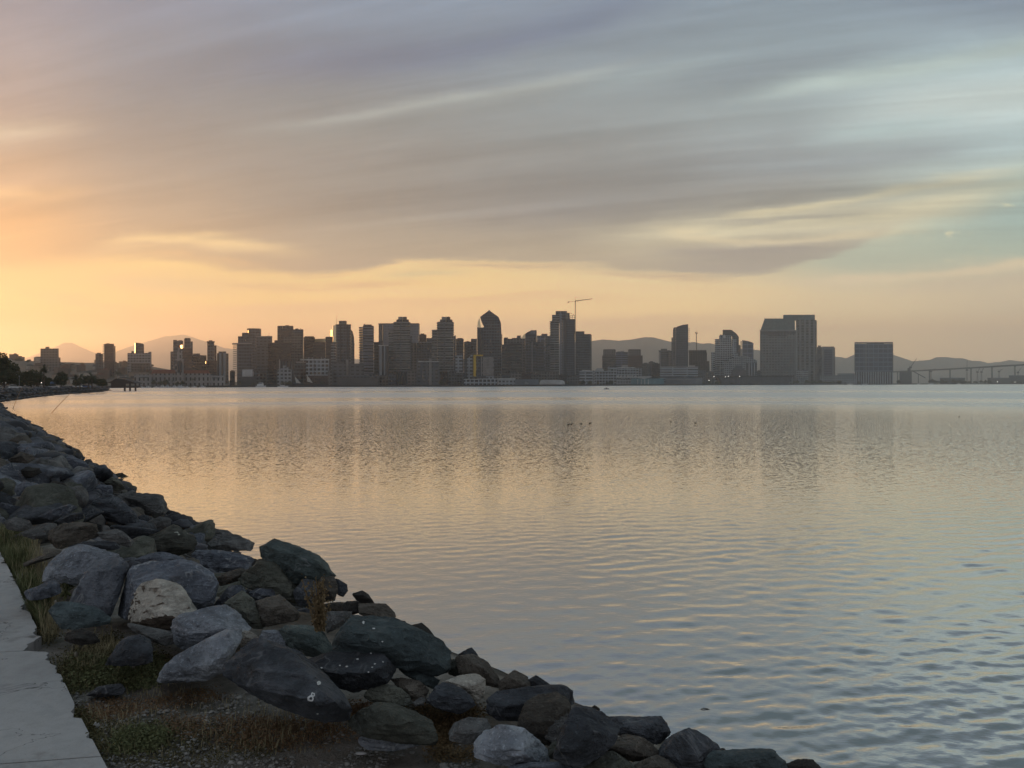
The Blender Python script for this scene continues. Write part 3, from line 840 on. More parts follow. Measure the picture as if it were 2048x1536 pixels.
b = B('office_block', 'low dark block between the brick tower and the flat-capped tower', 385, 413, 560)
b.part('wall', 'brown', 384, 413, 710.5, dep=25); b.part('penthouse', 'slate', 386, 400, 707, 711, 10, 5)
b = B('apartment_tower', 'slim tower with an overhanging flat cap near a flashing sun glint', 413, 433, 470)
b.part('wall', 'slate', 414.5, 428.5, 684, dep=20); b.part('wing', 'brown', 428.7, 433, 691, dep=16, dd=3); b.part('cap', 'concd', 413.5, 429.5, 682.3, 684.2, 22, -1); b.part('penthouse', 'roofd', 418, 425, 680.5, 683, 8, 5)
b.part('podium', 'red_brown', 412, 434, 721, dep=18, dd=-8)
g_ = b.part('glint_panel', 'glint', 411, 415, 722, 727, 2, -9)
b = B('apartment_block', 'mid-rise with pale vertical piers beside the dark tower with jagged balconies', 433, 457, 420)
b.part('wall', 'columns', 434, 452, 706.5, dep=20); b.part('penthouse', 'slate', 437, 452, 703, 707.5, 14, 4); b.part('wing', 'slate', 452.2, 457, 707, dep=18, dd=2)
# ---- the first tall cluster
b = B('apartment_tower', 'dark tower with jagged balconies and stepped crown, leftmost of the downtown cluster', 464, 504, 330)
b.part('wall', 'dark_glass', 474, 503, 687, dep=26); b.part('wall_upper', 'slate', 476, 500, 672.5, 688, 20, 4); b.part('penthouse', 'slate', 484, 497, 665.5, 673, 14, 6)
b.slabs(466, 476, 688.5, 752, 18, dep=14); b.part('terrace', 'conc', 464.5, 503.5, 686, 688, 27, -2); b.part('glint_panel', 'glint', 483, 491, 679, 682, 2, 3)
b = B('office_tower', 'grey tower with a drum-shaped top standing behind the jagged-balcony tower', 488, 546, 520)
b.rnd_('drum', 'slate', 490, 517.5, 656.5, 673); b.part('wall', 'slate', 488, 512, 672, dep=24, dd=4); b.part('wall_wing', 'grey_plain', 512.2, 544.5, 673, dep=26, dd=2)
b.part('glint_panel', 'glint', 495.6, 497, 660.5, 666.5, 1, -1.2); b.part('cornice', 'conc', 511.5, 545, 672, 673.6, 27, 1); b.mast('antenna', 538, 666, 673)
b = B('office_block', 'blank pale grey windowed slab set before the drum-topped tower', 511, 536, 380)
b.part('wall', 'grey_plain', 512, 535.5, 694, dep=22); b.part('podium', 'slate', 508, 536, 733, dep=14, dd=-8); b.part('roof', 'roofd', 515, 532, 692.6, 694.5, 12, 4)
b = B('office_block', 'very dark brown blocky office slab left of the tall beige gridded tower', 536, 584, 400)
b.part('wall', 'brown', 536, 582, 685, dep=26); b.part('penthouse', 'brown', 549, 566, 680.5, 686, 14, 4)
b = B('office_tower', 'dark brown tower with two bright window glints at its flat top', 555, 588, 620)
b.part('wall', 'brown', 555, 587, 653, dep=26); b.part('parapet', 'roofd', 555.5, 586.5, 651.5, 653.5, 24, 1.5); b.part('glint_panel', 'glint', 563, 565.2, 652.5, 657, 1, -1.2); b.part('glint_corner', 'glint', 555, 556.4, 653.5, 658, 1, -1.3); b.part('penthouse', 'roofd', 571, 578, 650.3, 652, 10, 6)
b = B('office_tower', 'beige gridded tower with lower left shoulder beside the dark brown tower', 567, 608, 460)
b.part('wall', 'beige_grid', 584, 607, 660, dep=26); b.part('shoulder', 'beige_grid', 567, 583.8, 674, dep=24, dd=2); b.part('crown', 'slate', 586, 606.5, 658.6, 665, 22, -.6); b.part('penthouse', 'roofd', 591, 597, 657, 660, 10, 6)
b.part('antenna_base', 'steel', 601, 602, 656.5, 659, 2, 5)
b = B('office_block', 'plain dark brown block right of the beige gridded tower', 607, 631, 520)
b.part('wall', 'brown', 607.5, 630, 674.5, dep=24); b.part('penthouse', 'brown', 609, 628, 672.5, 675, 14, 4)
b = B('office_block', 'wide dark brown hotel with a gold-lit roof band', 625, 668, 450)
b.part('wall', 'brown', 626, 651, 684, dep=26); b.part('roof_band', 'glint', 625.5, 651, 677, 683.8, 20, 2); b.part('wing', 'brown', 651.2, 667, 673.5, dep=26, dd=2); b.part('bay', 'brown_band', 626.5, 629, 686, None, 4, -3)  # sunlight on the roof band is put into its gold colour
b = B('office_tower', 'tall grey tower with a thin mast and golden sunlit left corner', 660, 710, 380)
b.part('wall', 'slate', 672.5, 702, 650, dep=30); b.part('crown', 'warm_grey', 678, 693.5, 641.5, 650.5, 18, 6); b.mast('antenna', 673.4, 632, 650)
b.rnd_('glint_corner', 'glint', 665, 674, 650.5, 684, dd=-1); b.part('left_bay', 'glint', 660, 665.2, 659.5, 672, 10, 2); b.part('left_wall', 'balcony', 662, 672.3, 684.2, dep=20, dd=1)
b.part('right_wall', 'dark_glass', 702.2, 709, 663, None, 22, 3, top=[(709, 690), (708.3, 675), (705.5, 663), (702.2, 659)]); b.part('pier', 'dark_columns', 679.5, 682, 650.6, None, 2, -2.2); b.part('pier', 'dark_columns', 694, 696, 650.6, None, 2, -2.2)
b.part('roof', 'roofd', 671, 702.5, 648.6, 650.2, 24, 2)
b = B('parking_structure', 'white open-deck gridded block with rooftop stubs below the golden-cornered tower', 600, 659, 130)
b.part('wall', 'white_grid', 612, 658, 719.5, 751, 24); b.part('cornice', 'white', 600.5, 658.5, 718, 720, 25, -.6); b.part('stair_core', 'pale', 646, 656, 716.5, 719, 10, 3)
b.part('base', 'red_brown', 612, 657, 751.2, dep=22, dd=1)
for x_ in (617, 624, 642): b.part('vent', 'conc', x_, x_ + 1.6, 714, 719, 2, 4)
b = B('office_block', 'brown block with dark vertical slots and one pale left edge', 558, 592, 190)
b.part('wall', 'dark_columns', 560.5, 587, 722, dep=22); b.part('end_wall', 'conc', 558, 560.3, 719, dep=22, dd=-.5); b.part('roof', 'red_brown', 565, 588, 720.5, 722.5, 16, 1)
b = B('office_block', 'dark squat block left of the white open-deck structure', 590, 614, 150)
b.part('wall', 'dark_glass', 590, 613, 726, dep=24); b.part('cornice', 'conc', 592, 612, 723.5, 726.3, 18, 1)
b = B('stepped_hotel', 'pale stepped old-style hotel rising in tiers above the sailing ships', 553, 586, 70)
b.part('wall', 'pale', 555, 583, 739, None, 18); b.part('wall_tier', 'pale', 561, 577, 734.5, 739.2, 14, 2); b.part('wall_top', 'pale', 566, 573, 731, 735, 9, 4); b.part('wing', 'grey_grid', 553.5, 554.8, 744, None, 16, 1)
b = B('billboard_building', 'blank white panel building low under the jagged-balcony tower', 483, 508, 60)
b.part('wall', 'white', 484.5, 505, 739, 753, 14); b.part('side_wall', 'conc', 505.2, 508, 743, 752, 12, 1); b.part('base', 'concd', 482, 512, 753.2, None, 14, -1)
b = B('office_block', 'grey block with a rooftop stub row below the tall mast tower', 662, 731, 110)
b.part('wall', 'grey_plain', 663.5, 692, 725.5, dep=22); b.part('wing', 'grey_plain', 697, 728, 727, dep=22, dd=2); b.part('core', 'conc', 692.3, 696.7, 719, dep=16, dd=4); b.part('roof', 'roofd', 666, 690, 724, 726, 14, 2)
b = B('apartment_tower', 'narrow blue balcony tower with a sunlit left side right of the tall mast tower', 717, 750, 300)
b.part('wall', 'balcony_blue', 726, 747.5, 651.5, dep=26); b.part('penthouse', 'slate', 727, 743.5, 649, 652, 16, 4); b.part('glint_corner', 'glint', 719.5, 725.8, 655.5, 702, 10, 2); b.part('left_wall', 'balcony', 719.5, 725.8, 702.2, dep=16, dd=2)
b.slabs(717.8, 748.3, 655, 750, 20, M_SLABB, dep=30)
b.part('mast_box', 'steel', 728, 730, 647.6, 650, 2, 6)
b = B('office_block', 'dark slab squeezed right of the narrow blue balcony tower', 747, 766, 330)
b.part('wall', 'dark_glass', 748, 757.5, 684, dep=24); b.part('wing', 'slate', 757.7, 766, 680.5, dep=22, dd=3)
b = B('office_tower', 'broad pale grey twin-panelled tower behind the left balcony tower', 756, 841, 640)
b.part('wall', 'pale_panel', 766.5, 838, 648.2, dep=34); b.part('side_wall', 'slate', 757.5, 765, 648.2, dep=30, dd=2); b.part('corner_strip', 'glint', 765.2, 766.4, 649, 720, 4, 1); b.part('parapet', 'concd', 757, 839, 646.5, 648.1, 32, 1); b.part('end_wall', 'slate', 838.2, 839.5, 648, dep=28, dd=2)
b = B('office_block', 'block with white and dark vertical stripes left of the left balcony tower', 757, 779, 210)
b.part('wall', 'columns', 757, 770.5, 691, dep=20); b.part('wing', 'dark_columns', 770.7, 778, 692, dep=18, dd=1); b.part('cornice', 'white', 756.8, 777, 690, 691.6, 20, -.8)
def twin(x, label):
    b = B('apartment_tower', label, x - 11, x + 38, 230)
    b.part('wall', 'balcony', x + 1, x + 33, 643.5, dep=28, dd=2); b.part('left_wing', 'balcony', x - 9.5, x + .8, 659.5, dep=24, dd=4); b.part('wall_upper', 'slate', x + 6, x + 31, 639, 644, 18, 6)
    b.part('penthouse', 'conc', x + 9.5, x + 26.5, 633.5, 640, 12, 6); b.part('sunlit_pier', 'glint', x + 16.2, x + 19, 634, 643, 2, 3); b.part('penthouse_side', 'roofd', x + 20.5, x + 26.8, 633.6, 641, 2, 5)
    b.part('pier', 'slate', x + 13.2, x + 16, 644, 742, 2, -1.5); b.part('right_wing', 'slate', x + 33.2, x + 36.5, 672, dep=22, dd=4)
    b.slabs(x - .5, x + 34.3, 646, 742, 22, dep=30); b.slabs(x - 10.6, x - .2, 661.5, 742, 19, dep=24, dd=2)
    b.part('podium', 'dark_columns', x + 1, x + 33, 743, dep=20, dd=-4); b.part('podium_wing', 'grey_grid', x - 8, x + .8, 745, dep=18, dd=-3)
    return b
twin(787, 'left of two matching balcony towers with a small square rooftop block')
twin(874, 'right of two matching balcony towers with a small square rooftop block')
b = B('office_block', 'grey square-windowed building with gold-lit panes between the two balcony towers', 823, 866, 320)
b.part('wall', 'grey_grid', 834.5, 864, 685, dep=26); b.part('side_wall', 'warm_grey', 823.5, 834.2, 686.5, None, 22, 2); b.part('cornice', 'pale', 834, 864.5, 683.2, 685.4, 26, -.8); b.part('glint_panel', 'glint', 825, 828, 687, 703, 1, .6); b.part('glint_panel', 'glint', 830, 833.4, 687, 703, 1, .6)
b = B('office_block', 'dark stepped rooftop rising behind the square-window grid building', 838, 866, 460)
b.part('wall', 'brown', 839, 853, 669, dep=22); b.part('wing', 'slate', 853.2, 865, 676, dep=22, dd=2); b.part('penthouse', 'brown', 841, 849, 667, 670, 10, 4)
b = B('office_block', 'low grey block with a pale roof line between the two balcony tower bases', 831, 880, 90)
b.part('wall', 'grey_plain', 833, 858, 724, dep=24); b.part('wall_right', 'grey_plain', 863.5, 878, 724.2, dep=24, dd=1); b.part('core', 'conc', 858.3, 863.2, 717, dep=18, dd=2); b.part('cornice', 'white', 836, 878.5, 722.3, 724, 24, -1); b.part('penthouse', 'grey_plain', 832, 842, 719, 723.8, 12, 4)
# ---- middle
b = B('office_tower', 'black tower with an angular facade right behind the right balcony tower', 911, 930, 420)
b.part('wall', 'dark_glass', 912, 927.5, 677.5, dep=24); b.part('roof', 'roofd', 915, 925, 676, 678, 12, 4); b.part('wing', 'slate', 909, 911.8, 671, dep=20, dd=4)
b = B('office_tower', 'black wedge of glass between two grey slabs left of the pointed tower', 927, 956, 460)
b.part('wall', 'dark_glass', 928, 943, 684, None, 24, 0, top=[(943, 684), (935, 682), (928, 684)]); b.part('wing', 'slate', 942, 954, 677.5, dep=22, dd=20); b.part('front_bay', 'slate', 930.5, 934.5, 690, None, 6, -8)
b = B('apartment_block', 'white-banded balcony block at the foot of the black tower right of the right balcony tower', 910, 928, 170)
b.part('wall', 'white_band', 911, 925, 711, dep=18); b.part('stair_core', 'slate', 922, 926, 706, 730, 6, 5); b.part('base', 'grey_grid', 909, 943, 745, None, 16, -6); b.part('base_roof', 'white', 914, 942, 744, 745, 12, -5)
b = B('apartment_block', 'narrow white banded block next to the yellow-framed building', 933, 946, 150)
b.part('wall', 'white_band', 934.5, 945, 712, None, 18, 0, top=[(945, 708), (941, 711), (937, 716), (934.5, 713)]); b.part('stair_core', 'dark_glass', 928.5, 934.3, 722, None, 14, 2)
b = B('office_tower', 'tall pointed glass tower with a faceted obelisk-like peak', 953, 1005, 330)
b.part('wall', 'slate', 954.5, 1003, 651, None, 34, 0, top=[(1003, 664), (1002, 645), (978, 645), (970, 652), (966, 655), (954.5, 654.5)])
b.part('crown', 'blue_glass', 958, 1002, 623, 652, 30, 2, top=[(1002, 650), (1001.6, 645), (997.5, 634), (981.5, 622.6), (975.5, 622.6), (960.5, 633.5), (964, 645), (969, 654), (985, 654), (1002, 654)])
b.part('glint_corner', 'glint', 955, 962, 634, 654, 2, 10, top=[(962, 654), (955.2, 654), (955.2, 646), (959.2, 635)]); b.part('finial', 'white', 975.5, 981.5, 619.5, 622.6, 4, 8, top=[(975.5, 622.5), (981.5, 622.5), (978.5, 619)])
b.part('left_bay', 'dark_columns', 954.7, 965, 656, None, 3, -3.2); b.part('right_side', 'dark_glass', 1003.2, 1004.6, 668, None, 26, 4)
b.part('window_stack', 'concd', 963, 967.5, 680, 712, 1, -4.4)
b = B('office_block', 'low block with a bright yellow frame and a white zigzag screen', 945, 991, 110)
b.part('wall', 'slate', 948, 989, 711, dep=22); b.part('yellow_frame', 'yellow', 947, 952.2, 709.5, 753, 3, -3.2); b.part('yellow_beam', 'yellow', 952.3, 966, 709.5, 712.2, 3, -3); b.part('left_wall', 'concd', 945.2, 946.8, 712, None, 16, 1)
b.part('fin', 'conc', 962.5, 964, 713, 752, 2, -3.1)
zz_ = MB()
d_ = b.d - 1.2; wq = at(977, 768, d_)
for i in range(10):
    for j in range(7):
        xx = 966.5 + i * 2.2; y0 = 714 + j * 5.4; sgn = 1 if (j % 2) else -1
        p0 = at(xx - sgn * .6, y0 + 5.2, d_); p1 = at(xx + sgn * .6, y0, d_)
        w_ = .75
        zz_.quad([p0 + Vector((-w_, 0, 0)), p0 + Vector((w_, 0, 0)), p1 + Vector((w_, 0, 0)), p1 + Vector((-w_, 0, 0))])
o = zz_.build('zigzag_screen', M_CONC, b.r)
so_ = o.modifiers.new('thick', 'SOLIDIFY'); so_.thickness = .5
b = B('office_block', 'brown block with pale horizontal bands right of the pointed tower', 1004, 1050, 260)
b.part('wall', 'brown_band', 1019, 1043, 687, dep=26); b.part('wing', 'brown_band', 1004, 1018.8, 689, dep=24, dd=3); b.part('tower_back', 'warm_grey', 1007.5, 1049, 677.5, None, 26, 40); b.part('penthouse', 'slate', 1008, 1016, 675, 678, 10, 44); b.part('roof', 'roofd', 1024, 1034, 675.8, 678, 10, 46)
b = B('office_tower', 'dark tower with a gold-lit sloping left shoulder and a slanted glass top', 1033, 1076, 340)
b.part('wall', 'dark_glass', 1050.5, 1073.5, 668, None, 28, 0, top=[(1073.5, 660.5), (1062.5, 660.5), (1055, 664.5), (1050.5, 667.5)]); b.part('crown_glass', 'pale_panel', 1057, 1071.5, 662.5, 667.5, 1, -1.2, top=[(1057, 667.5), (1071.5, 667.5), (1071.5, 662.2), (1063, 662.2)])
b.part('sunlit_shoulder', 'glint', 1043, 1050.3, 667, 677, 14, 3, top=[(1042, 677), (1050.3, 677), (1050.3, 667), (1047, 670)]); b.part('left_wall', 'brown', 1042, 1050.3, 677.2, None, 20, 4); b.part('left_block', 'slate', 1034, 1041.8, 671, None, 20, 6)
b.part('column', 'conc', 1063.5, 1065, 683, 750, 2, -2.2)
b = B('office_block', 'blue-grey block with a flat roof between the slanted-top tower and the tall stepped tower', 1073, 1102, 360)
b.part('wall', 'navy', 1074, 1090, 671, dep=26); b.part('wing', 'slate', 1090.2, 1101, 672, dep=24, dd=3); b.part('penthouse', 'slate', 1083, 1095, 667.5, 672, 12, 4); b.part('front_wall', 'dark_glass', 1068, 1088, 684, None, 16, -30)
b = B('apartment_tower', 'tallest stepped balcony tower with a pale vertical stripe below the construction crane', 1098, 1151, 300)
b.part('wall', 'balcony', 1101, 1118.5, 644, dep=28); b.part('wall_mid', 'balcony', 1104.5, 1121, 629.8, 645, 22, 4); b.part('stripe', 'pale_panel', 1119.2, 1124.6, 626, None, 10, -2.5); b.part('wall_right', 'blue_glass', 1124.8, 1150, 638, None, 30, 1)
b.part('wall_top', 'slate', 1111.5, 1134, 622, 640, 20, 5); b.part('penthouse', 'slate', 1134.2, 1139.5, 625.5, 640, 16, 6); b.part('rib', 'conc', 1120.5, 1122, 622, 634, 2, 3); b.part('fin', 'dark_columns', 1130.5, 1133, 640, None, 2, -1.2); b.part('fin', 'pale_panel', 1127, 1128.2, 640, None, 2, -1.2)
b.slabs(1099.4, 1118.8, 643, 742, 23, dep=26); b.slabs(1103.8, 1119.5, 630.5, 641, 4, dep=20, dd=3)
fr_ = MB(); d_ = b.d + 8
for px0, py0_, px1, py1_ in ((1140, 631, 1149, 631), (1149, 631, 1149, 638), (1140, 631, 1140, 638), (1144.5, 631, 1144.5, 638), (1140, 634.5, 1149, 634.5), (1140, 626, 1145, 628), (1145, 628, 1149, 631)): fr_.tube(at(px0, py0_, d_), at(px1, py1_, d_), .4, n=4)
fr_.build('roof_frame', M_STEEL, b.r)
b = B('office_tower', 'grey-green gridded tower right of the tallest stepped tower', 1150, 1184, 360)
b.part('wall', 'slate', 1150.5, 1181.5, 668, dep=30); b.part('wall_upper', 'slate', 1151, 1169, 662.5, 669, 24, 2); b.part('side_wall', 'dark_glass', 1181.7, 1183.2, 668.5, None, 24, 1)
b.slabs(1180.8, 1184, 672, 740, 17, M_SLABB, dep=10, dd=1)
b = B('low_rise', 'long tan low building with square openings at the foot of the tallest stepped tower', 1058, 1119, 120)
b.part('wall', 'beige_grid', 1062, 1117, 743, dep=22); b.part('roof', 'roofd', 1072, 1100, 741.5, 743.3, 14, 2); b.part('left_wing', 'red_brown', 1044, 1061.8, 746, dep=20, dd=1)
# ---- right
b = B('office_block', 'white four-storey block with long window rows left of the dome-roofed white block', 1157, 1187, 130)
b.part('wall', 'white_band', 1159, 1185, 742, None, 26); b.part('roof', 'white', 1164, 1181, 740, 742.2, 16, 3); b.part('stair_core', 'pale', 1185.2, 1189, 741, None, 20, 1)
b = B('office_block', 'white block with a rounded pale roof between white office blocks on the waterfront', 1186, 1236, 150)
b.part('wall', 'white_grid', 1189.5, 1221, 742, None, 26); b.part('barrel_roof', 'roofl', 1190, 1208, 736.5, 742.2, 20, 3, top=[(1190, 742), (1208, 742), (1206.5, 738), (1203, 736.3), (1195, 736.3), (1191.5, 738)]); b.part('wing', 'white_grid', 1221.2, 1235, 735, None, 26, 1); b.part('penthouse', 'pale', 1215, 1223, 732.5, 742, 14, 5)
b = B('office_block', 'white block with large dark window openings behind the pale-roofed pier hall', 1231, 1281, 160)
b.part('wall', 'white_grid', 1233, 1278, 736, None, 28); b.part('penthouse', 'conc', 1243, 1256, 729.5, 736.2, 14, 4); b.part('roof', 'white', 1234, 1270, 734.6, 736.2, 20, 2)
b = B('office_block', 'very long pale grey waterfront slab with rows of flat windows', 1278, 1398, 170)
b.part('wall', 'white_band', 1297, 1396, 734.5, None, 26); b.part('left_wing', 'pale', 1279, 1296.8, 736, None, 24, 1); b.part('cornice', 'white', 1297, 1396.5, 733.6, 734.7, 26, -.8)
b = B('office_tower', 'left of two matching low brown hotel blocks before the mountains', 1203, 1233, 560)
b.part('wall', 'brown_band', 1204.5, 1232, 711, dep=26); b.part('wall_upper', 'warm_grey', 1206.5, 1231.5, 699.3, 712, 22, 2); b.part('roof', 'roofd', 1207.5, 1230.5, 698.5, 699.6, 18, 3)
b = B('office_tower', 'right of two matching low brown hotel blocks before the mountains', 1254, 1287, 560)
b.part('wall', 'red_brown', 1255.5, 1285.5, 711, dep=26); b.part('wall_upper', 'warm_grey', 1256.5, 1282, 699.3, 712, 22, 2); b.part('roof', 'roofd', 1257.5, 1281, 698.5, 699.6, 18, 3); b.mast('antenna', 1254.3, 696.5, 704)
b = B('office_block', 'bluish block with rooftop plant between the two matching brown hotel blocks', 1231, 1257, 620)
b.part('wall', 'blue_bands', 1232, 1256, 704, dep=24); b.part('penthouse', 'conc', 1235, 1241, 702.4, 704.4, 8, 4); b.part('penthouse', 'conc', 1241.5, 1248, 701.8, 704.4, 8, 5)
b = B('office_block', 'dark tower with a ragged flat top left of the curved-top glass tower', 1316, 1346, 500)
b.part('wall', 'dark_glass', 1318, 1343, 701.5, dep=24); b.part('cap', 'concd', 1317, 1340, 700.6, 702, 26, -1); b.part('penthouse', 'slate', 1322, 1334, 697.5, 701, 12, 4); b.part('left_pier', 'conc', 1317.6, 1321, 704, None, 4, -3)
b.part('right_wing', 'warm_grey', 1337, 1344, 704, None, 16, -8)
b = B('apartment_tower', 'glass tower with a curved sloping top and balconies down its right edge', 1342, 1380, 430)
b.part('wall', 'blue_glass', 1352, 1376.5, 652, None, 28, 0, top=[(1376.5, 648.2), (1366, 649.5), (1356, 652.5), (1352, 655)]); b.part('left_wall', 'warm_grey', 1346, 1351.8, 655, None, 22, 2, top=[(1351.8, 654.5), (1348, 654.8), (1346, 659)]); b.part('left_wing', 'slate', 1343, 1345.8, 675, None, 20, 3)
b.slabs(1375.5, 1380, 658, 690, 9, M_SLABB, dep=12, dd=1); b.part('dark_bay', 'dark_glass', 1346.5, 1350, 684, 720, 2, -.5)
b = B('unfinished_building', 'brown unfinished concrete frame building under the small construction crane', 1377, 1418, 400)
b.part('wall', 'concrete_frame', 1378, 1414, 705, dep=26); b.part('scaffold', 'concrete_frame', 1377.5, 1413, 700.5, 705.2, 22, 1); b.part('lower_frame', 'concrete_frame', 1395, 1419, 722, None, 16, -20); b.part('side_wall', 'conc', 1378, 1390, 730, None, 14, -22)
for x_ in (1380, 1388, 1396, 1403, 1410): b.mast('rebar_column', x_, 698.5, 701, .4, 6)
b = B('apartment_tower', 'white stepped condominium tower with a dark sloping right side', 1420, 1480, 330)
b.part('wall', 'white_grid', 1438.5, 1463, 671, dep=30); b.part('left_tier', 'white_grid', 1430.5, 1438.3, 678, dep=26, dd=2); b.part('low_tier', 'white_band', 1422.5, 1430.3, 704.5, dep=26, dd=3); b.part('right_tier', 'white_band', 1463.2, 1473, 678, None, 20, -2)
b.part('crown', 'brown', 1445.5, 1464, 659.5, 672, 22, 5); b.part('crown_step', 'concd', 1439.5, 1445.3, 669.3, 672, 16, 5); b.part('dark_side', 'dark_glass', 1464, 1477.8, 672, None, 22, 6, top=[(1477.8, 674), (1473, 667), (1465, 661), (1464, 661)])
b.slabs(1428.8, 1431, 679, 703, 7, M_WHITE, dep=12, dd=2); b.part('gable', 'white', 1446.5, 1451.5, 669, 676, 1, -1.2, top=[(1446.5, 676), (1451.5, 676), (1451.5, 671.5), (1449, 668.8), (1446.5, 671.5)]); b.part('right_low_tier', 'white_band', 1463.5, 1476, 707, None, 14, -6)
b = B('office_tower', 'blue glass tower with a slanted roof right of the white stepped condominium', 1481, 1509, 520)
b.part('wall', 'navy', 1484.5, 1507, 685, None, 26, 0, top=[(1507, 686), (1504, 684.5), (1496, 682), (1484.5, 680)]); b.part('left_fin', 'warm_grey', 1481.5, 1483.2, 682, 714, 3, 2); b.part('left_strip', 'brown', 1477.5, 1481, 690, None, 12, 4)
b = B('arched_hall', 'pale hall with a broad arched roof below the blue slanted-roof tower', 1447, 1517, 190)
b.part('wall', 'pale', 1460, 1514, 725, None, 26, 0, top=[(1514, 722), (1510, 719), (1502, 716.5), (1494, 713), (1486, 712), (1478, 713), (1468, 715.5), (1460, 718)]); b.part('roof', 'roofl', 1462, 1504, 712, 716, 22, 3, top=[(1462, 717.5), (1504, 717.5), (1494, 712.4), (1486, 711.5), (1478, 712.4)])
b.part('left_wing', 'pale', 1447.5, 1459.8, 722, dep=22, dd=1); b.part('right_wing', 'columns', 1497, 1513, 726, None, 3, -3.2); b.part('dark_bay', 'dark_glass', 1492, 1497, 726, None, 3, -3.1)
b = B('hotel_tower', 'massive hotel with a steep blue-green hipped roof and a taller flat-topped wing', 1518, 1634, 420)
b.part('wall', 'hotel', 1520, 1593, 661, None, 34); b.part('hipped_roof', 'copper', 1521, 1593, 637, 660, 30, 2, top=[(1521.5, 659.5), (1590, 659.5), (1590, 637), (1529.5, 637)]); b.part('cornice', 'pale', 1519.5, 1594.5, 659.6, 661, 35, -.8)
b.part('tall_wing', 'hotel_tall', 1592, 1632.5, 640, None, 34, 10); b.part('tall_roof', 'copper', 1566.5, 1630, 629.5, 640.2, 30, 12); b.part('side_wall', 'concd', 1632.7, 1634, 641, None, 28, 12)
b.part('loggia', 'dark_columns', 1522, 1592, 664, 667.5, 1, -1.1); b.part('loggia', 'dark_columns', 1536, 1576, 669.5, 672, 1, -1.1); b.part('lower_block', 'white_grid', 1592.5, 1617, 740, None, 8, -2)
b.part('corner_pier', 'pale', 1592.2, 1595.5, 655, None, 2, -.5)
for x_ in (1529.5, 1536, 1544, 1552, 1560): b.mast('finial', x_, 633.5 if x_ < 1531 else 635, 637.5, .5, 14)
b = B('hotel_tower', 'lower grey tower with blue window bands right of the massive hotel', 1632, 1671, 480)
b.part('wall', 'pale_panel', 1644, 1668, 693, dep=28); b.part('left_wing', 'slate', 1634, 1643.8, 694, None, 24, 2); b.part('window_bay', 'blue_bands', 1648.5, 1664.5, 699, None, 2, -2.2); b.part('right_strip', 'concd', 1668.2, 1670.2, 695, None, 22, 2); b.part('penthouse', 'slate', 1636, 1642, 691, 694.5, 10, 5)
b = B('hotel_tower', 'wide boxy navy glass hotel on a white columned base standing alone at the right', 1706, 1789, -60)
b.part('wall', 'navy', 1709.5, 1786, 687.5, 743.5, 34); b.part('parapet', 'navy', 1709.2, 1786.3, 684.2, 686.2, 34, -.6); b.part('roof', 'roofd', 1733, 1768, 684.8, 687.6, 22, 5); b.part('base', 'columns', 1710, 1786, 743.8, None, 30, 1)
b.part('fin', 'conc', 1731.6, 1732.6, 688, 743, 1, -1.1); b.part('corner_post', 'concd', 1785.2, 1786.4, 686, 743.5, 2, -1.3); b.part('corner_post', 'concd', 1709, 1710.2, 686, 743.5, 2, -1.3); b.part('podium_wing', 'pale', 1675, 1709.4, 747, None, 22, 3)

# ---- seat of the county: cream hall with red roofs and a tower
b = B('administration_hall', 'long cream waterfront hall with red tiled roofs and a tall stepped central tower', 267, 451, 70)
b.part('wall', 'cream', 305, 420, 747, None, 18); b.part('left_pavilion', 'cream', 268, 304.6, 749, None, 22, -4); b.part('right_pavilion', 'cream', 420.4, 450, 751, None, 22, -4)
b.part('red_roof', 'tile', 304, 352, 739, 747.3, 16, .5, top=[(302, 747), (352, 747), (350, 739.5), (307, 739.5)]); b.part('red_roof', 'tile', 366, 421, 739, 747.3, 16, .5, top=[(366, 747), (421, 747), (416, 740.5), (368, 740.5)])
b.part('tower', 'cream', 351, 367.5, 718, None, 14, -5); b.part('belfry', 'cream', 354, 364.5, 703, 718.2, 9, -3); b.part('lantern', 'cream', 356.3, 362, 695.5, 703.2, 5, -1); b.part('cupola', 'tile', 357, 361.2, 690, 695.6, 3, 0, top=[(356.6, 695.6), (361.6, 695.6), (359.8, 690.5), (358.4, 690.5)])
b.part('window_bay', 'dark_columns', 354.5, 364, 722, 745, 1, -6.1); b.part('left_slot', 'concd', 279, 296, 754, 755.6, 1, -5.1); b.part('right_slot', 'concd', 424, 440, 755, 756.6, 1, -5.1)

# ---- waterfront sheds, tents and pier buildings
b = B('pier_shed', 'long low dark shed on the waterfront below the narrow blue balcony tower', 672, 757, 14)
b.part('wall', 'concd', 674, 754, 755, None, 20); b.part('roof', 'slate', 673, 755, 751.5, 755.2, 18, -.8)
b = B('pier_building', 'low white terminal with small dark windows left of the blue-grey shed', 926, 1032, 16)
b.part('wall', 'white_grid', 928, 955, 759, None, 14); b.part('roof', 'white', 927, 956, 757.8, 759.2, 15, -.6); b.part('middle_wall', 'white_grid', 955.3, 994, 757, None, 14, 1); b.part('raised_block', 'pale', 972, 988, 752.5, 757.2, 10, 3); b.part('right_wall', 'pale', 995, 1030, 758.5, None, 14, 1); b.part('right_roof', 'roofl', 994, 1031, 756.5, 758.7, 15, 0)
b = B('pier_shed', 'flat blue-grey shed between the white terminal and the white tent', 1028, 1080, 20)
b.part('wall', 'shed', 1030, 1077, 758.5, None, 20); b.part('door', 'pale', 1049, 1057, 763, 768, .6, -.8)
b = B('event_tent', 'long white rounded tent on the wharf below the tallest stepped tower', 1077, 1132, 12, 'tent')
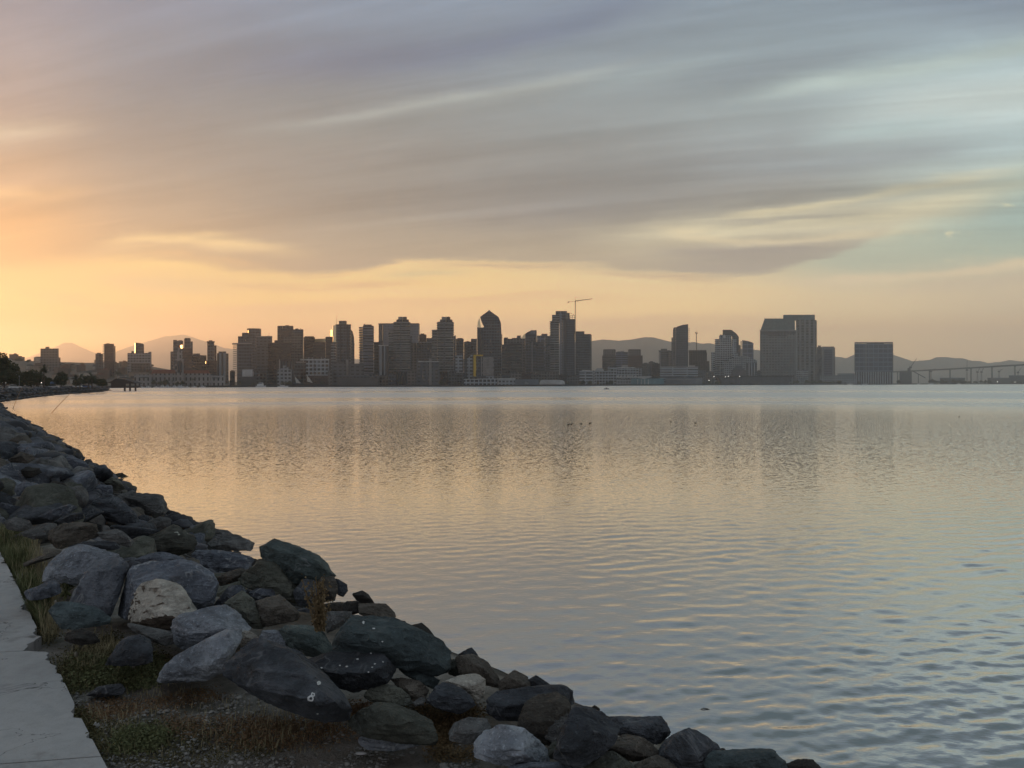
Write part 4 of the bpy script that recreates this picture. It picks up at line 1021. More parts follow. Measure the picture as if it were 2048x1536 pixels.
b.part('canopy', 'white', 1079, 1130, 760, None, 14, 0, top=[(1130, 766), (1128, 762), (1124, 760), (1084, 759.6), (1080.5, 761.5), (1079, 766)]); b.part('frame', 'conc', 1079, 1130, 768, 769, 1, -.6)
b = B('pier_hall', 'teal pier hall with a pale pitched canopy on the waterfront', 1231, 1333, 14)
b.part('wall', 'teal', 1262, 1328, 757, None, 26); b.part('left_wall', 'pale', 1232, 1261.6, 758, None, 22, 1); b.part('pitched_canopy', 'roofl', 1270, 1304, 751.5, 758, 20, -2, top=[(1271, 754), (1275, 753), (1303, 752.3), (1304, 754), (1287, 758)])
for i in range(6): b.part('sawtooth_roof', 'roofl', 1232 + i * 7.2, 1239 + i * 7.2, 750, 755, 20, .5 + .1 * i, top=[(1232.3 + i * 7.2, 755.2), (1239 + i * 7.2, 755.2), (1236.5 + i * 7.2, 750.2), (1232.3 + i * 7.2, 752)])
for i in range(4): b.part('column', 'white', 1275 + i * 7, 1276.2 + i * 7, 758.5, None, .6, -3)
b = B('pier_shed', 'long low blue-grey cruise shed right of the teal pier hall', 1328, 1408, 18)
b.part('wall', 'shed', 1330, 1405, 755, None, 24); b.part('roof', 'slate', 1329, 1406, 752.5, 755.2, 24, -.7); b.part('stripe', 'conc', 1331, 1400, 758.5, 759.5, .5, -.8)

# ---- low city fabric at the feet of the towers
rnd = random.Random(21)
low = [(460, 470, 742), (506, 520, 741), (520, 534, 745), (586, 600, 738), (656, 664, 741), (729, 744, 752), (744, 758, 748), (756, 776, 752), (776, 792, 750), (815, 832, 741), (880, 896, 748), (896, 912, 743), (990, 1004, 748), (1003, 1020, 750), (1020, 1042, 745),
       (1117, 1134, 750), (1134, 1158, 752), (1284, 1300, 727), (1290, 1301, 731), (1297, 1310, 724), (1306, 1320, 727), (1396, 1412, 741), (1412, 1428, 744), (1514, 1522, 742)]
adj = ['brown', 'grey', 'tan', 'dark', 'pale']
nb = {460: 'under the jagged-balcony tower', 506: 'right of the blank white panel building', 520: 'left of the pale stepped hotel', 586: 'behind the dark squat block', 656: 'right of the white open-deck structure', 729: 'below the narrow blue balcony tower', 744: 'left of the striped block base', 756: 'below the striped white and dark block',
      776: 'at the left foot of the left balcony tower', 815: 'at the right foot of the left balcony tower', 880: 'at the left foot of the right balcony tower', 896: 'at the right foot of the right balcony tower', 990: 'right of the zigzag screen', 1003: 'below the pointed tower, right side', 1020: 'below the brown banded block', 1117: 'between the tan low building and the gridded tower', 1134: 'below the grey-green gridded tower',
      1284: 'low beside the right brown hotel block', 1290: 'in the gap before the mountains, nearest the long slab', 1297: 'poking up in the middle of the mountain gap', 1306: 'left of the ragged-topped dark tower base', 1396: 'right end of the long pale slab', 1412: 'left foot of the white stepped condominium', 1514: 'at the left foot of the massive hotel'}
for i, (x0, x1, yt) in enumerate(low):
    mt, ad = [('brown', 'brown'), ('grey_grid', 'grey'), ('beige_grid', 'tan'), ('dark_glass', 'dark'), ('warm_grey', 'warm grey')][i % 5]
    b = B('low_rise', f'small {ad} low-rise {nb[x0]}', x0, x1, 95 + 12 * (i % 4))
    b.part('wall', mt, x0, x1, yt, dep=18); b.part('roof', 'roofd', x0 + (x1 - x0) * .2, x0 + (x1 - x0) * .7, yt - 1.5, yt + .3, 8, 3)

# ---------------------------------------------------------------- cranes
def crane(label, px, y0, y1, d_, jib, cj, ky, w=1.6, cat='crane'):
    q = at(px, 768, d_); r = root('tower_crane', (q.x, q.y, GZ - .15), label, cat)
    b = MB(); z0 = zat(y1, px, d_); z1 = zat(ky, px, d_); zt = zat(y0, px, d_)
    x, y = q.x, q.y
    for sx in (-1, 1):
        for sy in (-1, 1): b.tube((x + sx * w / 2, y + sy * w / 2, z0), (x + sx * w / 2, y + sy * w / 2, z1), .34, n=4)
    z = z0; k = 1
    while z < z1 - w:
        for sy in (-1, 1):
            b.tube((x - k * w / 2, y + sy * w / 2, z), (x + k * w / 2, y + sy * w / 2, z + w * 1.3), .13, n=4)
        z += w * 1.3; k = -k
    b.build('mast', M_CRANE, r)
    b = MB(); b.tube((x, y, z1), (x, y, zt), .5, .2, 5); b.build('tower_peak', M_CRANE, r)
    b = MB(); b.box((x, y, z1 - 1), 2.4, 2.4, 3.0); b.build('cab', M_CRANE, r)
    jx = at(jib[0], jib[1], d_); cx = at(cj[0], cj[1], d_); pk = Vector((x, y, z1 + 1))
    b = MB()
    for dz in (0, 1.6): b.tube(pk + Vector((0, 0, dz)), jx + Vector((0, 0, dz * .4)), .5, .35, 4)
    for t in np.linspace(0, .95, 16):
        a0 = pk.lerp(jx, t); b.tube(a0, pk.lerp(jx, t + .05) + Vector((0, 0, 1.5)), .12, n=4)
    b.build('jib', M_CRANE, r)
    b = MB(); b.tube(pk, cx, .4, .35, 5); b.build('counter_jib', M_CRANE, r)
    b = MB(); b.box(cx - Vector((0, 0, 2.2)), 2.6, 2, 3.2); b.build('counterweight', M_CONCD, r)
    b = MB(); tp = Vector((x, y, zt)); b.tube(tp, pk.lerp(jx, .6), .1, n=3); b.tube(tp, cx, .1, n=3); b.build('tie_rods', M_STEEL, r)
crane('tall tower crane with a slightly raised jib standing above the tallest stepped tower', 1151, 594, 668, 1990, (1184, 598), (1136.5, 604), 603.5)
crane('small distant tower crane above the unfinished brown frame building', 1393, 661, 702, 2450, (1396, 666.5), (1390.5, 665.5), 667)

# ---------------------------------------------------------------- mountains
def ridge(name, pts, d0, thick, seed):
    P = np.array(pts, float); xs = np.arange(P[0, 0], P[-1, 0] + 1, 4.0); ys = np.interp(xs, P[:, 0], P[:, 1])
    V = []; rows = 9
    for i, px in enumerate(xs):
        jag = .9 * mnoise.fractal((px * .03, seed, 0), .9, 2, 5) + .5 * mnoise.noise((px * .21, seed, 3))
        top = at(px, ys[i] - jag, d0).z
        q = at(px, 768, d0); u_ = Vector((q.x, q.y, 0)).normalized()
        for j in range(rows):
            t = j / (rows - 1) * 2 - 1
            h = max(0, 1 - abs(t)) ** .8
            z = top * h + (0 if h in (0, 1) else 40 * mnoise.noise((px * .05, t * 3, seed)))
            V.append((q.x + u_.x * t * thick, q.y + u_.y * t * thick, max(z, -2 if h == 0 else 2)))
    n = len(xs); idx = np.arange(n * rows).reshape(n, rows)
    Fc = np.stack([idx[:-1, :-1], idx[1:, :-1], idx[1:, 1:], idx[:-1, 1:]], -1).reshape(-1, 4)
    o = mesh_obj(name, V, Fc, M_HILL, smooth=True); tag(o, kind='structure'); return o
M_HILL = MP('mountain_scrub', (.17, .15, .12), scale=.002)
ridge('mountains', [(-300, 745), (-120, 735), (20, 728), (60, 713), (100, 699), (128, 686), (144, 685), (162, 694), (180, 702), (200, 709), (225, 707), (245, 698), (270, 690), (298, 682), (330, 672.5), (348, 671.5), (366, 669), (390, 676), (420, 686), (450, 696), (475, 699), (540, 704), (640, 712), (760, 722)], 14600, 1500, 1)
ridge('mountains', [(900, 722), (1000, 706), (1100, 690), (1184, 681.5), (1205, 679), (1235, 681), (1262, 679), (1288, 674.5), (1306, 674), (1328, 680), (1345, 684), (1366, 685), (1386, 683.5), (1402, 687), (1420, 686.5), (1445, 692), (1500, 699), (1560, 704), (1620, 708), (1668, 713)], 9200, 1300, 2)
ridge('mountains', [(1560, 728), (1640, 716), (1668, 713), (1680, 714), (1692, 716.5), (1706, 710), (1730, 701), (1762, 703), (1786, 709), (1806, 716), (1826, 723), (1842, 720.5), (1858, 720), (1872, 714.5), (1892, 713.5), (1912, 717), (1926, 716.5), (1942, 721), (1962, 722), (1976, 726), (2000, 724), (2018, 719.5), (2036, 722), (2080, 726), (2200, 735), (2400, 748)], 10400, 1300, 3)
# the slope behind the left waterfront, running on out of the frame (raised there to keep the low sun off the near bank)
V = []; xs = np.arange(-1500, 500, 18.0); rows = 14
for px in xs:
    for j in range(rows):
        t = j / (rows - 1); d_ = 1330 + t * 900
        yt = np.interp(px, [-1500, -260, -150, 0, 60, 130, 190, 300, 400, 500], [630, 640, 690, 708, 714, 715.5, 716.5, 726, 745, 768])
        hh = (768 - yt) / F * 1950
        z = GZ + hh * (3 * t * t - 2 * t ** 3 if t < 1 else 1) + 2.5 * mnoise.noise((px * .02, t * 6, 1))
        q = at(px, 768, d_); V.append((q.x, q.y, max(z, 2.0) if t > 0 else 2.5))
n = len(xs); idx = np.arange(n * rows).reshape(n, rows)
o = mesh_obj('hillside', V, np.stack([idx[:-1, :-1], idx[1:, :-1], idx[1:, 1:], idx[:-1, 1:]], -1).reshape(-1, 4), MP('hillside_scrub', (.085, .07, .05), scale=.01), smooth=True); tag(o, kind='structure')
def hill_z(px, d_):
    t = min(1, max(0, (d_ - 1330) / 900)); yt = np.interp(px, [-1500, -260, -150, 0, 60, 130, 190, 300, 400, 500], [630, 640, 690, 708, 714, 715.5, 716.5, 726, 745, 768])
    return GZ + (768 - yt) / F * 1950 * (3 * t * t - 2 * t ** 3)
# houses on that slope
M_HW = [MP('house_wall_tan', (.24, .19, .14), scale=.3), MP('house_wall_white', (.36, .33, .29), scale=.3), MP('house_wall_brown', (.13, .09, .07), scale=.3)]
M_HR = [MP('house_roof_brown', (.08, .055, .045), scale=.3), MP('house_roof_red', (.15, .07, .05), scale=.3), MP('house_roof_grey', (.12, .12, .115), scale=.3)]
protos = []
for k in range(5):
    r = bpy.data.objects.new('hillside_house', None); COL.objects.link(r)
    w_, h_, dp_ = [(14, 7, 12), (22, 10, 14), (18, 14, 14), (30, 9, 16), (12, 6, 12)][k]
    b = MB(); b.box((0, 0, -3), w_, dp_, h_ + 3); b.build('wall', M_HW[k % 3], r)
    b = MB()
    if k in (0, 4, 1):
        b.prism([(-w_ / 2 - .6, h_), (w_ / 2 + .6, h_), (w_ / 2 - w_ * .2, h_ + 3.2), (-w_ / 2 + w_ * .2, h_ + 3.2)], (0, -dp_ / 2 - .5, 0), (1, 0, 0), (0, 1, 0), dp_ + 1)
    else:
        b.box((0, 0, h_), w_ + .6, dp_ + .6, .8); b.box((w_ * .15, 0, h_ + .8), w_ * .3, dp_ * .4, 2.4)
    b.build('roof', M_HR[(k * 2) % 3], r)
    protos.append(r)
def copy_tree(o, parent=None):
    c = o.copy(); COL.objects.link(c)
    if parent is not None: c.parent = parent
    for ch in list(o.children): copy_tree(ch, c)
    return c
rnd = random.Random(5)
kinds = ['small tan house with a hipped brown roof on the hazy left hillside', 'wide white house with a hipped roof on the hazy left hillside', 'tall flat-roofed brown house on the hazy left hillside', 'long flat-roofed tan apartment house on the hazy left hillside', 'little white hipped-roof cottage on the hazy left hillside']
for i in range(88):
    px = rnd.uniform(-60, 430); d_ = rnd.uniform(1340, 1340 + 880 * (1 if px < 250 else .5))
    k = rnd.randrange(5)
    q = at(px, 768, d_); z = hill_z(px, d_)
    c = protos[k] if protos[k].get('used') is None else copy_tree(protos[k])
    protos[k]['used'] = 1
    c.location = (q.x, q.y, z); c.rotation_euler = (0, 0, rnd.uniform(-.4, .6) + math.atan2(-q.x, q.y)); 
    s_ = rnd.uniform(.8, 1.3); c.scale = (s_, s_, s_)
    tag(c, kinds[k], 'house', 'houses on the hazy left hillside')
for p_ in protos:
    if 'used' in p_: del p_['used']
for o in COL.objects:
    if 'used' in o: del o['used']
# ---------------------------------------------------------------- stone materials
def stone(name, base, alt, speck=.5, vein=0.0, lichen=0.0, dirt=.35, scale=1.0):
    base = tuple(c * k_ for c, k_ in zip(base, (.86, .87, .86))); alt = tuple(c * k_ for c, k_ in zip(alt, (.92, .93, .92)))
    m = new_mat(name); p = texco('Object')
    oi = X.nt.nodes.new('ShaderNodeObjectInfo'); rnd_ = X(oi.outputs['Random'])
    pv_ = X.nt.nodes.new('ShaderNodeVectorMath'); pv_.operation = 'ADD'
    X.nt.links.new(p.s, pv_.inputs[0]); X.nt.links.new(comb(rnd_ * 37.0, rnd_ * 11.0, rnd_ * 5.0).s, pv_.inputs[1])
    q = X(pv_.outputs[0])
    a_ = noise(q, 1.6 * scale, 5, .62, dist=.8); b_ = noise(q, 9.0 * scale, 5, .68); c_ = noise(q, 55.0, 3, .7)
    wq = comb(*sep(q))
    stretch = vmul(q, (1.0, 2.2, 5.0)); s_ = noise(stretch, 3.0, 4, .6, dist=1.2)
    col = ramp(a_, [(.30, tuple(c * .62 for c in base)), (.48, base), (.66, alt)])
    col = mix(b_.smooth(.44, .62) * .62, col, tuple(c * .45 for c in base))
    col = mix(s_.smooth(.52, .70) * .35, col, tuple(min(1, c * 1.5) for c in alt))
    col = mix(c_.smooth(.56, .70) * speck, col, tuple(min(1, c * 2.3 + .02) for c in base))
    col = mix(c_.smooth(.42, .30) * speck, col, tuple(c * .30 for c in base))
    if vein:
        vd = voro(q, 1.5, 'DISTANCE_TO_EDGE'); vw = noise(q, 4.0, 3, .6)
        vn_ = X.m('ABSOLUTE', noise(q, 1.3, 4, .6, dist=2.0) - .5).smooth(.018, .0)
        col = mix(vn_ * vw.smooth(.4, .6) * vein, col, (.34, .35, .36))
    if lichen:
        l_ = noise(q, 13.0, 2, .5).smooth(.68, .72)
        col = mix(l_ * lichen, col, (.42, .43, .38))
    if dirt:
        d_ = noise(q, 3.1, 5, .7).smooth(.55, .68)
        col = mix(d_ * dirt, col, (.055, .042, .03))
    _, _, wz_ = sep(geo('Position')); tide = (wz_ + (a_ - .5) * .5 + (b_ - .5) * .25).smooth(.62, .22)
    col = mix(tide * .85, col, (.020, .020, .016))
    v = rnd_ * .5 + .75
    col = mix(1.0, col, comb(v, v, v), 'MULTIPLY')
    hgt = b_ * .5 + c_ * .22 + s_ * .5 + X.m('ABSOLUTE', a_ - .5) * .8
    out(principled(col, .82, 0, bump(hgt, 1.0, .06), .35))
    return m
K = 1.0
RM = {
 'blue': stone('stone_blue_grey', (.135, .150, .185), (.23, .25, .29), .45, .7),
 'bluewhite': stone('stone_pale_mottled_blue', (.23, .25, .29), (.36, .38, .42), .6, .4, dirt=.2),
 'dark': stone('stone_dark_slate', (.060, .066, .078), (.10, .108, .125), .3, .25),
 'green': stone('stone_dark_green', (.068, .088, .088), (.11, .135, .13), .25, .2),
 'teal': stone('stone_teal_slate', (.09, .12, .13), (.14, .175, .18), .3, .1, dirt=.15, scale=.8),
 'brown': stone('stone_brown_grey', (.11, .095, .08), (.17, .15, .128), .4, .1),
 'olive': stone('stone_olive_grey', (.105, .11, .092), (.16, .162, .135), .3, .1),
 'grey': stone('stone_mid_grey', (.13, .13, .13), (.20, .20, .198), .45, .2),
 'cream': stone('stone_pale_cream', (.42, .385, .34), (.58, .54, .48), .35, 0, dirt=.25),
 'lichen': stone('stone_lichen_spotted', (.062, .062, .052), (.10, .10, .085), .2, 0, .95),
 'wet': stone('stone_waterline_dark', (.04, .036, .032), (.06, .055, .05), .2, 0),
}

_ico = {}
def ico(n):
    if n not in _ico:
        b = bmesh.new(); bmesh.ops.create_icosphere(b, subdivisions=n, radius=1)
        b.verts.ensure_lookup_table()
        _ico[n] = (np.array([v.co[:] for v in b.verts]), np.array([[v.index for v in f.verts] for f in b.faces]))
        b.free()
    return _ico[n]

def rock_mesh(pts, seed, sub=4, chips=9, p=60.0, rough=1.0, grow=1.05, cam_dir=None):
    """weathered quarry stone filling the hull of pts; returns vertices and faces"""
    rs = np.random.RandomState(seed)
    P = np.array([tuple(v) for v in pts])
    b = bmesh.new()
    for v in P: b.verts.new(v)
    bmesh.ops.convex_hull(b, input=list(b.verts))
    c = P.mean(0); N, Hh = [], []
    for f in b.faces:
        n = np.array(f.normal); h = float(np.dot(n, np.array(f.verts[0].co) - c))
        if h < 0: n, h = -n, -h
        if h > 1e-4 and f.calc_area() > 1e-7: N.append(n); Hh.append(h)
    b.free()
    Q = P - c; size = np.ptp(P, axis=0).max()
    for _ in range(chips):
        n = rs.normal(size=3); n /= np.linalg.norm(n)
        N.append(n); Hh.append((Q @ n).max() * rs.uniform(.84, .95))
    if cam_dir is not None:                      # a few broad fracture faces on the seen side
        for _ in range(5):
            n = np.array(cam_dir) + rs.normal(size=3) * .62; n /= np.linalg.norm(n)
            N.append(n); Hh.append((Q @ n).max() * rs.uniform(.70, .86))
    N = np.array(N); Hh = np.array(Hh)
    V, Fc = ico(sub); ext = np.maximum(np.ptp(P, axis=0), size * .25)
    D = V * ext; D /= np.linalg.norm(D, axis=1)[:, None]
    A = np.maximum(D @ N.T, 0) / Hh
    r = (A ** p).sum(1) ** (-1.0 / p)
    X0 = D * r[:, None] * grow
    ox = rs.uniform(-50, 50, 3)
    s0 = size
    k1, k2, k3 = 1.7 / s0, 5.0 / s0, 14.0 / s0
    dsp = np.empty(len(X0))
    sx = np.array((1.0, 1.6, 2.6))[rs.permutation(3)]
    for i, x in enumerate(X0):
        y = (x * sx) + ox
        dsp[i] = (mnoise.noise(Vector(y * k1)) * .022 + abs(mnoise.noise(Vector(y * k2))) * -.055 + abs(mnoise.noise(Vector(y * k3))) * -.020 + mnoise.noise(Vector(y * k3 * 2.6)) * .007) * s0 * rough
    X0 = X0 + D * dsp[:, None]
    return X0 + c, Fc

def sharp_edges(me, ang=34):
    pass

def set_smooth_by_angle(o, ang=38):
    me = o.data
    me.polygons.foreach_set('use_smooth', np.ones(len(me.polygons), dtype=bool))

CROP = {'A': (0, 1020, .25390625), 'B': (300, 1020, .25390625), 'C': (450, 1146, .25390625), 'D': (900, 1230, .390625), 'E': (0, 800, .1953125), 'F': (0, 1146, .25390625)}
HERO_POLYS = []
hero_n = 0
def hero(crop, mat, label, outline, front=(), sub=4, lift=.18, thick=.8, k=.55, pro=.30, chips=5):
    global hero_n
    hero_n += 1
    ox, oy, s = CROP[crop]
    O = [(ox + x * s, oy + y * s) for x, y in outline]; Fr = [(ox + f[0] * s, oy + f[1] * s, (f[2] if len(f) > 2 else 1.0)) for f in front]
    HERO_POLYS.append(O)
    cx = sum(q[0] for q in O) / len(O); cy = sum(q[1] for q in O) / len(O)
    yb = max(q[1] for q in O); yt = min(q[1] for q in O); w_px = max(q[0] for q in O) - min(q[0] for q in O)
    g = hit_ground(cx, cy * .55 + yb * .45, lift); d0 = g.y; m_ = d0 / F
    wid = min(w_px, (yb - yt) * 1.6) * m_
    rs = random.Random(hero_n * 13)
    pts = []
    for x, y in O: pts.append(at(x, y, d0 + (cy - y) * m_ * k + rs.uniform(-.05, .05) * wid + .04 * wid))
    if not Fr:
        for _ in range(3):
            a_ = rs.uniform(0, 6.28); Fr.append((cx + math.cos(a_) * w_px * .2, cy + math.sin(a_) * (yb - yt) * .22, rs.uniform(.7, 1.1)))
    for x, y, pr in Fr: pts.append(at(x, y, d0 + (cy - y) * m_ * k - pro * wid * pr))
    for x, y in O:
        x2 = cx + (x - cx) * .8; y2 = cy + (y - cy) * .8
        pts.append(at(x2, y2, d0 + (cy - y) * m_ * k + thick * wid))
    V, Fc = rock_mesh(pts, hero_n * 7 + 1, 5 if w_px > 40 else 4, chips + 3, 110.0, .8, 1.10, tuple((Vector((0, 0, H + 2.5)) - pts[0]).normalized()))
    cen = V.mean(0); zb = V[:, 2].min()
    o = mesh_obj('boulder', V, Fc, RM[mat], loc=(cen[0], cen[1], zb), smooth=True)
    o.data.set_sharp_from_angle(angle=math.radians(21))
    tag(o, label, 'boulder', 'riprap boulders along the shore')
    return o

# the stones nearest the path
hero('A', 'bluewhite', 'broad pale blue-grey boulder beside the weeds, left of the tall slanted boulder', [(350, 560), (365, 470), (420, 395), (520, 310), (640, 270), (780, 310), (920, 355), (930, 420), (700, 560), (560, 600)], [(560, 420), (700, 400)], 5)
hero('A', 'blue', 'tall slanted blue-grey boulder between the pale broad boulder and the big faceted one', [(545, 730), (640, 560), (690, 480), (780, 405), (900, 365), (1010, 400), (1000, 480), (940, 620), (900, 760), (860, 850), (740, 800)], [(760, 600), (880, 430)], 5)
hero('A', 'blue', 'large faceted blue boulder with pale crack lines, right behind the cream-topped boulder', [(885, 855), (920, 740), (980, 560), (1040, 440), (1180, 405), (1420, 400), (1560, 430), (1670, 510), (1710, 620), (1680, 720), (1560, 800), (1300, 860)], [(1380, 570), (1150, 520), (1560, 560)], 5, .2)
t_ = hero('A', 'cream', 'cream-topped blocky boulder with a brown underside in front of the faceted blue boulder', [(990, 850), (1050, 660), (1130, 580), (1250, 548), (1390, 580), (1450, 640), (1550, 800), (1540, 840), (1400, 880), (1350, 940), (1200, 925), (1040, 890)], [(1240, 780, 1.2), (1400, 770, 1.2), (1210, 700, .6)], 5, .2)
hero('A', 'teal', 'low teal slate slab at the foot of the tall slanted boulder', [(400, 800), (450, 730), (560, 725), (760, 770), (880, 850), (860, 895), (740, 895), (600, 940), (490, 935), (460, 880)], [(620, 800)], 5)
hero('A', 'blue', 'small low blue-grey rock close to the path edge among weeds', [(190, 640), (290, 600), (420, 548), (490, 600), (480, 655), (330, 705), (220, 710)], [(380, 610)])
hero('A', 'brown', 'flat thin slab with a tan edge above the path weeds', [(180, 420), (300, 368), (470, 308), (495, 340), (380, 390), (200, 445)], [(330, 380)])
hero('A', 'lichen', 'dark wedge-shaped boulder spotted with white lichen', [(1030, 300), (1180, 205), (1370, 115), (1440, 180), (1545, 250), (1500, 320), (1400, 355), (1250, 335), (1100, 345), (930, 330)], [(1300, 230), (1430, 260)], 5)
hero('A', 'blue', 'flat-topped blue slab with a dark shadowed underside right of the lichen boulder', [(1510, 350), (1560, 318), (1760, 318), (1960, 368), (2045, 400), (1990, 462), (1860, 475), (1700, 495), (1560, 415)], [(1750, 360, .4), (1800, 420)], 5)
hero('A', 'bluewhite', 'blocky boulder with a frosted pale top in front of the brown block', [(1360, 950), (1370, 870), (1440, 820), (1560, 800), (1650, 760), (1780, 748), (1880, 810), (1990, 930), (1900, 960), (1830, 1000), (1700, 1065), (1500, 1105), (1400, 1065)], [(1480, 915, 1.1), (1680, 900, 1.1), (1600, 830, .5)], 5)
hero('A', 'bluewhite', 'long pale diagonal boulder slanting down to the dirt', [(1245, 1345), (1310, 1220), (1400, 1140), (1560, 1080), (1700, 1015), (1830, 920), (1915, 905), (1905, 1000), (1830, 1130), (1760, 1270), (1640, 1335), (1400, 1355)], [(1560, 1200, .9), (1780, 1050, .8)], 5)
hero('A', 'dark', 'dark rounded stone standing in the grass by the path', [(830, 1220), (900, 1115), (960, 1010), (1100, 985), (1195, 1010), (1195, 1200), (1050, 1225)], [(1060, 1100)])
hero('A', 'grey', 'flat grey slab lying under the cream-topped boulder', [(1005, 890), (1100, 905), (1250, 945), (1370, 960), (1400, 1040), (1300, 1065), (1200, 1035), (1050, 955)], [(1220, 1000)])
hero('A', 'wet', 'small dark brown rock in the weeds below the teal slab', [(500, 1030), (540, 960), (640, 935), (740, 970), (795, 1040), (640, 1065)], [(640, 1000)])
hero('A', 'dark', 'little striped slate stone alone on the dirt near the path corner', [(680, 1462), (780, 1390), (950, 1365), (985, 1410), (960, 1455), (800, 1475)], [(820, 1420)], lift=.04)
hero('A', 'brown', 'brown faceted boulder above the tan-edged slab, left side', [(370, 290), (400, 170), (500, 105), (640, 95), (780, 120), (800, 200), (640, 250), (500, 300)], [(520, 180), (660, 160)])
hero('A', 'grey', 'grey ridge-topped rock left of the lichen-spotted boulder', [(770, 180), (900, 148), (960, 170), (1060, 250), (1020, 295), (900, 260), (800, 225)], [(910, 200)])
hero('A', 'blue', 'low blue rock between the lichen boulder and the faceted blue boulder', [(1055, 395), (1200, 338), (1300, 328), (1455, 380), (1420, 420), (1200, 430)], [(1260, 370)])
hero('A', 'grey', 'speckled grey rock behind the lichen-spotted boulder', [(1095, 185), (1130, 120), (1250, 55), (1335, 68), (1345, 130), (1200, 195), (1110, 215)], [(1220, 120)])
hero('A', 'dark', 'dark low stone in front of the brown faceted boulder at left', [(520, 300), (600, 270), (720, 245), (860, 240), (1000, 290), (900, 320), (700, 300)], [(760, 275)])
# the middle of the slope
hero('B', 'green', 'big dark green boulder on the waterline at the middle of the slope', [(880, 262), (980, 233), (1150, 280), (1370, 378), (1435, 470), (1470, 520), (1300, 600), (1100, 560), (1000, 480), (900, 372)], [(1150, 400), (1320, 460)], 5, .3)
hero('B', 'olive', 'leaning olive-green slab in front of the big dark green boulder', [(690, 560), (800, 470), (860, 395), (1000, 375), (1130, 440), (1185, 520), (1230, 650), (1215, 760), (1080, 655), (960, 600), (780, 615)], [(1000, 500), (880, 470)], 5)
hero('B', 'brown', 'grainy brown-grey block with a flat front behind the frosted boulder', [(820, 730), (900, 700), (1020, 668), (1190, 820), (1150, 885), (1000, 915), (900, 935), (840, 860)], [(930, 740, 1.1), (1040, 800)], 5)
hero('B', 'olive', 'brown-olive ridge rock left of the grainy flat-fronted block', [(550, 755), (730, 640), (810, 700), (895, 935), (810, 930), (700, 840)], [(740, 720)])
hero('B', 'blue', 'blue stone peeking out left of the olive ridge rock', [(490, 765), (620, 600), (720, 588), (770, 635), (700, 710), (560, 750)], [(640, 660)])
hero('B', 'blue', 'blue low rock under the leaning olive slab', [(770, 655), (900, 588), (1010, 598), (1060, 645), (980, 690), (840, 710)], [(900, 640)])
hero('B', 'bluewhite', 'small round pale blue stone resting behind the huge dark boulder', [(865, 1000), (890, 952), (980, 943), (1080, 980), (1115, 1040), (1105, 1095), (1040, 1105), (930, 1065)], [(980, 1010)])
hero('B', 'cream', 'sliver of tan rock between the long diagonal boulder and the huge dark one', [(735, 950), (800, 960), (860, 1000), (800, 1060), (720, 1080), (700, 1020)], [(770, 1010)])
hero('B', 'grey', 'pale slanting rock behind the flat-topped blue slab', [(340, 300), (420, 240), (560, 180), (700, 200), (830, 260), (800, 320), (560, 320)], [(560, 250)])
hero('B', 'olive', 'grey-olive rock beneath the brown pointed waterline stone', [(660, 200), (760, 175), (850, 215), (900, 270), (860, 330), (740, 280)], [(780, 240)])
hero('B', 'wet', 'dark pointed stone on the waterline left of the big green boulder', [(440, 85), (530, 82), (650, 130), (780, 160), (850, 212), (720, 210), (560, 160)], [(620, 140)])
hero('B', 'grey', 'pale rock below the dark pointed waterline stone', [(380, 190), (470, 140), (600, 160), (680, 210), (600, 260), (440, 250)], [(520, 200)])
hero('B', 'brown', 'brown low rock under the flat-topped blue slab', [(500, 560), (600, 490), (720, 455), (800, 480), (690, 560), (560, 600)], [(640, 530)])
# the near foreground
hb_ = hero('C', 'dark', 'huge dark boulder with two white marks at the edge of the dirt', [(-10, 800), (10, 730), (130, 600), (250, 515), (420, 585), (580, 615), (690, 700), (800, 805), (905, 930), (975, 1050), (965, 1155), (800, 1165), (620, 1120), (450, 1060), (330, 1010), (120, 880)], [(560, 940, 1.2), (620, 800, 1.1), (240, 720, .9), (860, 1060, 1.0)], 5, .3)
hero('C', 'green', 'smooth green-grey boulder behind the huge dark boulder', [(430, 452), (500, 408), (640, 400), (760, 450), (835, 560), (870, 640), (720, 660), (600, 640), (520, 600)], [(620, 480), (740, 560)], 5)
tb_ = hero('C', 'teal', 'large teal-green boulder with a flat sloping top near the water', [(865, 575), (910, 480), (1000, 335), (1200, 368), (1330, 355), (1385, 420), (1560, 478), (1700, 530), (1765, 600), (1775, 790), (1640, 810), (1400, 740), (1250, 660), (1050, 620), (890, 630)], [(1230, 520, 1.0), (1450, 560), (1000, 500)], 5, .3)
sb_ = hero('C', 'dark', 'broad dark slab speckled with white droppings, right of the huge dark boulder', [(620, 690), (800, 645), (1000, 625), (1060, 565), (1200, 588), (1355, 640), (1375, 765), (1310, 840), (1200, 910), (1000, 930), (870, 880), (740, 760)], [(1100, 750, 1.2), (800, 720), (1330, 720)], 5, .25)
hero('C', 'teal', 'slanting teal rock below the large flat-topped teal boulder', [(1370, 760), (1420, 725), (1500, 738), (1560, 770), (1695, 845), (1640, 925), (1560, 885), (1460, 835)], [(1520, 800)])
hero('C', 'brown', 'dull brown rock right of the speckled dark slab', [(1295, 830), (1400, 826), (1530, 850), (1605, 920), (1580, 995), (1480, 1005), (1400, 940)], [(1440, 890)])
hero('C', 'olive', 'rounded mossy rock above the low mottled boulder', [(1085, 965), (1150, 908), (1260, 876), (1380, 908), (1445, 960), (1475, 1035), (1300, 1050), (1150, 1010)], [(1260, 950)])
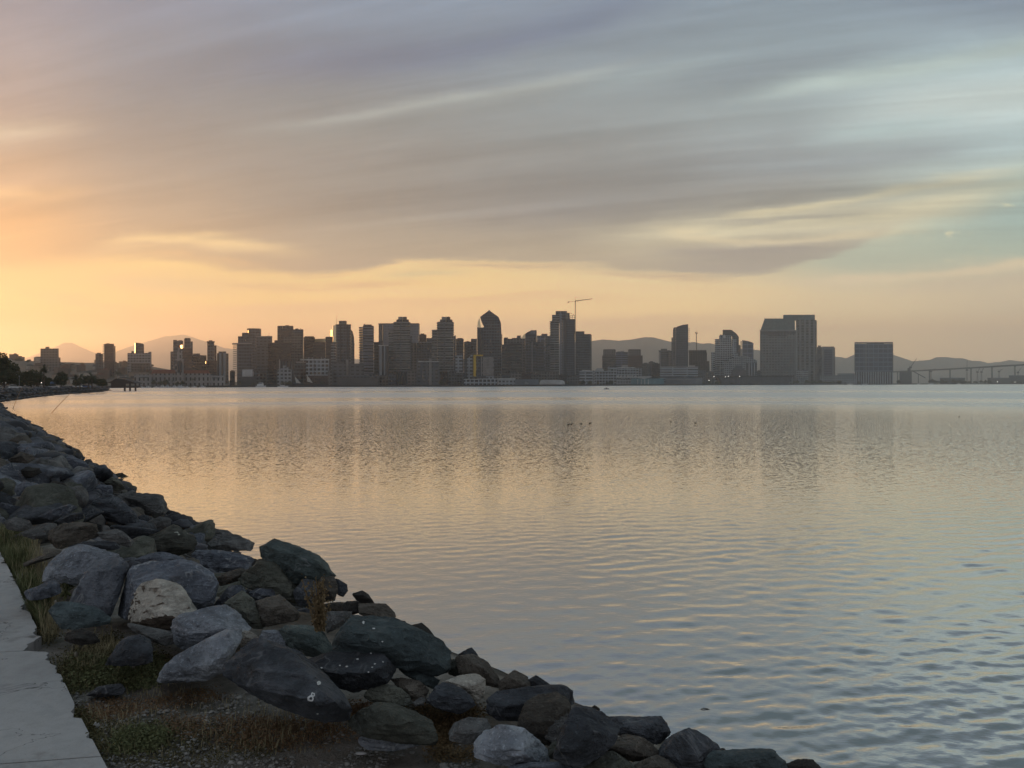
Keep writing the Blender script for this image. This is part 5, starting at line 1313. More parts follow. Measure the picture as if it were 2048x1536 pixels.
hero('C', 'olive', 'wide low grey-olive boulder on the dirt right of the huge dark boulder', [(965, 1155), (1080, 1068), (1210, 1018), (1350, 1036), (1520, 1108), (1665, 1180), (1705, 1300), (1640, 1350), (1400, 1340), (1100, 1290), (1000, 1230)], [(1300, 1130), (1480, 1200)], 5)
hero('C', 'bluewhite', 'low rock with a chalky pale patch at the dirt edge, front centre', [(1030, 1345), (1120, 1230), (1260, 1185), (1400, 1228), (1535, 1290), (1545, 1355), (1330, 1398), (1130, 1388)], [(1250, 1270)], 5, .1)
hero('C', 'dark', 'dark grey triangular boulder left of the cream pointed one', [(1585, 1015), (1660, 900), (1720, 858), (1800, 880), (1900, 930), (1965, 1035), (1850, 1110), (1680, 1060)], [(1740, 950)])
hero('C', 'cream', 'pale cream pointed rock behind the dark triangular boulder', [(1715, 862), (1850, 808), (1980, 788), (2050, 840), (2045, 985), (1960, 1010), (1880, 930)], [(1950, 880)], pro=.2)
hero('C', 'grey', 'smooth blue-grey low boulder right of the dry red weeds', [(1755, 1255), (1800, 1180), (1920, 1138), (2060, 1148), (2100, 1230), (2070, 1310), (1900, 1345), (1770, 1315)], [(1910, 1220)])
hero('C', 'brown', 'flat tan ledge stone beside the dry golden weed', [(725, 240), (860, 226), (1045, 238), (1040, 295), (860, 305), (740, 275)], [(880, 265)])
hero('C', 'brown', 'brown-grey block on the waterline right of the dry golden weed', [(1035, 240), (1265, 243), (1335, 310), (1355, 372), (1200, 372), (1050, 320)], [(1180, 300)])
hero('C', 'brown', 'upright brown stone just right behind the dry golden weed', [(690, 220), (700, 100), (720, 40), (860, 18), (885, 110), (865, 215), (760, 235)], [(780, 120)])
hero('C', 'dark', 'dark rock on the waterline above the upright brown stone', [(872, 40), (960, 88), (970, 140), (930, 190), (870, 160)], [(915, 110)])
hero('C', 'wet', 'dark pointed waterline rock right of the upright brown stone', [(1000, 165), (1080, 138), (1130, 168), (1185, 250), (1060, 240)], [(1090, 190)])
hero('C', 'grey', 'pale-rimmed slab at the foot of the dry golden weed', [(780, 400), (800, 305), (1000, 305), (985, 365), (900, 430), (810, 470)], [(880, 360)])
hero('C', 'wet', 'dark wedge on the waterline left above the flat-topped teal boulder', [(1425, 425), (1550, 393), (1600, 430), (1650, 495), (1560, 490)], [(1550, 440)])
hero('C', 'wet', 'tiny dark stone at the waterline above the teal boulder', [(1358, 372), (1420, 378), (1428, 415), (1380, 418)], [])
hero('C', 'dark', 'dark block sticking up on the waterline right of the teal boulder', [(1828, 645), (1945, 583), (1993, 650), (1988, 695), (1900, 710)], [(1930, 650)])
hero('C', 'olive', 'rounded olive boulder on the waterline behind the cream pointed rock', [(1850, 700), (1920, 690), (2000, 678), (2085, 740), (2075, 840), (1960, 850), (1870, 790)], [(1980, 750)])
hero('C', 'olive', 'olive low stone between the teal boulder and the rounded olive boulder', [(1745, 700), (1800, 680), (1870, 690), (1890, 780), (1840, 820), (1760, 800)], [(1820, 740)])
hero('C', 'grey', 'small striped pebble-grey stone below the dull brown rock', [(1475, 1020), (1540, 978), (1580, 990), (1570, 1040), (1500, 1050)], [])
hero('C', 'dark', 'dark stone half hidden behind the dead golden weed', [(540, 140), (620, 50), (720, 60), (740, 190), (660, 270), (560, 240)], [(640, 140)])
hero('C', 'wet', 'small dark wet stone below the dark pointed waterline rock', [(930, 225), (1050, 222), (1090, 300), (1000, 330), (930, 300)], [])
hero('D', 'brown', 'tan rounded rock just behind the cream pointed one', [(30, 215), (120, 198), (190, 240), (245, 315), (250, 372), (150, 350), (50, 300)], [(140, 270)])
# bottom right
hero('D', 'brown', 'brown pointed waterline rock left of the small dark waterline rock', [(245, 345), (330, 280), (400, 318), (412, 372), (310, 390), (258, 388)], [(335, 330)])
hero('D', 'dark', 'small dark waterline rock right of the brown pointed one', [(398, 335), (440, 308), (512, 355), (490, 385), (420, 378)], [(445, 340)])
hero('D', 'dark', 'long blue-black slab with a deep shadow below it at the lower waterline', [(180, 445), (250, 392), (400, 368), (560, 360), (620, 390), (670, 452), (560, 460), (420, 450), (380, 540), (250, 540), (195, 490)], [(330, 420), (480, 400)], 5)
hero('D', 'brown', 'tall brown rounded boulder in front of the blue-black slab', [(352, 560), (390, 450), (450, 408), (540, 388), (605, 430), (615, 480), (560, 560), (520, 665), (450, 650), (380, 605)], [(450, 500), (520, 480)], 5)
hero('D', 'grey', 'pale-edged rock tucked right of the tall brown rounded boulder', [(472, 572), (530, 498), (590, 466), (610, 540), (540, 660), (490, 630)], [(540, 560)])
hero('D', 'dark', 'large dark boulder with a peaked ridge, lower right foreground', [(530, 725), (570, 600), (640, 455), (760, 478), (800, 520), (870, 570), (845, 645), (780, 710), (680, 780), (580, 760)], [(690, 600), (600, 660)], 5, .3)
hero('D', 'dark', 'dark flat-backed waterline boulder right of the peaked dark boulder', [(790, 520), (1000, 524), (1080, 519), (1132, 600), (1070, 660), (980, 650), (850, 610)], [(980, 580)], 5)
hero('D', 'brown', 'smooth tan rounded boulder in front of the flat-backed waterline boulder', [(780, 690), (820, 640), (900, 608), (1000, 628), (1065, 690), (1062, 730), (940, 750), (840, 720)], [(900, 670)], 5)
hero('D', 'dark', 'dark domed boulder on the lower waterline right of the tan one', [(1060, 690), (1100, 630), (1220, 582), (1300, 608), (1385, 690), (1325, 745), (1300, 800), (1100, 800)], [(1200, 680), (1290, 690)], 5)
hero('D', 'teal', 'blue-green flat boulder at the bottom edge right of the domed boulder', [(1310, 745), (1350, 698), (1480, 690), (1640, 683), (1705, 750), (1725, 820), (1500, 850), (1320, 830)], [(1500, 740), (1620, 730)], 5)
hero('D', 'wet', 'last dark stone at the bottom edge of the shore, far right', [(1715, 765), (1780, 738), (1860, 738), (1915, 795), (1860, 830), (1740, 815)], [(1800, 770)])
hero('D', 'wet', 'tiny dark stone showing right behind the domed boulder', [(1360, 690), (1400, 680), (1420, 700), (1390, 720)], [])
hero('D', 'bluewhite', 'pale blue-grey rounded boulder at the bottom of the picture', [(130, 655), (180, 588), (280, 558), (380, 588), (460, 640), (505, 690), (505, 755), (380, 775), (240, 760), (140, 725)], [(280, 640), (400, 690)], 5)
hero('D', 'olive', 'olive pointed boulder at the bottom edge below the peaked dark boulder', [(670, 800), (760, 718), (830, 698), (900, 730), (955, 770), (930, 830), (760, 860)], [(820, 760)])
hero('D', 'brown', 'brown low boulder at the bottom edge beside the olive pointed one', [(945, 765), (1060, 713), (1120, 740), (1180, 800), (1100, 850), (970, 830)], [(1060, 760)])
hero('D', 'blue', 'low flat blue stone at the bottom edge left of the olive pointed boulder', [(290, 775), (400, 752), (560, 752), (650, 765), (690, 800), (600, 840), (350, 840)], [(480, 780)])
hero('D', 'olive', 'small olive stone between the pale blue boulder and the tall brown one', [(500, 680), (540, 640), (560, 700), (530, 740), (505, 730)], [])
hero('D', 'wet', 'small dark knob above the peaked dark boulder on the waterline', [(715, 480), (740, 462), (768, 480), (760, 500), (725, 500)], [])
# up the shore
hero('E', 'wet', 'round dark stone perched on the waterline of the far slope', [(1020, 632), (1058, 600), (1120, 594), (1182, 640), (1192, 692), (1140, 718), (1060, 685)], [(1100, 650)])
hero('E', 'wet', 'dark stone left beside the round perched stone', [(928, 612), (970, 580), (1014, 620), (1015, 665), (950, 655)], [])
hero('E', 'wet', 'tiny round dark stone perched above the flat waterline slab', [(1308, 762), (1340, 734), (1372, 760), (1374, 805), (1320, 805)], [])
hero('E', 'wet', 'dark stone between the tiny round stone and the flat waterline slab', [(1358, 832), (1400, 809), (1444, 820), (1452, 875), (1380, 875)], [])
hero('E', 'wet', 'flat dark slab lying on the waterline of the far slope', [(1450, 868), (1560, 878), (1642, 900), (1652, 935), (1560, 930), (1460, 895)], [])
hero('E', 'wet', 'dark angular stone breaking the skyline of the upper slope', [(485, 352), (572, 333), (574, 388), (520, 385)], [])
hero('E', 'dark', 'large pyramid-shaped dark boulder on the upper slope', [(845, 1155), (950, 1045), (1060, 978), (1130, 958), (1250, 1030), (1400, 1170), (1435, 1255), (1200, 1260), (1000, 1210)], [(1100, 1060), (1220, 1130)], 5)
hero('E', 'grey', 'wide grey boulder right behind the pyramid-shaped boulder', [(1180, 965), (1330, 950), (1500, 960), (1650, 962), (1685, 1050), (1745, 1135), (1600, 1210), (1450, 1205), (1350, 1090), (1250, 1010)], [(1450, 1040), (1580, 1090)], 5)
hero('E', 'blue', 'pale blue waterline rock right of the wide grey boulder', [(1695, 1065), (1780, 1043), (1865, 1068), (1840, 1130), (1740, 1140)], [(1780, 1080)])
hero('E', 'blue', 'square blue waterline rock at the right end of the upper slope', [(1855, 1070), (1962, 1088), (1974, 1135), (1900, 1170), (1830, 1130)], [(1900, 1110)])
hero('E', 'wet', 'dark flat rock in the middle of the far upper slope', [(60, 705), (250, 678), (400, 698), (435, 745), (300, 800), (120, 770)], [(260, 720)])
hero('E', 'brown', 'tan rounded rock high on the far left slope', [(85, 610), (220, 528), (340, 568), (375, 655), (280, 690), (130, 660)], [(240, 590)])
hero('E', 'brown', 'brown-grey domed rock left of the pyramid-shaped boulder', [(185, 1005), (300, 928), (430, 948), (540, 998), (565, 1055), (400, 1090), (250, 1075)], [(380, 990)])
hero('E', 'wet', 'dark hollow-shadowed rock above the brown domed one', [(415, 885), (560, 828), (660, 858), (705, 905), (560, 960), (440, 945)], [(560, 880)])
hero('E', 'blue', 'blue creased rock at the left of the upper slope', [(145, 905), (250, 828), (390, 858), (425, 945), (300, 970), (180, 980)], [(270, 890)])
hero('E', 'grey', 'grey tilted rock right of the hollow-shadowed rock', [(655, 995), (780, 898), (865, 940), (855, 965), (760, 1020)], [(780, 950)])
hero('E', 'olive', 'olive rock just above the wide grey boulder', [(1065, 845), (1150, 788), (1230, 828), (1285, 915), (1180, 930)], [(1170, 850)])
hero('E', 'dark', 'dark low rock at the foot of the brown domed one', [(555, 1245), (700, 1158), (845, 1148), (855, 1215), (700, 1260)], [(720, 1190)])
hero('E', 'grey', 'grey rock with a pale rim below the wide grey boulder', [(1425, 1305), (1560, 1218), (1685, 1248), (1665, 1305), (1480, 1345)], [(1570, 1260)])
hero('E', 'grey', 'grey low rock by the weeds at the left edge', [(45, 1255), (150, 1198), (300, 1238), (345, 1325), (200, 1345), (80, 1325)], [(190, 1250)])
hero('E', 'grey', 'grey stone right of the weed patch at the left edge', [(195, 1375), (320, 1318), (440, 1328), (495, 1400), (350, 1430)], [(340, 1360)])
hero('E', 'blue', 'blue slab-like rock in front of the pyramid-shaped boulder', [(400, 1190), (560, 1110), (720, 1060), (800, 1100), (700, 1180), (520, 1230)], [(600, 1130)])
hero('E', 'blue', 'blue-violet streaked rock near the centre of the far slope', [(600, 620), (720, 560), (880, 640), (980, 780), (860, 800), (700, 720)], [(760, 660)])
hero('E', 'olive', 'grey-olive rock below the round perched stone', [(980, 680), (1070, 665), (1140, 730), (1120, 790), (1030, 760)], [(1060, 710)])
hero('E', 'olive', 'olive sloping rock under the tiny round perched stone', [(1140, 760), (1250, 745), (1340, 800), (1400, 880), (1300, 900), (1200, 840)], [(1270, 810)])
hero('E', 'blue', 'blue rock with sharp crest in the middle of the upper slope', [(860, 920), (1000, 860), (1140, 880), (1160, 960), (1000, 980), (900, 970)], [(1010, 910)])

# brown, soil-stained lower faces of the cream block: its own stain
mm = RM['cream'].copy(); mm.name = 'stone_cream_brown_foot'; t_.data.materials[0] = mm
X.nt = mm.node_tree; pb = next(n for n in mm.node_tree.nodes if n.type == 'BSDF_PRINCIPLED'); src = X(pb.inputs['Base Color'].links[0].from_socket)
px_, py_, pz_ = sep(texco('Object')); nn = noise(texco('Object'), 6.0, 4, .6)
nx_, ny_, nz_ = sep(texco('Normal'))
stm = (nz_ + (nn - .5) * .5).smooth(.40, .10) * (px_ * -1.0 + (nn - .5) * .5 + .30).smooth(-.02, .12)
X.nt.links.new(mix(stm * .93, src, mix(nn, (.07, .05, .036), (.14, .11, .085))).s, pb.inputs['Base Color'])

# white marks and droppings lying on three of the boulders
from mathutils.bvhtree import BVHTree
M_MARK = mat_plain('white_dropping', (.55, .56, .56), scale=30)
def marks(o, blobs, name):
    me = o.data; off = o.location
    bv = BVHTree.FromPolygons([v.co + off for v in me.vertices], [p.vertices[:] for p in me.polygons])
    rs_ = random.Random(len(blobs))
    for cx, cy, r0, r1, sq in blobs:                      # ring blobs in photo pixels: centre, outer and inner radius, squash
        n = 14; P0, P1 = [], []; b = MB()
        for k in range(n):
            t = 2 * math.pi * k / n; w = 1 + rs_.uniform(-.22, .22)
            for R_, L_ in ((r0 * w, P0), (r1 * w, P1)):
                d = ray(cx + math.cos(t) * R_, cy + math.sin(t) * R_ * sq).normalized()
                h = bv.ray_cast(Vector((0, 0, H)), d)
                L_.append(h[0] - d * .004 if h[0] is not None else None)
        for k in range(n):
            q = [P0[k], P0[(k + 1) % n], P1[(k + 1) % n], P1[k]]
            if all(v is not None for v in q): b.quad(q)
        if b.v: b.build(name, M_MARK, o)
marks(hb_, [(622, 1397, 6.5, 3.0, 1.1), (626, 1389, 3.8, 1.6, 1.1), (638, 1366, 4.2, .4, .9), (635, 1428, 2.2, .3, .6)], 'white_mark')
CC = lambda x, y: (450 + x * .25390625, 1146 + y * .25390625)
marks(sb_, [(*CC(x, y), r_, .3, .7) for x, y, r_ in ((905, 728, 2), (960, 736, 2.4), (1045, 678, 2.6), (1180, 715, 2.2), (1160, 742, 1.8), (760, 746, 2), (1130, 780, 1.8), (1150, 632, 2), (1245, 700, 1.6))], 'white_mark')
marks(tb_, [(*CC(1090, 390), 2.4, .2, 1.3), (*CC(1172, 436), 3.0, .2, .45), (*CC(1240, 540), 1.6, .2, .8)], 'white_mark')

# ---------------------------------------------------------------- the rest of the stones
def proj(p):
    v = Vector(p) - Vector((0, 0, H)); y = v.y
    return 1024 + F * v.dot(RX) / y, 768 - F * v.dot(UP) / y
def inside(poly, x, y):
    c = False; n = len(poly)
    for i in range(n):
        (x0, y0), (x1, y1) = poly[i], poly[(i + 1) % n]
        if (y0 > y) != (y1 > y) and x < (x1 - x0) * (y - y0) / (y1 - y0 + 1e-9) + x0: c = not c
    return c
TPL = []
for k in range(16):
    rs = np.random.RandomState(100 + k)
    pts = rs.normal(size=(11, 3)); pts /= np.linalg.norm(pts, axis=1)[:, None]
    pts *= np.array((1, rs.uniform(.6, .95), rs.uniform(.5, .8))) * .55
    TPL.append([rock_mesh(pts, 300 + k, s_, 12, 90.0, .8, 1.05, (0, 0, 1)) for s_ in ((4, 3) if k < 16 else (3,))])
TPL_LO = [rock_mesh(np.random.RandomState(500 + k).normal(size=(9, 3)) * np.array((.3, .24, .2)), 700 + k, 2, 4, 20) for k in range(8)]
rnd = random.Random(17)
cand = []
i = 0; acc = 0.0
cum = [0.0]
for a_, b_ in zip(SH, SH[1:]): cum.append(cum[-1] + (b_ - a_).length)
pos_s = 30.0
while pos_s < cum[-1] - 30:
    j = int(np.searchsorted(cum, pos_s)); q, n = SH[j], nrm[j]
    far = q.length
    step = .50 if far < 60 else (.75 if far < 160 else 1.15)
    s_ = -.35
    top_lim = 9.5 if far > 15 else (8.0 if far > 10.5 else 5.2)
    while s_ < top_lim:
        sz = rnd.uniform(.5, 1.05) * (1.0 if far < 60 else 1.3 if far < 160 else 1.8)
        v = q + n * (s_ + rnd.uniform(-.2, .2)) + Vector((rnd.uniform(-.25, .25), rnd.uniform(-.25, .25), 0))
        if v.y > -8:
            cand.append((v.x, v.y, sz, s_))
            if far < 34 and s_ < 5.2:
                for _ in range(3): cand.append((v.x + rnd.uniform(-.3, .3), v.y + rnd.uniform(-.3, .3), rnd.uniform(.16, .42), s_))
        s_ += step * rnd.uniform(.8, 1.2) * (1.0 if far < 160 else 1.5)
    pos_s += step * rnd.uniform(.85, 1.15)
SIL = np.array([(-50, 800), (0, 816), (110, 868), (200, 915), (235, 930), (262, 950), (322, 985), (330, 1010), (385, 1022), (440, 1045), (520, 1080), (600, 1110), (660, 1150), (690, 1180), (740, 1190), (790, 1225), (860, 1260), (900, 1300), (945, 1300), (990, 1345), (1060, 1345), (1150, 1385), (1200, 1425), (1330, 1440), (1380, 1460), (1440, 1500), (1540, 1500), (1640, 1530), (1700, 1560), (2100, 1700)], float)
vis = []
def path_side(x, y):
    b_ = 1e9; sg = 1
    for p0, p1 in zip(ED[:40], ED[1:40]):
        dd = p1 - p0; t = max(0, min(1, ((x - p0.x) * dd.x + (y - p0.y) * dd.y) / dd.length_squared)); c = p0 + dd * t; d2 = math.hypot(x - c.x, y - c.y)
        if d2 < b_: b_ = d2; sg = 1 if dd.x * (y - p0.y) - dd.y * (x - p0.x) > 0 else -1
    return b_ * sg
for x, y, sz, s_ in cand:
    if math.hypot(x, y) < 40 and path_side(x, y) > -.55: continue
    z = bank_z(inland(x, y) if math.hypot(x, y) < 60 else s_)
    if y > 2.0:
        px, py = proj((x, y, z + .1))
        inframe = -60 < px < 2100 and py < 1640
        cov = any(inside(P, px, py) for P in HERO_POLYS) if inframe else False
        if cov:
            # a small stone wedged low between the big ones
            sz *= .7; z -= .14
        if inframe and 430 < px < 1000 and py > 1330 and s_ > 4.2: continue
        if inframe and px < 190 and py > 1075 and s_ > 4: continue
        if inframe:
            sl_ = float(np.interp(px, SIL[:, 0], SIL[:, 1])); hw = sz * .62 / y * F
            ex_ = max(float(np.interp(xx, SIL[:, 0], SIL[:, 1])) - (py - sz * .42 / y * F) for xx in (px - hw * .7, px, px + hw * .7)) - 4
            if ex_ > 0 and y < 140:
                dz_ = ex_ * y / F
                if dz_ > .75: continue
                z -= dz_
        app = sz / y * (1 if inframe and not cov else 0.0)
    else: app = 0.0
    vis.append((app, x, y, z, sz, s_))
vis.sort(key=lambda t: -t[0])
n_ind = 300 - hero_n - 6
wcol = {'wet': 'dark', 'dark': 'dark slate', 'blue': 'blue-grey', 'grey': 'mid-grey', 'brown': 'brown', 'olive': 'olive-grey', 'green': 'dark green'}
meshes = {}
SV, SF, nv = [], [], 0
for idx_, (app, x, y, z, sz, s_) in enumerate(vis):
    e_ = (rnd.uniform(-.5, .5), rnd.uniform(-.5, .5), rnd.uniform(0, 6.28)); sc_ = (sz * rnd.uniform(.9, 1.25), sz * rnd.uniform(.8, 1.1), sz * rnd.uniform(.75, 1.1))
    mk = 'wet' if s_ < .6 else rnd.choice(['blue', 'grey', 'dark', 'brown', 'olive', 'blue', 'dark', 'grey'])
    if idx_ < n_ind and app > 0:
        k = rnd.randrange(16); key = (k, mk)
        if key not in meshes:
            V, Fc = TPL[k][0]
            o = mesh_obj('riprap_stone', V, Fc, RM[mk], loc=(0, 0, 0), smooth=True); meshes[key] = o
        else:
            o = meshes[key].copy(); COL.objects.link(o)
        o.location = (x, y, z + sz * .10); o.rotation_euler = e_; o.scale = sc_
        dd = math.hypot(x, y)
        zone = 'at the waterline' if s_ < .6 else ('by the path edge' if s_ > 4.3 else 'on the slope')
        dist_w = 'near' if dd < 14 else ('middle' if dd < 28 else 'far left')
        tag(o, f'smaller {wcol[mk]} stone {zone} among the boulders of the {dist_w} shore', 'stone', f'{wcol[mk]} riprap stones {zone}, {dist_w} shore')
    else:
        V, Fc = (TPL[rnd.randrange(16)][1] if y < 60 else TPL_LO[rnd.randrange(8)])
        M = Matrix.LocRotScale(Vector((x, y, z + sz * .10)), Matrix.Rotation(e_[2], 3, 'Z') @ Matrix.Rotation(e_[0], 3, 'X'), Vector(sc_))
        Mn = np.array(M); W_ = V @ Mn[:3, :3].T + Mn[:3, 3]
        SV.append(W_); SF.append(Fc + nv); nv += len(W_)
o = mesh_obj('riprap', np.concatenate(SV), np.concatenate(SF), None, smooth=True)
m = new_mat('riprap_mixed'); p = texco('Object')
vc = voro(p, .95, 'F1', 'Color', 1.0); r1, g1, b1 = sep(vc)
n1 = noise(p, 9.0, 5, .65); n2 = noise(p, 50.0, 3, .7)
c = ramp(r1, [(0, (.05, .054, .062)), (.3, (.10, .108, .125)), (.5, (.14, .145, .165)), (.7, (.11, .10, .085)), (.85, (.16, .155, .15)), (1, (.075, .08, .07))], 'CONSTANT')
c = mix(n1.smooth(.4, .7) * .5, c, (.04, .038, .036)); c = mix(n2.smooth(.56, .7) * .35, c, (.24, .24, .24))
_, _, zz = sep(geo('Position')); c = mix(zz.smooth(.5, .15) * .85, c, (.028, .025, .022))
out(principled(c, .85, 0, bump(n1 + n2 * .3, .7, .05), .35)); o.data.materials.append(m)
tag(o, 'long jumble of small riprap stones running along the whole shore', kind='stuff')
# ---------------------------------------------------------------- foliage
def leaf_mat(name, a, b_, trans=False):
    m = new_mat(name); oi = X.nt.nodes.new('ShaderNodeObjectInfo')
    n = noise(texco('Object'), .9, 3, .6); n2 = noise(texco('Object'), 14.0, 2, .6)
    c = mix(n2, mix(n, a, b_), tuple(x * 1.6 for x in b_))
    out(principled(c, .7, 0, None, .3)); return m
M_LEAF = leaf_mat('leaves_dark', (.018, .022, .012), (.045, .05, .025))
M_LEAF2 = leaf_mat('leaves_olive', (.03, .032, .016), (.07, .07, .035))
M_PALM = leaf_mat('palm_fronds', (.016, .02, .012), (.04, .045, .022))
M_BARK = mat_plain('bark', (.07, .052, .04), scale=3)
def leaf_cloud(rs, lobes, n, size):
    """leaf-sized faces spread through several lobes, thinner toward their rims"""
    V, Fc = [], []
    w = np.array([l[3] ** 2 for l in lobes]); w = w / w.sum()
    for i in range(n):
        l = lobes[rs.choice(len(lobes), p=w)]
        d = rs.normal(size=3); d /= np.linalg.norm(d)
        r = l[3] * (rs.uniform(.25, 1.0) ** .45) * (1 + .22 * mnoise.noise(Vector(d * 2.2 + l[0])))
        c = np.array(l[:3]) + d * r * np.array((1, 1, l[4] if len(l) > 4 else .8))
        u = rs.normal(size=3); u /= np.linalg.norm(u); v = np.cross(u, rs.normal(size=3)); v /= np.linalg.norm(v)
        s = size * rs.uniform(.5, 1.3); k = len(V)
        V += [c - u * s - v * s * .5, c + u * s - v * s * .4, c + u * s * .8 + v * s * .6, c - u * s * .7 + v * s * .5]
        Fc.append((k, k + 1, k + 2, k + 3))
    return np.array(V), np.array(Fc)
def tree_proto(name, h, lobes, n, size, mat, seed, trunk_r=.25, crotch=.35):
    rs = np.random.RandomState(seed)
    r = bpy.data.objects.new(name, None); COL.objects.link(r)
    b = MB(); top = Vector((.1 * h * .2, 0, h * crotch)); b.tube((0, 0, -.4), top, trunk_r, trunk_r * .7, 7)
    for l in lobes: b.tube(top - Vector((0, 0, .1)), (l[0] * .8, l[1] * .8, l[2]), trunk_r * .5, trunk_r * .15, 5)
    b.build('trunk', M_BARK, r)
    V, Fc = leaf_cloud(rs, lobes, n, size)
    mesh_obj('crown', V, Fc, mat, r)
    return r
def palm_proto(name, h, fr, seed, n=34, mat=None):
    rs = np.random.RandomState(seed)
    r = bpy.data.objects.new(name, None); COL.objects.link(r)
    b = MB(); p0 = Vector((0, 0, -.4))
    for i in range(6):
        p1 = Vector((.06 * math.sin(i), 0, h * (i + 1) / 6)); b.tube(p0, p1, .26 - .015 * i, .25 - .016 * i, 8); p0 = p1
    b.build('trunk', M_BARK, r)
    V, Fc = [], []
    for k in range(n):
        a = rs.uniform(0, 6.28); el = rs.uniform(-.75, 1.25); L = fr * rs.uniform(.8, 1.1)
        d = Vector((math.cos(a) * math.cos(el), math.sin(a) * math.cos(el), math.sin(el))); side = Vector((-math.sin(a), math.cos(a), 0))
        pt = Vector((0, 0, h)); prev = pt
        for s in range(7):
            d = (d + Vector((0, 0, -.16))).normalized(); pt = prev + d * L / 7
            wdt = fr * .16 * (1 - abs(s - 2.5) / 6)
            for sg in (-1, 1):
                for q in range(2):
                    c = prev.lerp(pt, q * .5); k0 = len(V)
                    e = c + side * sg * wdt * 1.6 + d * wdt * .8 - Vector((0, 0, wdt * .5))
                    V += [tuple(c), tuple(c + d * L / 16), tuple(e + d * .02), tuple(e)]; Fc.append((k0, k0 + 1, k0 + 2, k0 + 3))
            prev = pt
    mesh_obj('crown', np.array(V), np.array(Fc), mat or M_PALM, r)
    return r
_usedp = set()
def put(proto, loc, s, rz, label, cat, group):
    if proto.name in _usedp: c = copy_tree(proto)
    else: c = proto; _usedp.add(proto.name)
    c.location = loc; c.scale = (s, s, s) if not isinstance(s, tuple) else s; c.rotation_euler = (0, 0, rz)
    for k in ('label', 'category', 'group'):
        if k in c: del c[k]
    return tag(c, label, cat, group)
def gpt(px, d_, z):
    q = at(px, 768, d_); return Vector((q.x, q.y, z))

# ---- the near left waterfront
BZ = TOP
big = tree_proto('spreading_tree', 9, [(0, 0, 8.0, 4.2), (3.4, 0, 7.0, 3.0), (-3.5, 1, 7.4, 3.4), (5.2, 0, 5.6, 2.0), (1, -1, 10.2, 2.8), (-6, 0, 6, 2.6)], 5200, .30, M_LEAF, 1, .45, .45)
put(big, gpt(-6, 320, BZ), 1.2, .2, 'big dark spreading tree cut off by the left edge of the picture', 'tree', 'trees on the left waterfront')
palm = palm_proto('palm_tree', 8.3, 2.6, 3, 40)
put(palm, gpt(88, 330, BZ), 1.0, .5, 'single tall palm with a round full crown on the left waterfront', 'palm', 'trees on the left waterfront')
bush = tree_proto('round_tree', 5, [(0, 0, 3.0, 1.6), (1.9, .3, 2.4, 1.4), (-1.8, .4, 2.7, 1.5), (.5, 0, 4.4, 1.0), (-.9, -.5, 4.0, .9), (2.9, 0, 1.7, 1.0), (-2.9, .2, 1.6, 1.0)], 2400, .2, M_LEAF, 4, .18, .22)
put(bush, gpt(62, 350, BZ), (2.1, 1.7, 1.6), 0, 'dark rounded tree left of the tall palm', 'tree', 'trees on the left waterfront')
put(bush, gpt(76, 345, BZ), (1.9, 1.5, 1.35), 1.5, 'smaller dark tree touching the foot of the tall palm', 'tree', 'trees on the left waterfront')
put(bush, gpt(123, 390, BZ), (2.4, 1.9, 1.55), 2.2, 'dark tree standing between the tall palm and the shaggy palms', 'tree', 'trees on the left waterfront')
put(bush, gpt(40, 380, BZ), (2.7, 1.9, 1.45), 3.2, 'low dark tree right of the big spreading tree', 'tree', 'trees on the left waterfront')
put(bush, gpt(8, 300, BZ), (2.0, 1.5, 1.4), .8, 'dark undergrowth tree below the big spreading tree', 'tree', 'trees on the left waterfront')
put(bush, gpt(205, 480, BZ), (2.1, 1.6, 1.0), 1.8, 'low dark tree beside the wooden pier shelter', 'tree', 'trees on the left waterfront')
put(bush, gpt(178, 420, BZ), (2.2, 1.6, 1.25), 4.0, 'dark tree below the shaggy palms, right side', 'tree', 'trees on the left waterfront')
put(bush, gpt(100, 420, BZ), (1.9, 1.4, 1.05), 5.0, 'low dark tree right of the tall palm', 'tree', 'trees on the left waterfront')
sp = palm_proto('palm_tree', 4.6, 2.9, 8, 26)
put(sp, gpt(152, 400, BZ), 1.0, 0, 'left shaggy palm of the low pair near the pier shelter', 'palm', 'trees on the left waterfront')
put(sp, gpt(160, 405, BZ), 1.15, 2, 'middle shaggy palm near the pier shelter', 'palm', 'trees on the left waterfront')
put(sp, gpt(184, 410, BZ), (1.3, 1.3, 1.25), 4, 'wide shaggy palm nearest the pier shelter', 'palm', 'trees on the left waterfront')
# shelter at the end of the bank
M_WOOD = mat_plain('weathered_wood', (.055, .042, .034), scale=2); M_SHING = mat_plain('shingle_roof', (.05, .04, .035), scale=2)
q = gpt(252, 545, 0); r = root('pier_shelter', (q.x, q.y, 0), 'dark wooden pier shelter with a gabled roof, at the tip of the left shore', 'shelter')
d_ = 545
b = MB(); b.prism([(-8.6, 5.0), (8.8, 5.0), (8.8, 5.35), (.4, 8.1), (-8.6, 5.35)], (q.x, q.y - 4, 0), (1, 0, 0), (0, 1, 0), 9); b.build('roof', M_SHING, r)
b = MB(); b.prism([(-17, 5.5), (-2, 5.5), (-6, 8.0), (-10, 8.6), (-13, 6.8)], (q.x, q.y + 6, 0), (1, 0, 0), (0, 1, 0), 8); b.build('rear_roof', M_SHING, r)
b = MB(); b.box((q.x, q.y, 2.3), 17, 8, .5); b.build('deck', M_WOOD, r)
b = MB(); b.box((q.x - 3.5, q.y - 3.5, 2.8), 10, .2, 2.3); b.build('side_panel', M_WOOD, r)
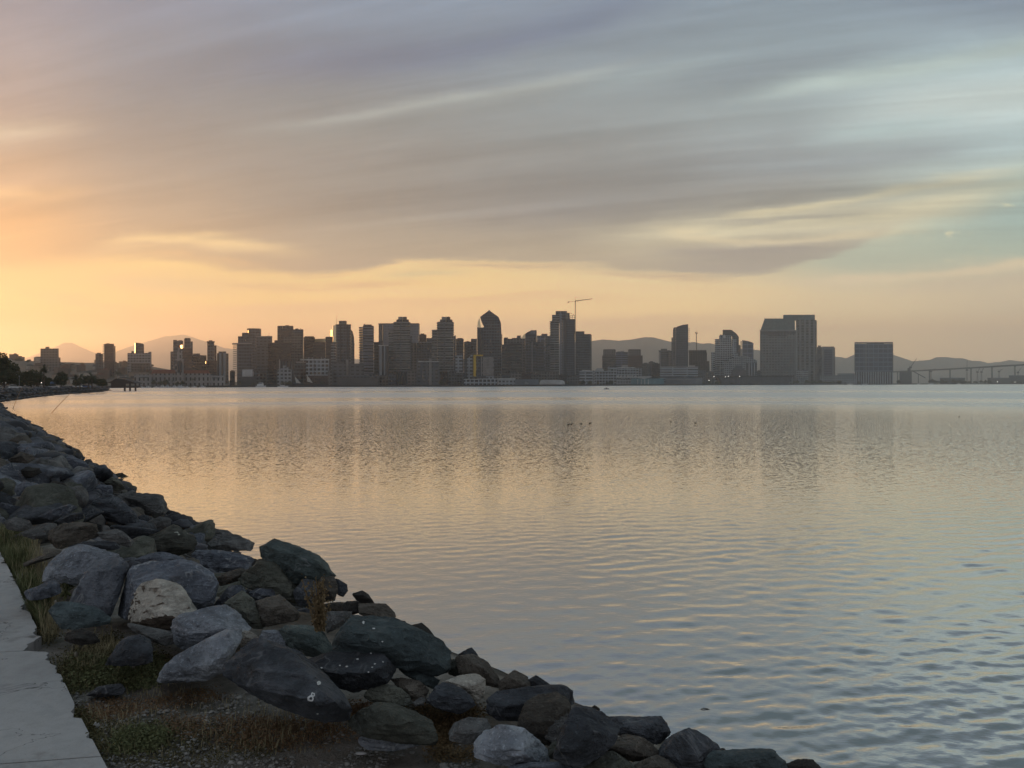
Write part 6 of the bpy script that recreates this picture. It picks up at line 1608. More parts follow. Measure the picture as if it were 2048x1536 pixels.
for px in (249.5, 260, 271):
    for dy in (-3.6, 3.6):
        c = gpt(px, d_ + dy, -1.0); b = MB(); b.tube(c, c + Vector((0, 0, 6.2)), .62, .6, 8); b.build('post', M_WOOD, r)
# cars parked along the bank
def car_paint(n, c): 
    m = new_mat(n); out(principled(c, .25, .2)); return m
M_TYRE = mat_plain('tyre_rubber', (.02, .02, .02)); M_CGL = mat_plain('car_glass', (.03, .035, .04), rough=.1)
def car(px, d_, paint, label, rz):
    q = gpt(px, d_, BZ + .02); r = root('parked_car', q, label, 'car', 'cars parked behind the left trees')
    r.rotation_euler = (0, 0, 0); cx, sx = math.cos(rz), math.sin(rz); ax = Vector((cx, sx, 0)); dp = Vector((-sx, cx, 0))
    b = MB(); b.prism([(-2.2, .35), (2.2, .35), (2.25, .75), (1.9, .95), (-2.1, 1.0), (-2.25, .7)], q - dp * .85, ax, dp, 1.7); b.build('body', paint, r)
    b = MB(); b.prism([(-1.9, .98), (1.1, .95), (.5, 1.45), (-1.4, 1.48)], q - dp * .75, ax, dp, 1.5); b.build('cabin_glass', M_CGL, r)
    b = MB(); b.prism([(-1.35, 1.47), (.45, 1.44), (.4, 1.52), (-1.3, 1.54)], q - dp * .74, ax, dp, 1.48); b.build('roof', paint, r)
    for a in (-1.35, 1.4):
        for s in (-.85, .85):
            c = q + ax * a + dp * s + Vector((0, 0, .33)); b = MB(); b.tube(c - dp * .1, c + dp * .1, .33, n=12); b.build('wheel', M_TYRE, r)
P_W = car_paint('paint_white', (.8, .8, .8)); P_S = car_paint('paint_silver', (.45, .46, .48)); P_B = car_paint('paint_blue', (.1, .16, .3))
car(31, 300, P_W, 'white car parked near the lamp post at the left edge', .5)
car(107, 360, P_S, 'silver car parked right of the tall palm', .2)
car(155, 430, P_W, 'white car parked under the shaggy palms', .1)
car(172, 440, P_B, 'blue car parked right of the white car under the shaggy palms', 0)
# lamp posts
M_POLE = mat_plain('lamp_pole', (.25, .25, .25), metal=.5, rough=.4)
def lamp(px, d_, z, h, label, group, lit=True, rr=.22):
    q = gpt(px, d_, z); r = root('street_lamp', q, label, 'lamp', group)
    b = MB(); b.tube(q - Vector((0, 0, .2)), q + Vector((0, 0, h)), .09, .06, 6); b.build('pole', M_POLE, r)
    V, Fc = ico(2); mesh_obj('lamp_head', V * rr + np.array(q + Vector((0, 0, h + rr * .8))), Fc, M_LAMP if lit else M_POLE, r, smooth=True)
lamp(38.5, 290, BZ, 4.6, 'tall pale unlit lamp post beside the white parked car', 'lamps on the left waterfront', False)
for px, d_, l in ((4, 300, 'lit globe lamp at the left edge under the big spreading tree'), (11, 310, 'lit globe lamp second from the left edge'), (59.5, 340, 'lit globe lamp in front of the dark rounded tree'), (47, 350, 'lit globe lamp right of the tall lamp post'), (83, 345, 'lit globe lamp at the foot of the tall palm')):
    lamp(px, d_, BZ, 2.4, l, 'lamps on the left waterfront', True, .17)
M_BLUEC = mat_plain('blue_canvas', (.10, .16, .28)); 
q = gpt(106, 400, BZ); r = root('canopy', q, 'small blue canopy tent behind the silver car', 'canopy')
b = MB(); b.prism([(-2, 2.2), (2, 2.2), (2, 2.4), (0, 3.2), (-2, 2.4)], q - Vector((0, 1.5, 0)), (1, 0, 0), (0, 1, 0), 3); b.build('roof', M_BLUEC, r)
for sx in (-1.9, 1.9):
    for sy in (-1.4, 1.4): b = MB(); b.tube(q + Vector((sx, sy, 0)), q + Vector((sx, sy, 2.25)), .05, n=5); b.build('leg', M_POLE, r)
# fishing rods propped in the stones
M_ROD = mat_plain('rod_blank', (.23, .13, .06), rough=.4); M_GRIP = mat_plain('rod_grip', (.03, .03, .03))
def rod(p0, p1, z0, label):
    a_ = hit_ground(*p0); d0 = a_.y; b1 = at(p1[0], p1[1], d0 * 1.01)
    a0 = at(p0[0], p0[1], d0); r = root('fishing_rod', a0, label, 'fishing rod', 'rods propped on the left stones')
    mid = a0.lerp(b1, .25); m2 = a0.lerp(b1, .65) + Vector((0, 0, .05))
    b = MB(); b.tube(a0 - (mid - a0) * .2, mid, .06, .05, 6); b.build('grip', M_GRIP, r)
    b = MB(); b.tube(mid, m2, .05, .04, 5); b.tube(m2, b1, .04, .03, 5); b.build('blank', M_ROD, r)
rod((78, 853), (140, 787), 1.5, 'long thin fishing rod leaning out over the water, nearer one')
rod((22, 826), (44, 774), 1.5, 'fishing rod standing up at the left edge, farther one')

# ---- far waterfront trees
fp = [tree_proto('waterfront_tree', 9, [(0, 0, 6, 4), (3, 0, 5, 3), (-3, .5, 5.4, 3.2), (0, 0, 8.4, 2.6)], 420, .75, M_LEAF, 20, .4),
      tree_proto('waterfront_tree', 7, [(0, 0, 4.6, 3.4), (2.4, 0, 3.8, 2.4), (-3.4, .5, 4.0, 2.6)], 380, .7, M_LEAF2, 21, .35)]
fpp = palm_proto('palm_tree', 11, 3.4, 30, 16)
rnd = random.Random(9)
zones = [(12, 300, 440, 60, 'before the cream red-roofed hall', .8), (9, 455, 670, 60, 'behind the moored ships', .8), (10, 680, 930, 40, 'at the feet of the balcony towers', .75), (8, 1040, 1160, 70, 'below the tallest stepped tower', .8), (13, 1160, 1240, 50, 'before the white dome-roofed block', .8),
         (10, 1396, 1520, 60, 'below the white stepped condominium', .9), (24, 1590, 1680, 60, 'at the foot of the massive hotel', 1.3), (16, 1690, 1800, -120, 'before the navy glass hotel', 1.25), (30, 1860, 1985, -140, 'before the long bridge', 1.5), (9, 1985, 2060, -100, 'at the far right of the far shore', .8)]
for n, x0, x1, off, where, sc_ in zones:
    for i in range(n):
        px = rnd.uniform(x0, x1); d_ = max(shore_d(px) + 6, shore_d(px) + off * rnd.uniform(.4, 1.2)); s = sc_ * rnd.uniform(.7, 1.25)
        k = rnd.randrange(2)
        put(fp[k], gpt(px, d_, GZ - .2), s, rnd.uniform(0, 6.28), f'{["tall dark", "low olive"][k]} tree on the far shore {where}', 'tree', f'{["tall dark", "low olive"][k]} trees {where}')
for i, (px, sc_, w) in enumerate(((386, .95, 0), (393, 1.1, 0), (402, .9, 0), (413, 1.15, 0), (423, 1.0, 0), (330, .8, 0), (345, .7, 0), (1613, .9, 1), (1622, .8, 1))):
    put(fpp, gpt(px, shore_d(px) + 45, GZ - .2), sc_ * (1.3 if w else 1), i * 1.1, ['slim palm before the cream red-roofed hall', 'slim palm at the foot of the massive hotel'][w], 'palm', ['palms before the cream hall', 'palms by the massive hotel'][w])
for i in range(34):
    px = rnd.uniform(-40, 330); d_ = rnd.uniform(1340, 2150)
    put(fp[i % 2], gpt(px, d_, hill_z(px, d_)), rnd.uniform(.7, 1.3), i, f'{["dark", "olive"][i % 2]} tree among the houses on the hazy left hillside', 'tree', f'{["dark", "olive"][i % 2]} trees on the hazy left hillside')
put(big if False else fp[0], gpt(38, 2000, hill_z(38, 2000)), (1.5, 1.5, 1.25), 1, 'umbrella-shaped tree on the crest left of the broad slab block', 'tree', None)

# ---- vessels
M_HULLW = mat_plain('hull_white', (.55, .55, .55), scale=1); M_HULLD = mat_plain('hull_dark', (.03, .03, .033), scale=.3); M_NAVY = mat_plain('warship_grey', (.075, .08, .09), scale=.1); M_SAIL = mat_plain('furled_sail', (.38, .36, .33), scale=.5)
def hull(b, c, L, Bm, h, rz=0.0, bow=.25):
    """boat hull: pointed bow, square stern, flared sides"""
    cx, sx = math.cos(rz), math.sin(rz); T = lambda a, w, z: (c[0] + a * cx - w * sx, c[1] + a * sx + w * cx, c[2] + z)
    st = [(-.5, .8, 0), (-.2, 1, 0), (.2, .95, .04), (.38, .55, .12), (.5, .02, .25)]
    top = [T(a * L, w * Bm / 2, h + k * h) for a, w, k in st]; topr = [T(a * L, -w * Bm / 2, h + k * h) for a, w, k in st]
    bot = [T(a * L * .94, w * Bm * .32, -.3) for a, w, k in st]; botr = [T(a * L * .94, -w * Bm * .32, -.3) for a, w, k in st]
    for i in range(4):
        b.quad([bot[i + 1], bot[i], top[i], top[i + 1]]); b.quad([botr[i], botr[i + 1], topr[i + 1], topr[i]])
        b.quad([top[i + 1], top[i], topr[i], topr[i + 1]])
    b.quad([bot[0], botr[0], topr[0], top[0]])
def motorboat(px, py, label, L=4.6, cat='boat', group=None, d_=None, cabin=True, mast=0, mat=None):
    q = atz(px, py, 0) if d_ is None else gpt(px, d_, 0); r = root('boat', (q.x, q.y, 0), label, cat, group)
    b = MB(); hull(b, q, L, L * .36, L * .15); b.build('hull', mat or M_HULLW, r)
    if cabin:
        b = MB(); b.prism([(-L * .2, L * .15), (L * .2, L * .15), (L * .1, L * .32), (-L * .18, L * .32)], q - Vector((0, L * .1, 0)), (1, 0, 0), (0, 1, 0), L * .2); b.build('cabin', M_HULLW, r)
        b = MB(); b.box((q.x, q.y - L * .102, L * .2), L * .28, .02, L * .07); b.build('window', M_CGL, r)
    if mast:
        b = MB(); b.tube(q + Vector((0, 0, L * .15)), q + Vector((0, 0, mast)), .09, .05, 5); b.build('mast', M_POLE, r)
        b = MB(); b.tube(q + Vector((-L * .35, 0, L * .3)), q + Vector((0, 0, L * .32)), .12, n=5); b.build('boom', M_SAIL, r)
motorboat(1213, 778.6, 'small grey-white motorboat alone on the open water', 4.2, mat=mat_plain('hull_grey', (.22, .22, .22)))
rnd = random.Random(31)
for i, px in enumerate((283, 296, 312, 325, 335, 349, 361, 374, 388, 405)):
    motorboat(px, 0, 'little sailing boat with a bare mast moored before the cream hall' if i % 2 else 'little white motorboat moored before the cream hall', rnd.uniform(7, 11), 'boat', ['motorboats', 'sailing boats'][i % 2] + ' moored before the cream hall', shore_d(px) - rnd.uniform(15, 60), True, rnd.uniform(9, 14) if i % 2 else 0)
# white work vessel
d_ = shore_d(522) - 14; q = gpt(522, d_, 0); r = root('work_vessel', q, 'white vessel with stacked decks and a radar mast moored left of the sailing ships', 'ship')
b = MB(); hull(b, q, 16, 6, 2.2); b.build('hull', M_HULLW, r)
b = MB(); b.box(q + Vector((-1, 0, 2.2)), 9, 4, 2.6); b.box(q + Vector((0, 0, 4.8)), 6, 3.4, 2.2); b.build('deckhouse', M_HULLW, r)
b = MB(); b.box(q + Vector((0, -1.72, 5.4)), 5.4, .05, .9); b.build('bridge_window', M_CGL, r)
b = MB(); b.tube(q + Vector((0, 0, 7)), q + Vector((0, 0, 13)), .18, .1, 5); b.tube(q + Vector((-1.2, 0, 10)), q + Vector((1.2, 0, 10)), .1, n=4); b.build('mast', M_POLE, r)
# three-masted sailing ship
d_ = shore_d(612) - 20; q = gpt(612, d_, 0); r = root('sailing_ship', q, 'dark-hulled three-masted sailing ship with two pale sails', 'ship')
wpx = d_ / F
b = MB(); hull(b, q, 92 * wpx, 9, 4.4); b.build('hull', M_HULLD, r)
for k, (dx_, h_) in enumerate(((-24, 30), (-4, 36), (17, 33))):
    c = q + Vector((dx_ * wpx, 0, 4)); b = MB(); b.tube(c, c + Vector((0, 0, h_ * wpx * 1.9)), .35, .15, 6); b.build('mast', M_WOOD, r)
    b = MB()
    for z_ in (.35, .55, .75): b.tube(c + Vector((-5 * wpx * (1.3 - z_), 0, h_ * wpx * 1.9 * z_)), c + Vector((5 * wpx * (1.3 - z_), 0, h_ * wpx * 1.9 * z_)), .2, n=5)
    b.build('yard', M_WOOD, r)
for (x0, y0, x1, y1, x2, y2) in ((589.5, 753, 592, 765.5, 602, 766.5), (613.5, 749, 614.5, 763, 625.5, 766)):
    a0, a1, a2 = at(x0, y0, d_ - 1), at(x1, y1, d_ - 1.4), at(x2, y2, d_ - 1)
    b = MB(); th_ = Vector((0, .25, 0)); b.quad([a0, a1, a2]); b.quad([a2 + th_, a1 + th_, a0 + th_]); b.quad([a0, a0 + th_, a1 + th_, a1]); b.quad([a1, a1 + th_, a2 + th_, a2]); b.quad([a2, a2 + th_, a0 + th_, a0])
    b.build('sail', M_SAIL, r)
b = MB(); b.tube(q + Vector((46 * wpx, 0, 5)), q + Vector((58 * wpx, 0, 9)), .3, .15, 5); b.build('bowsprit', M_WOOD, r)
d_ = shore_d(566) - 24; q = gpt(566, d_, 0); r = root('sailing_ship', q, 'small pale tall-masted schooner left of the dark sailing ship', 'ship')
b = MB(); hull(b, q, 17, 5, 1.8); b.build('hull', M_HULLW, r)
for dx_ in (-3, 2.5): b = MB(); b.tube(q + Vector((dx_, 0, 1.5)), q + Vector((dx_, 0, 27 if dx_ < 0 else 24)), .2, .1, 5); b.build('mast', M_SAIL, r)
b = MB(); b.box(q + Vector((-1, 0, 1.8)), 6, 2.6, 1.2); b.build('deckhouse', M_HULLW, r)
# museum carrier
d_ = shore_d(1505) - 40; q = gpt(1505, d_, 0); r = root('aircraft_carrier', q, 'long dark grey aircraft carrier with an island mast moored before the hotels', 'ship')
def pxpoly(pts, cx): return [((x - cx) / F * d_, zat(y, x, d_)) for x, y in pts]
b = MB(); b.prism(pxpoly([(1446, 769), (1576, 769), (1584, 756), (1584, 754), (1436, 754), (1438, 757)], 1505), (q.x, q.y, 0), (1, 0, 0), (0, 1, 0), 34); b.build('hull', M_NAVY, r)
b = MB(); b.prism(pxpoly([(1432, 754), (1588, 754), (1588, 752), (1432, 752)], 1505), (q.x, q.y - 3, 0), (1, 0, 0), (0, 1, 0), 42); b.build('flight_deck', M_HULLD, r)
b = MB(); b.prism(pxpoly([(1466, 752), (1494, 752), (1493, 741), (1488, 737), (1470, 737), (1467, 742)], 1505), (q.x, q.y + 5, 0), (1, 0, 0), (0, 1, 0), 14); b.prism(pxpoly([(1471, 737), (1487, 737), (1486, 731), (1474, 731)], 1505), (q.x, q.y + 7, 0), (1, 0, 0), (0, 1, 0), 9); b.build('island', M_NAVY, r)
b = MB(); c0 = at(1483, 732, d_ + 10); c1 = at(1483, 706, d_ + 10); b.tube(c0, c1, .7, .3, 6)
for y_, w_ in ((724, 5), (719, 4), (714, 2.5)): b.tube(at(1483 - w_, y_, d_ + 10), at(1483 + w_, y_, d_ + 10), .4, n=5)
b.build('radar_mast', M_NAVY, r)
b = MB(); b.tube(at(1460, 752, d_ + 10), at(1460, 724, d_ + 10), .9, .6, 6); b.box(at(1460, 726, d_ + 10), 5, 3, 3); b.build('crane_post', M_NAVY, r)
for px in (1444, 1452, 1500, 1512, 1526, 1545): 
    c = at(px, 752, d_ + 8); b = MB(); b.tube(c + Vector((-4, 0, 1.6)), c + Vector((4.5, 0, 1.8)), .9, .3, 6); b.quad([c + Vector((-1.5, -4, 1.5)), c + Vector((1.5, -4, 1.5)), c + Vector((1.5, 4, 1.7)), c + Vector((-1.5, 4, 1.7))]); b.quad([c + Vector((-3.8, -.1, 1.8)), c + Vector((-2.6, -.1, 1.8)), c + Vector((-3.4, -.1, 4.2)), c + Vector((-4.2, -.1, 4.2))]); b.build('parked_aircraft', M_NAVY, r)
for i, (px, py) in enumerate(((1376, 754), (1398, 754.5), (1402, 753.5), (1418, 761), (1428, 753.5), (1451, 754), (1456.5, 753), (1479.5, 753))):
    dl = shore_d(px) - 60 + 8 * (i % 3); dl = shore_d(px) + 4; zt = zat(py, px, dl)
    lamp(px, dl, GZ - .1, max(2, zt - GZ), 'small lit lamp on the wharf beside the carrier', 'lit lamps on the wharf', True, .8)
lamp(1995, shore_d(1995) + 5, GZ - .1, 6, 'bright lit lamp on the far shore under the bridge, brighter one', 'lit lamps under the bridge', True, 1.5)
lamp(2030, shore_d(2030) + 5, GZ - .1, 5, 'fainter lit lamp on the far shore at the right edge', 'lit lamps under the bridge', True, .9)
for i, px in enumerate((1838, 1862, 1918, 1700, 1730)):
    motorboat(px, 0, f'white yacht moored along the far right shore', rnd.uniform(14, 20), 'boat', 'yachts along the far right shore', shore_d(px) - 15, True, 26 if i in (1, 2) else 0)
# ---- long bridge and the shipyard
M_DECK = mat_plain('bridge_steel', (.05, .06, .075), scale=.02)
bp = [(1766, 743.5), (1786, 742.5), (1860, 739.0), (1920, 735.6), (1984, 731.8), (2048, 728.0), (2120, 723.5), (2260, 716)]
dd_ = [5200, 5000, 4600, 4350, 4150, 4000, 3900, 3850]
q = at(1950, 768, 4300); r = root('bridge', (q.x, q.y, 0), 'long low blue-grey bridge on slender piers rising toward the right edge', 'bridge')
b = MB(); pts = [at(x, y, d_) for (x, y), d_ in zip(bp, dd_)]
for p0, p1 in zip(pts, pts[1:]):
    dn = Vector((0, 0, -8)); w_ = Vector((0, 14, 0))
    b.quad([p0 + dn, p1 + dn, p1, p0]); b.quad([p0, p1, p1 + w_, p0 + w_]); b.quad([p0 + dn + w_, p1 + dn + w_, p1 + dn, p0 + dn][::1]); b.quad([p1 + dn + w_, p0 + dn + w_, p0 + w_, p1 + w_])
b.build('deck', M_DECK, r)
for px in (1795, 1859, 1900, 1942, 1984, 2030, 2080, 2140):
    y_ = np.interp(px, [x for x, _ in bp], [y for _, y in bp]); d_ = np.interp(px, [x for x, _ in bp], dd_) + 7
    t_ = at(px, y_, d_) - Vector((0, 0, 8.2)); b = MB(); b.prism([(-1.7, -1), (1.7, -1), (1.4, t_.z - 4), (4, t_.z), (-4, t_.z), (-1.4, t_.z - 4)], (t_.x, t_.y - 4, 0), (1, 0, 0), (0, 1, 0), 8); b.build('pier', M_DECK, r)
M_YARD = mat_plain('shipyard_grey', (.11, .115, .12), scale=.02)
def ycrane(px, yb, ym, tip, label, d_=3550):
    q = gpt(px, d_, 0); r = root('harbour_crane', (q.x, q.y, GZ - .2), label, 'crane', None)
    b = MB(); zb = GZ - .2; zm = zat(ym, px, d_)
    for s in (-3, 3): b.tube((q.x + s, q.y, zb), (q.x + s * .4, q.y, zm), 1.0, .7, 5)
    b.build('tower', M_YARD, r)
    b = MB(); b.box((q.x, q.y, zm - 1), 8, 6, 6); b.build('cab', M_YARD, r)
    t = at(tip[0], tip[1], d_); c0 = Vector((q.x, q.y, zm + 2)); b = MB(); b.tube(c0, t, .9, .5, 5); b.tube(c0 + Vector((0, 0, 4)), t, .5, .4, 5)
    for k in np.linspace(.1, .9, 7): b.tube(c0.lerp(t, k), (c0 + Vector((0, 0, 4))).lerp(t, min(1, k + .06)), .3, n=4)
    b.build('boom', M_YARD, r)
    b = MB(); b.tube(c0, c0 + Vector((-6 if tip[0] > px else 6, 0, 9)), .5, n=5); b.tube(c0 + Vector((-6 if tip[0] > px else 6, 0, 9)), t, .2, n=4); b.build('stay', M_YARD, r)
ycrane(1821, 755, 736, (1834, 716), 'shipyard crane with a raised boom right of the navy glass hotel', 3180)
ycrane(1862, 755, 744, (1871, 737), 'small crane below the bridge near its second pier')
ycrane(1934, 752, 741, (1934.5, 720), 'upright needle-like crane rising above the bridge deck')
ycrane(1955, 753, 745, (1962, 733), 'left of the paired leaning cranes under the bridge')
ycrane(1963, 753, 745, (1970, 732), 'right of the paired leaning cranes under the bridge')
ycrane(1998, 753, 744, (2006, 738), 'squat crane under the bridge between the right piers')
ycrane(2036, 753, 746, (2043, 735), 'leaning crane at the right edge under the bridge')
B_ = B('warehouse', 'blocky grey grain building below the raised shipyard crane', 1798, 1825, 90)
B_.part('wall', M_YARD, 1799, 1823.5, 743.5, None, 30); B_.part('penthouse', M_YARD, 1815, 1820.5, 736, 743.6, 14, 4)
b_ = B('conveyor', 'long sloping conveyor running down from the grain building', 1823, 1850, 40, 'conveyor')
b_.part('gantry', M_YARD, 1824, 1851, 741, 756, 6, 0, top=[(1824, 742.2), (1851, 757), (1851, 755), (1824, 740.2)]); b_.part('leg', M_YARD, 1836, 1837.5, 748, None, 4, 1)
for i, (x0, x1, yt, l) in enumerate(((1640, 1712, 752, 'low grey hall between the blue-banded hotel and the navy glass hotel'), (1880, 1930, 757, 'long low yard shed behind the trees before the bridge'), (1975, 2020, 757, 'low yard shed near the bright lamp'), (2018, 2075, 752, 'dark low yard building at the right edge'))):
    B_ = B('warehouse', l, x0, x1, 40); B_.part('wall', M_YARD if i else 'pale', x0, x1, yt, None, 24); B_.part('roof', M_SHED, x0 - .5, x1 + .5, yt - 1.4, yt + .2, 24, -.7)

# ---------------------------------------------------------------- birds and flotsam
M_FEATH = mat_plain('dark_feathers', (.03, .026, .022), scale=20)
def sweep(P, R, n=8):
    V, Fc = [], []
    for i, (p, r_) in enumerate(zip(P, R)):
        p = Vector(p); t = (Vector(P[min(i + 1, len(P) - 1)]) - Vector(P[max(i - 1, 0)])).normalized()
        a = t.cross(Vector((0, 1, 0))).normalized(); b2 = t.cross(a)
        for k in range(n): V.append(tuple(p + (a * math.cos(6.283 * k / n) + b2 * math.sin(6.283 * k / n)) * r_))
    for i in range(len(P) - 1):
        for k in range(n): Fc.append((i * n + k, i * n + (k + 1) % n, (i + 1) * n + (k + 1) % n, (i + 1) * n + k))
    Fc.append(tuple(range(n))); Fc.append(tuple((len(P) - 1) * n + k for k in range(n))[::-1]); return V, Fc
for i, (px, py, l, s, f) in enumerate(((1137, 849, 'dark duck swimming at the left of the group of four', 1, 1), (1143, 848.6, 'second dark duck from the left, close behind the first', 1, 1), (1162.5, 848, 'third dark duck of the group, on its own', .9, -1), (1180, 847.2, 'dark duck at the right of the group of four', 1.1, 1), (1342, 844, 'dark bird floating alone right of the four ducks', .8, 1), (1391, 846.5, 'dark bird floating farthest right in the row of birds', .9, -1), (1918, 834, 'tiny dark bird floating far out at the right', .9, 1))):
    q = atz(px, py, 0); s *= .5
    P = [(-.26, 0, .10), (-.2, 0, .10), (-.1, 0, .085), (.02, 0, .08), (.12, 0, .09), (.17, 0, .15), (.19, 0, .22), (.215, 0, .245), (.25, 0, .24), (.30, 0, .225)]
    R = [.012, .05, .095, .105, .08, .05, .042, .05, .04, .008]
    V, Fc = sweep([(x * f * s, y, z * s) for x, y, z in P], [r_ * s for r_ in R], 10)
    o = mesh_obj('duck', [(q.x + v[0], q.y + v[1], v[2]) for v in V], Fc, M_FEATH, loc=(q.x, q.y, 0), smooth=True); tag(o, l, 'duck', 'birds on the water')
for px, py, l in ((1410, 1418, 'dark twig floating off the lower rocks'),):
    q = atz(px, py, .005); V, Fc = sweep([(q.x - .06, q.y, .0), (q.x - .02, q.y + .01, .012), (q.x + .03, q.y, .008), (q.x + .07, q.y - .02, .0)], [.003, .006, .006, .002], 6)
    o = mesh_obj('driftwood', V, Fc, M_FEATH, loc=tuple(q), smooth=True); tag(o, l, 'flotsam')

# ---------------------------------------------------------------- weeds and dry ground cover beside the path
M_GRASS = leaf_mat('weed_green', (.06, .072, .026), (.11, .12, .055)); M_DRY = leaf_mat('weed_dry', (.15, .13, .075), (.28, .245, .15)); M_RED = leaf_mat('groundcover_red', (.095, .058, .034), (.18, .115, .062)); M_OLV = leaf_mat('groundcover_olive', (.045, .043, .018), (.085, .075, .033)); M_GOLD = leaf_mat('dead_weed_gold', (.085, .06, .03), (.16, .115, .06))
rs = np.random.RandomState(77)
def patch(name, label, poly, n, h, w, mat, low=False):
    V, Fc = [], []
    xs = [p[0] for p in poly]; ys = [p[1] for p in poly]; k = 0; tries = 0
    while k < n and tries < n * 12:
        tries += 1
        px, py = rs.uniform(min(xs), max(xs)), rs.uniform(min(ys), max(ys))
        if not inside(poly, px, py): continue
        q = atz(px, py, TOP)
        if q.y < .5: continue
        cl = mnoise.noise((q.x * 2.3, q.y * 2.3, 3.0))
        if cl < rs.uniform(-.35, .4): continue
        z = ground_z(q.x, q.y)
        k += 1
        if low:
            for _ in range(5):
                c = np.array((q.x + rs.normal() * .03, q.y + rs.normal() * .03, z + abs(rs.normal()) * h * .5))
                u = rs.normal(size=3) * (1, 1, .5); u /= np.linalg.norm(u); v = np.cross(u, rs.normal(size=3)); v /= np.linalg.norm(v); s = w * rs.uniform(.4, 1.2); i = len(V)
                V += [c - u * s, c + v * s * .5, c + u * s, c - v * s * .5]; Fc.append((i, i + 1, i + 2, i + 3))
        else:
            hh = h * rs.uniform(.35, 1.1) * (.8 + .6 * cl); a = rs.uniform(0, 6.28); ln = rs.uniform(.1, .6) * hh
            dx_, dy_ = math.cos(a) * ln, math.sin(a) * ln; sx, sy = -math.sin(a) * w, math.cos(a) * w
            i = len(V); b0 = np.array((q.x, q.y, z - .01))
            V += [b0 + (-sx, -sy, 0), b0 + (sx, sy, 0), b0 + (dx_ * .35 + sx * .8, dy_ * .35 + sy * .8, hh * .6), b0 + (dx_ * .35 - sx * .8, dy_ * .35 - sy * .8, hh * .6), b0 + (dx_, dy_, hh)]
            Fc.append((i, i + 1, i + 2, i + 3)); Fc.append((i + 3, i + 2, i + 4, i + 4))
    Fc2 = [tuple(f) if f[2] != f[3] else tuple(f[:3]) for f in Fc]
    o = mesh_obj(name, V, Fc2, mat); tag(o, label, kind='stuff'); return o
A_ = lambda P: [(0 + x * .25390625, 1020 + y * .25390625) for x, y in P]
patch('grass', 'tall green weeds along the upper path edge', [(-20, 1052), (30, 1050), (62, 1075), (60, 1150), (100, 1200), (86, 1262), (62, 1235), (30, 1160), (-20, 1070)], 3600, .21, .004, M_GRASS)
patch('dry_grass', 'straw-coloured dry weeds mixed along the path edge', [(-10, 1060), (70, 1075), (110, 1190), (120, 1290), (100, 1310), (70, 1235), (30, 1150)], 1100, .25, .0025, M_DRY)
patch('ground_cover', 'olive ground cover spreading beside the path', [(78, 1255), (110, 1250), (200, 1262), (330, 1300), (340, 1350), (250, 1372), (150, 1392), (118, 1385), (128, 1360), (112, 1330), (104, 1300)], 3000, .045, .009, M_OLV, True)
patch('ground_cover', 'green ground cover around the dark rounded stone', [(130, 1310), (200, 1320), (300, 1310), (335, 1330), (300, 1372), (190, 1380), (130, 1385), (140, 1345)], 2600, .05, .009, M_GRASS, True)
patch('grass', 'short green weeds around the dark rounded stone', [(150, 1300), (215, 1335), (310, 1330), (330, 1350), (250, 1375), (140, 1385)], 1500, .08, .003, M_GRASS)
patch('dry_grass', 'thin dry weeds on the dirt below the teal slab', [(85, 1240), (130, 1255), (210, 1270), (240, 1300), (190, 1340), (120, 1350), (100, 1300)], 800, .10, .002, M_DRY)
patch('ground_cover', 'small bright green patch on the dirt near the path', [(238, 1478), (270, 1464), (318, 1468), (322, 1490), (290, 1502), (240, 1500)], 1500, .04, .008, M_GRASS, True)
patch('ground_cover', 'rust-red dry ground cover before the huge dark boulder', [(330, 1425), (440, 1432), (560, 1440), (640, 1440), (715, 1450), (720, 1482), (640, 1490), (500, 1498), (400, 1478), (330, 1470)], 1700, .022, .007, M_RED, True)
patch('ground_cover', 'rust-red dry ground cover along the path edge', [(152, 1385), (250, 1392), (330, 1386), (420, 1372), (450, 1392), (300, 1420), (200, 1440), (172, 1440)], 900, .022, .007, M_RED, True)
patch('ground_cover', 'reddish weeds between the low boulders at the dirt edge', [(680, 1385), (720, 1382), (760, 1400), (720, 1432), (690, 1420)], 900, .04, .008, M_RED, True)
patch('ground_cover', 'golden-brown dry weeds around the smooth blue-grey boulder', [(820, 1408), (880, 1402), (960, 1420), (950, 1442), (900, 1470), (882, 1500), (930, 1500), (960, 1494), (940, 1515), (870, 1512), (868, 1455)], 1800, .05, .008, M_GOLD, True)
patch('ground_cover', 'brown weed litter scattered over the dirt', [(190, 1450), (330, 1440), (480, 1460), (560, 1500), (420, 1530), (230, 1530), (205, 1500)], 900, .018, .007, M_OLV, True)
patch('dry_grass', 'short straw-coloured tufts scattered over the dirt verge', [(110, 1260), (330, 1300), (420, 1380), (720, 1440), (720, 1500), (220, 1520), (150, 1400)], 1500, .07, .0018, M_DRY)
# moss creeping over the edge of the path
V = []
patch('moss', 'dark moss and leaf litter creeping onto the path edge', [(70, 1238), (84, 1250), (112, 1330), (130, 1375), (165, 1440), (212, 1520), (200, 1520), (170, 1465), (150, 1440), (128, 1395), (95, 1372), (112, 1352), (98, 1322), (88, 1290), (72, 1250)], 2600, .04, .008, M_OLV, True)
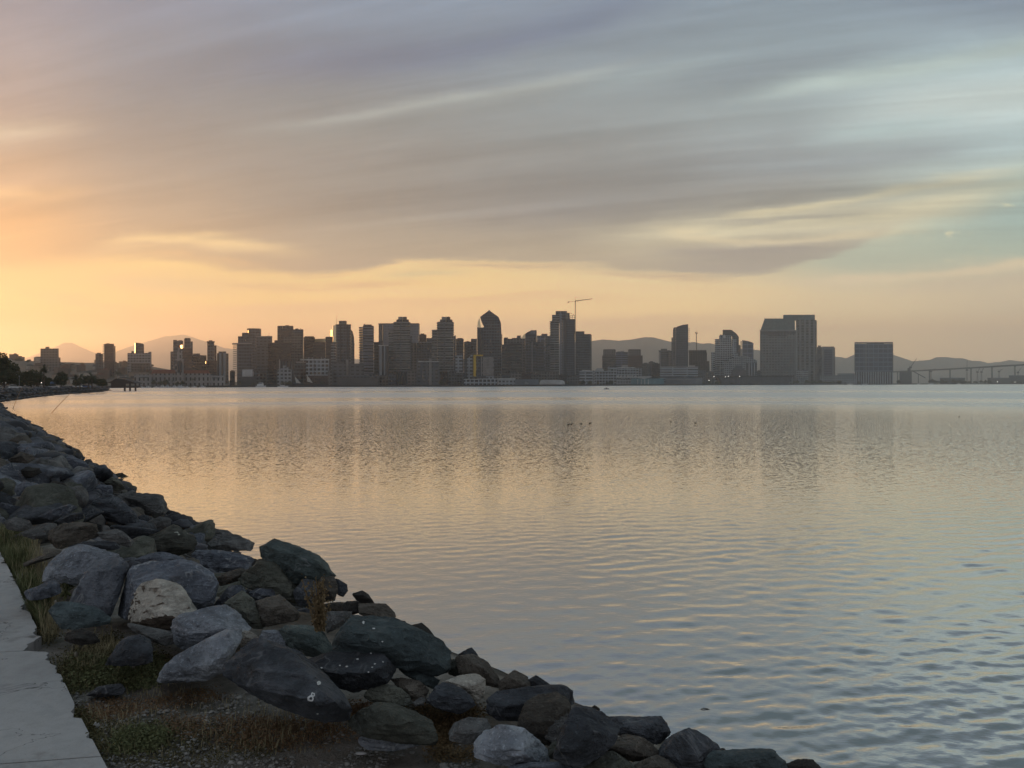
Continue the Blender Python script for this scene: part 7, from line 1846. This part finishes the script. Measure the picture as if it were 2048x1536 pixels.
# single stalks with seed heads
M_SEED = mat_plain('seed_head', (.22, .20, .16), scale=40)
FC = lambda x, y: (x * .25390625, 1146 + y * .25390625)
for i, (x, y0, y1, w) in enumerate(((278, 150, 350, 'nearest the path edge'), (341, 172, 385, 'second from the path edge'), (440, 232, 440, 'before the teal slab, left'), (746, 355, 478, 'below the teal slab'), (798, 392, 552, 'tallest, below the teal slab'), (866, 387, 522, 'right of the tallest one below the teal slab'), (597, 462, 600, 'left, over the small dark brown rock'), (1227, 372, 436, 'under the cream-topped boulder, left'), (1326, 374, 440, 'under the cream-topped boulder, right'), (925, 682, 800, 'left in front of the dark rounded stone'), (600, 640, 745, 'in the olive ground cover'), (1052, 730, 800, 'right in front of the dark rounded stone'))):
    a_ = FC(x, y1); g = atz(a_[0], a_[1], TOP); t = at(*FC(x + rs.uniform(-8, 8), y0), g.y)
    r = root('weed_stalk', g, f'thin weed stalk with a seed head, {w}', 'weed', 'dry stalks by the path')
    b = MB(); b.tube(g, g.lerp(t, .5) + Vector((.01, 0, 0)), .0035, .003, 5); b.tube(g.lerp(t, .5) + Vector((.01, 0, 0)), t, .003, .002, 5); b.build('stem', M_DRY, r)
    V, Fc = ico(1); mesh_obj('seed_head', V * np.array((.011, .011, .02)) + np.array(t), Fc, M_SEED, r, smooth=True)
# leafy single weeds
for x, y0, y1, l in ((1095, 560, 745, 'leafy green weed standing against the dark rounded stone'), (520, 0, 200, 'leafy green weed between the small blue rock and the slanted boulder')):
    a_ = FC(x, y1); g = atz(a_[0], a_[1], TOP); hh = (y1 - y0) * .2539 / F * g.y
    r = root('weed_plant', g, l, 'weed'); b = MB(); V, Fc = [], []
    for s in range(5):
        a = rs.uniform(0, 6.28); e = g + Vector((math.cos(a) * hh * .2, math.sin(a) * hh * .2, hh * rs.uniform(.7, 1))); b.tube(g, e, .005, .002, 5)
        for k in range(22):
            c = np.array(g.lerp(e, rs.uniform(.15, 1))); u = rs.normal(size=3); u /= np.linalg.norm(u); v = np.cross(u, rs.normal(size=3)); v /= np.linalg.norm(v); i = len(V)
            V += [c, c + u * .03 + v * .008, c + u * .055, c + u * .03 - v * .008]; Fc.append((i, i + 1, i + 2, i + 3))
    b.build('stem', M_GRASS, r); mesh_obj('leaves', np.array(V), np.array(Fc), M_GRASS, r)
# dead golden weed among the boulders
g = hit_ground(640, 1262, .35); r = root('dead_weed', g, 'dead golden-brown bushy weed standing among the boulders near the water', 'weed')
b = MB(); V, Fc = [], []; sc_ = g.y / F
for s in range(16):
    e = g + Vector((rs.normal() * 12 * sc_, rs.normal() * 12 * sc_, rs.uniform(45, 112) * sc_)); b.tube(g + Vector((rs.normal() * 5 * sc_, 0, 0)), e, .006, .002, 5)
    for k in range(60):
        c = np.array(g.lerp(e, rs.uniform(.1, 1.0))) + rs.normal(size=3) * 5 * sc_; u = rs.normal(size=3); u /= np.linalg.norm(u); v = np.cross(u, rs.normal(size=3)); v /= np.linalg.norm(v); i = len(V); z_ = rs.uniform(.004, .011)
        V += [c - u * z_, c + v * z_ * .6, c + u * z_, c - v * z_ * .6]; Fc.append((i, i + 1, i + 2, i + 3))
b.build('stem', M_GOLD, r); mesh_obj('leaves', np.array(V), np.array(Fc), M_GOLD, r)
# litter
M_PAPER = mat_plain('paper_white', (.62, .62, .62), scale=30)
for px, py, l, w_, h_ in ((193, 1449, 'crumpled white paper scrap on the dirt near the path', .028, .03), (722, 1502, 'thin white paper strip on the dirt at the front', .05, .012)):
    g = atz(px, py, TOP + .01); z = ground_z(g.x, g.y) + .012
    V, Fc = ico(2); D_ = np.array([v * (1 + .35 * mnoise.noise(Vector(v * 3.1))) for v in V]); o = mesh_obj('paper_scrap', D_ * np.array((w_ * .5, .012, h_ * .5)) + np.array((g.x, g.y, z + .004)), Fc, M_PAPER, loc=(g.x, g.y, z)); tag(o, l, 'litter')
# pebbles on the dirt
V_, F_, n_ = [], [], 0; V0, Fc0 = ico(1)
for i in range(5200):
    px, py = rs.uniform(150, 960), rs.uniform(1380, 1560); q = atz(px, py, TOP)
    if inland(q.x, q.y) < 4.6: continue
    z = ground_z(q.x, q.y); s = abs(rs.normal()) * .0042 + .002
    V_.append(V0 * np.array((s * rs.uniform(.8, 1.5), s, s * .6)) + np.array((q.x, q.y, z + s * .15))); F_.append(Fc0 + n_); n_ += len(V0)
o = mesh_obj('gravel', np.concatenate(V_), np.concatenate(F_), mat_plain('gravel_grey', (.27, .265, .25), scale=25, var=.5)); tag(o, 'loose grey gravel scattered on the dirt', kind='stuff')
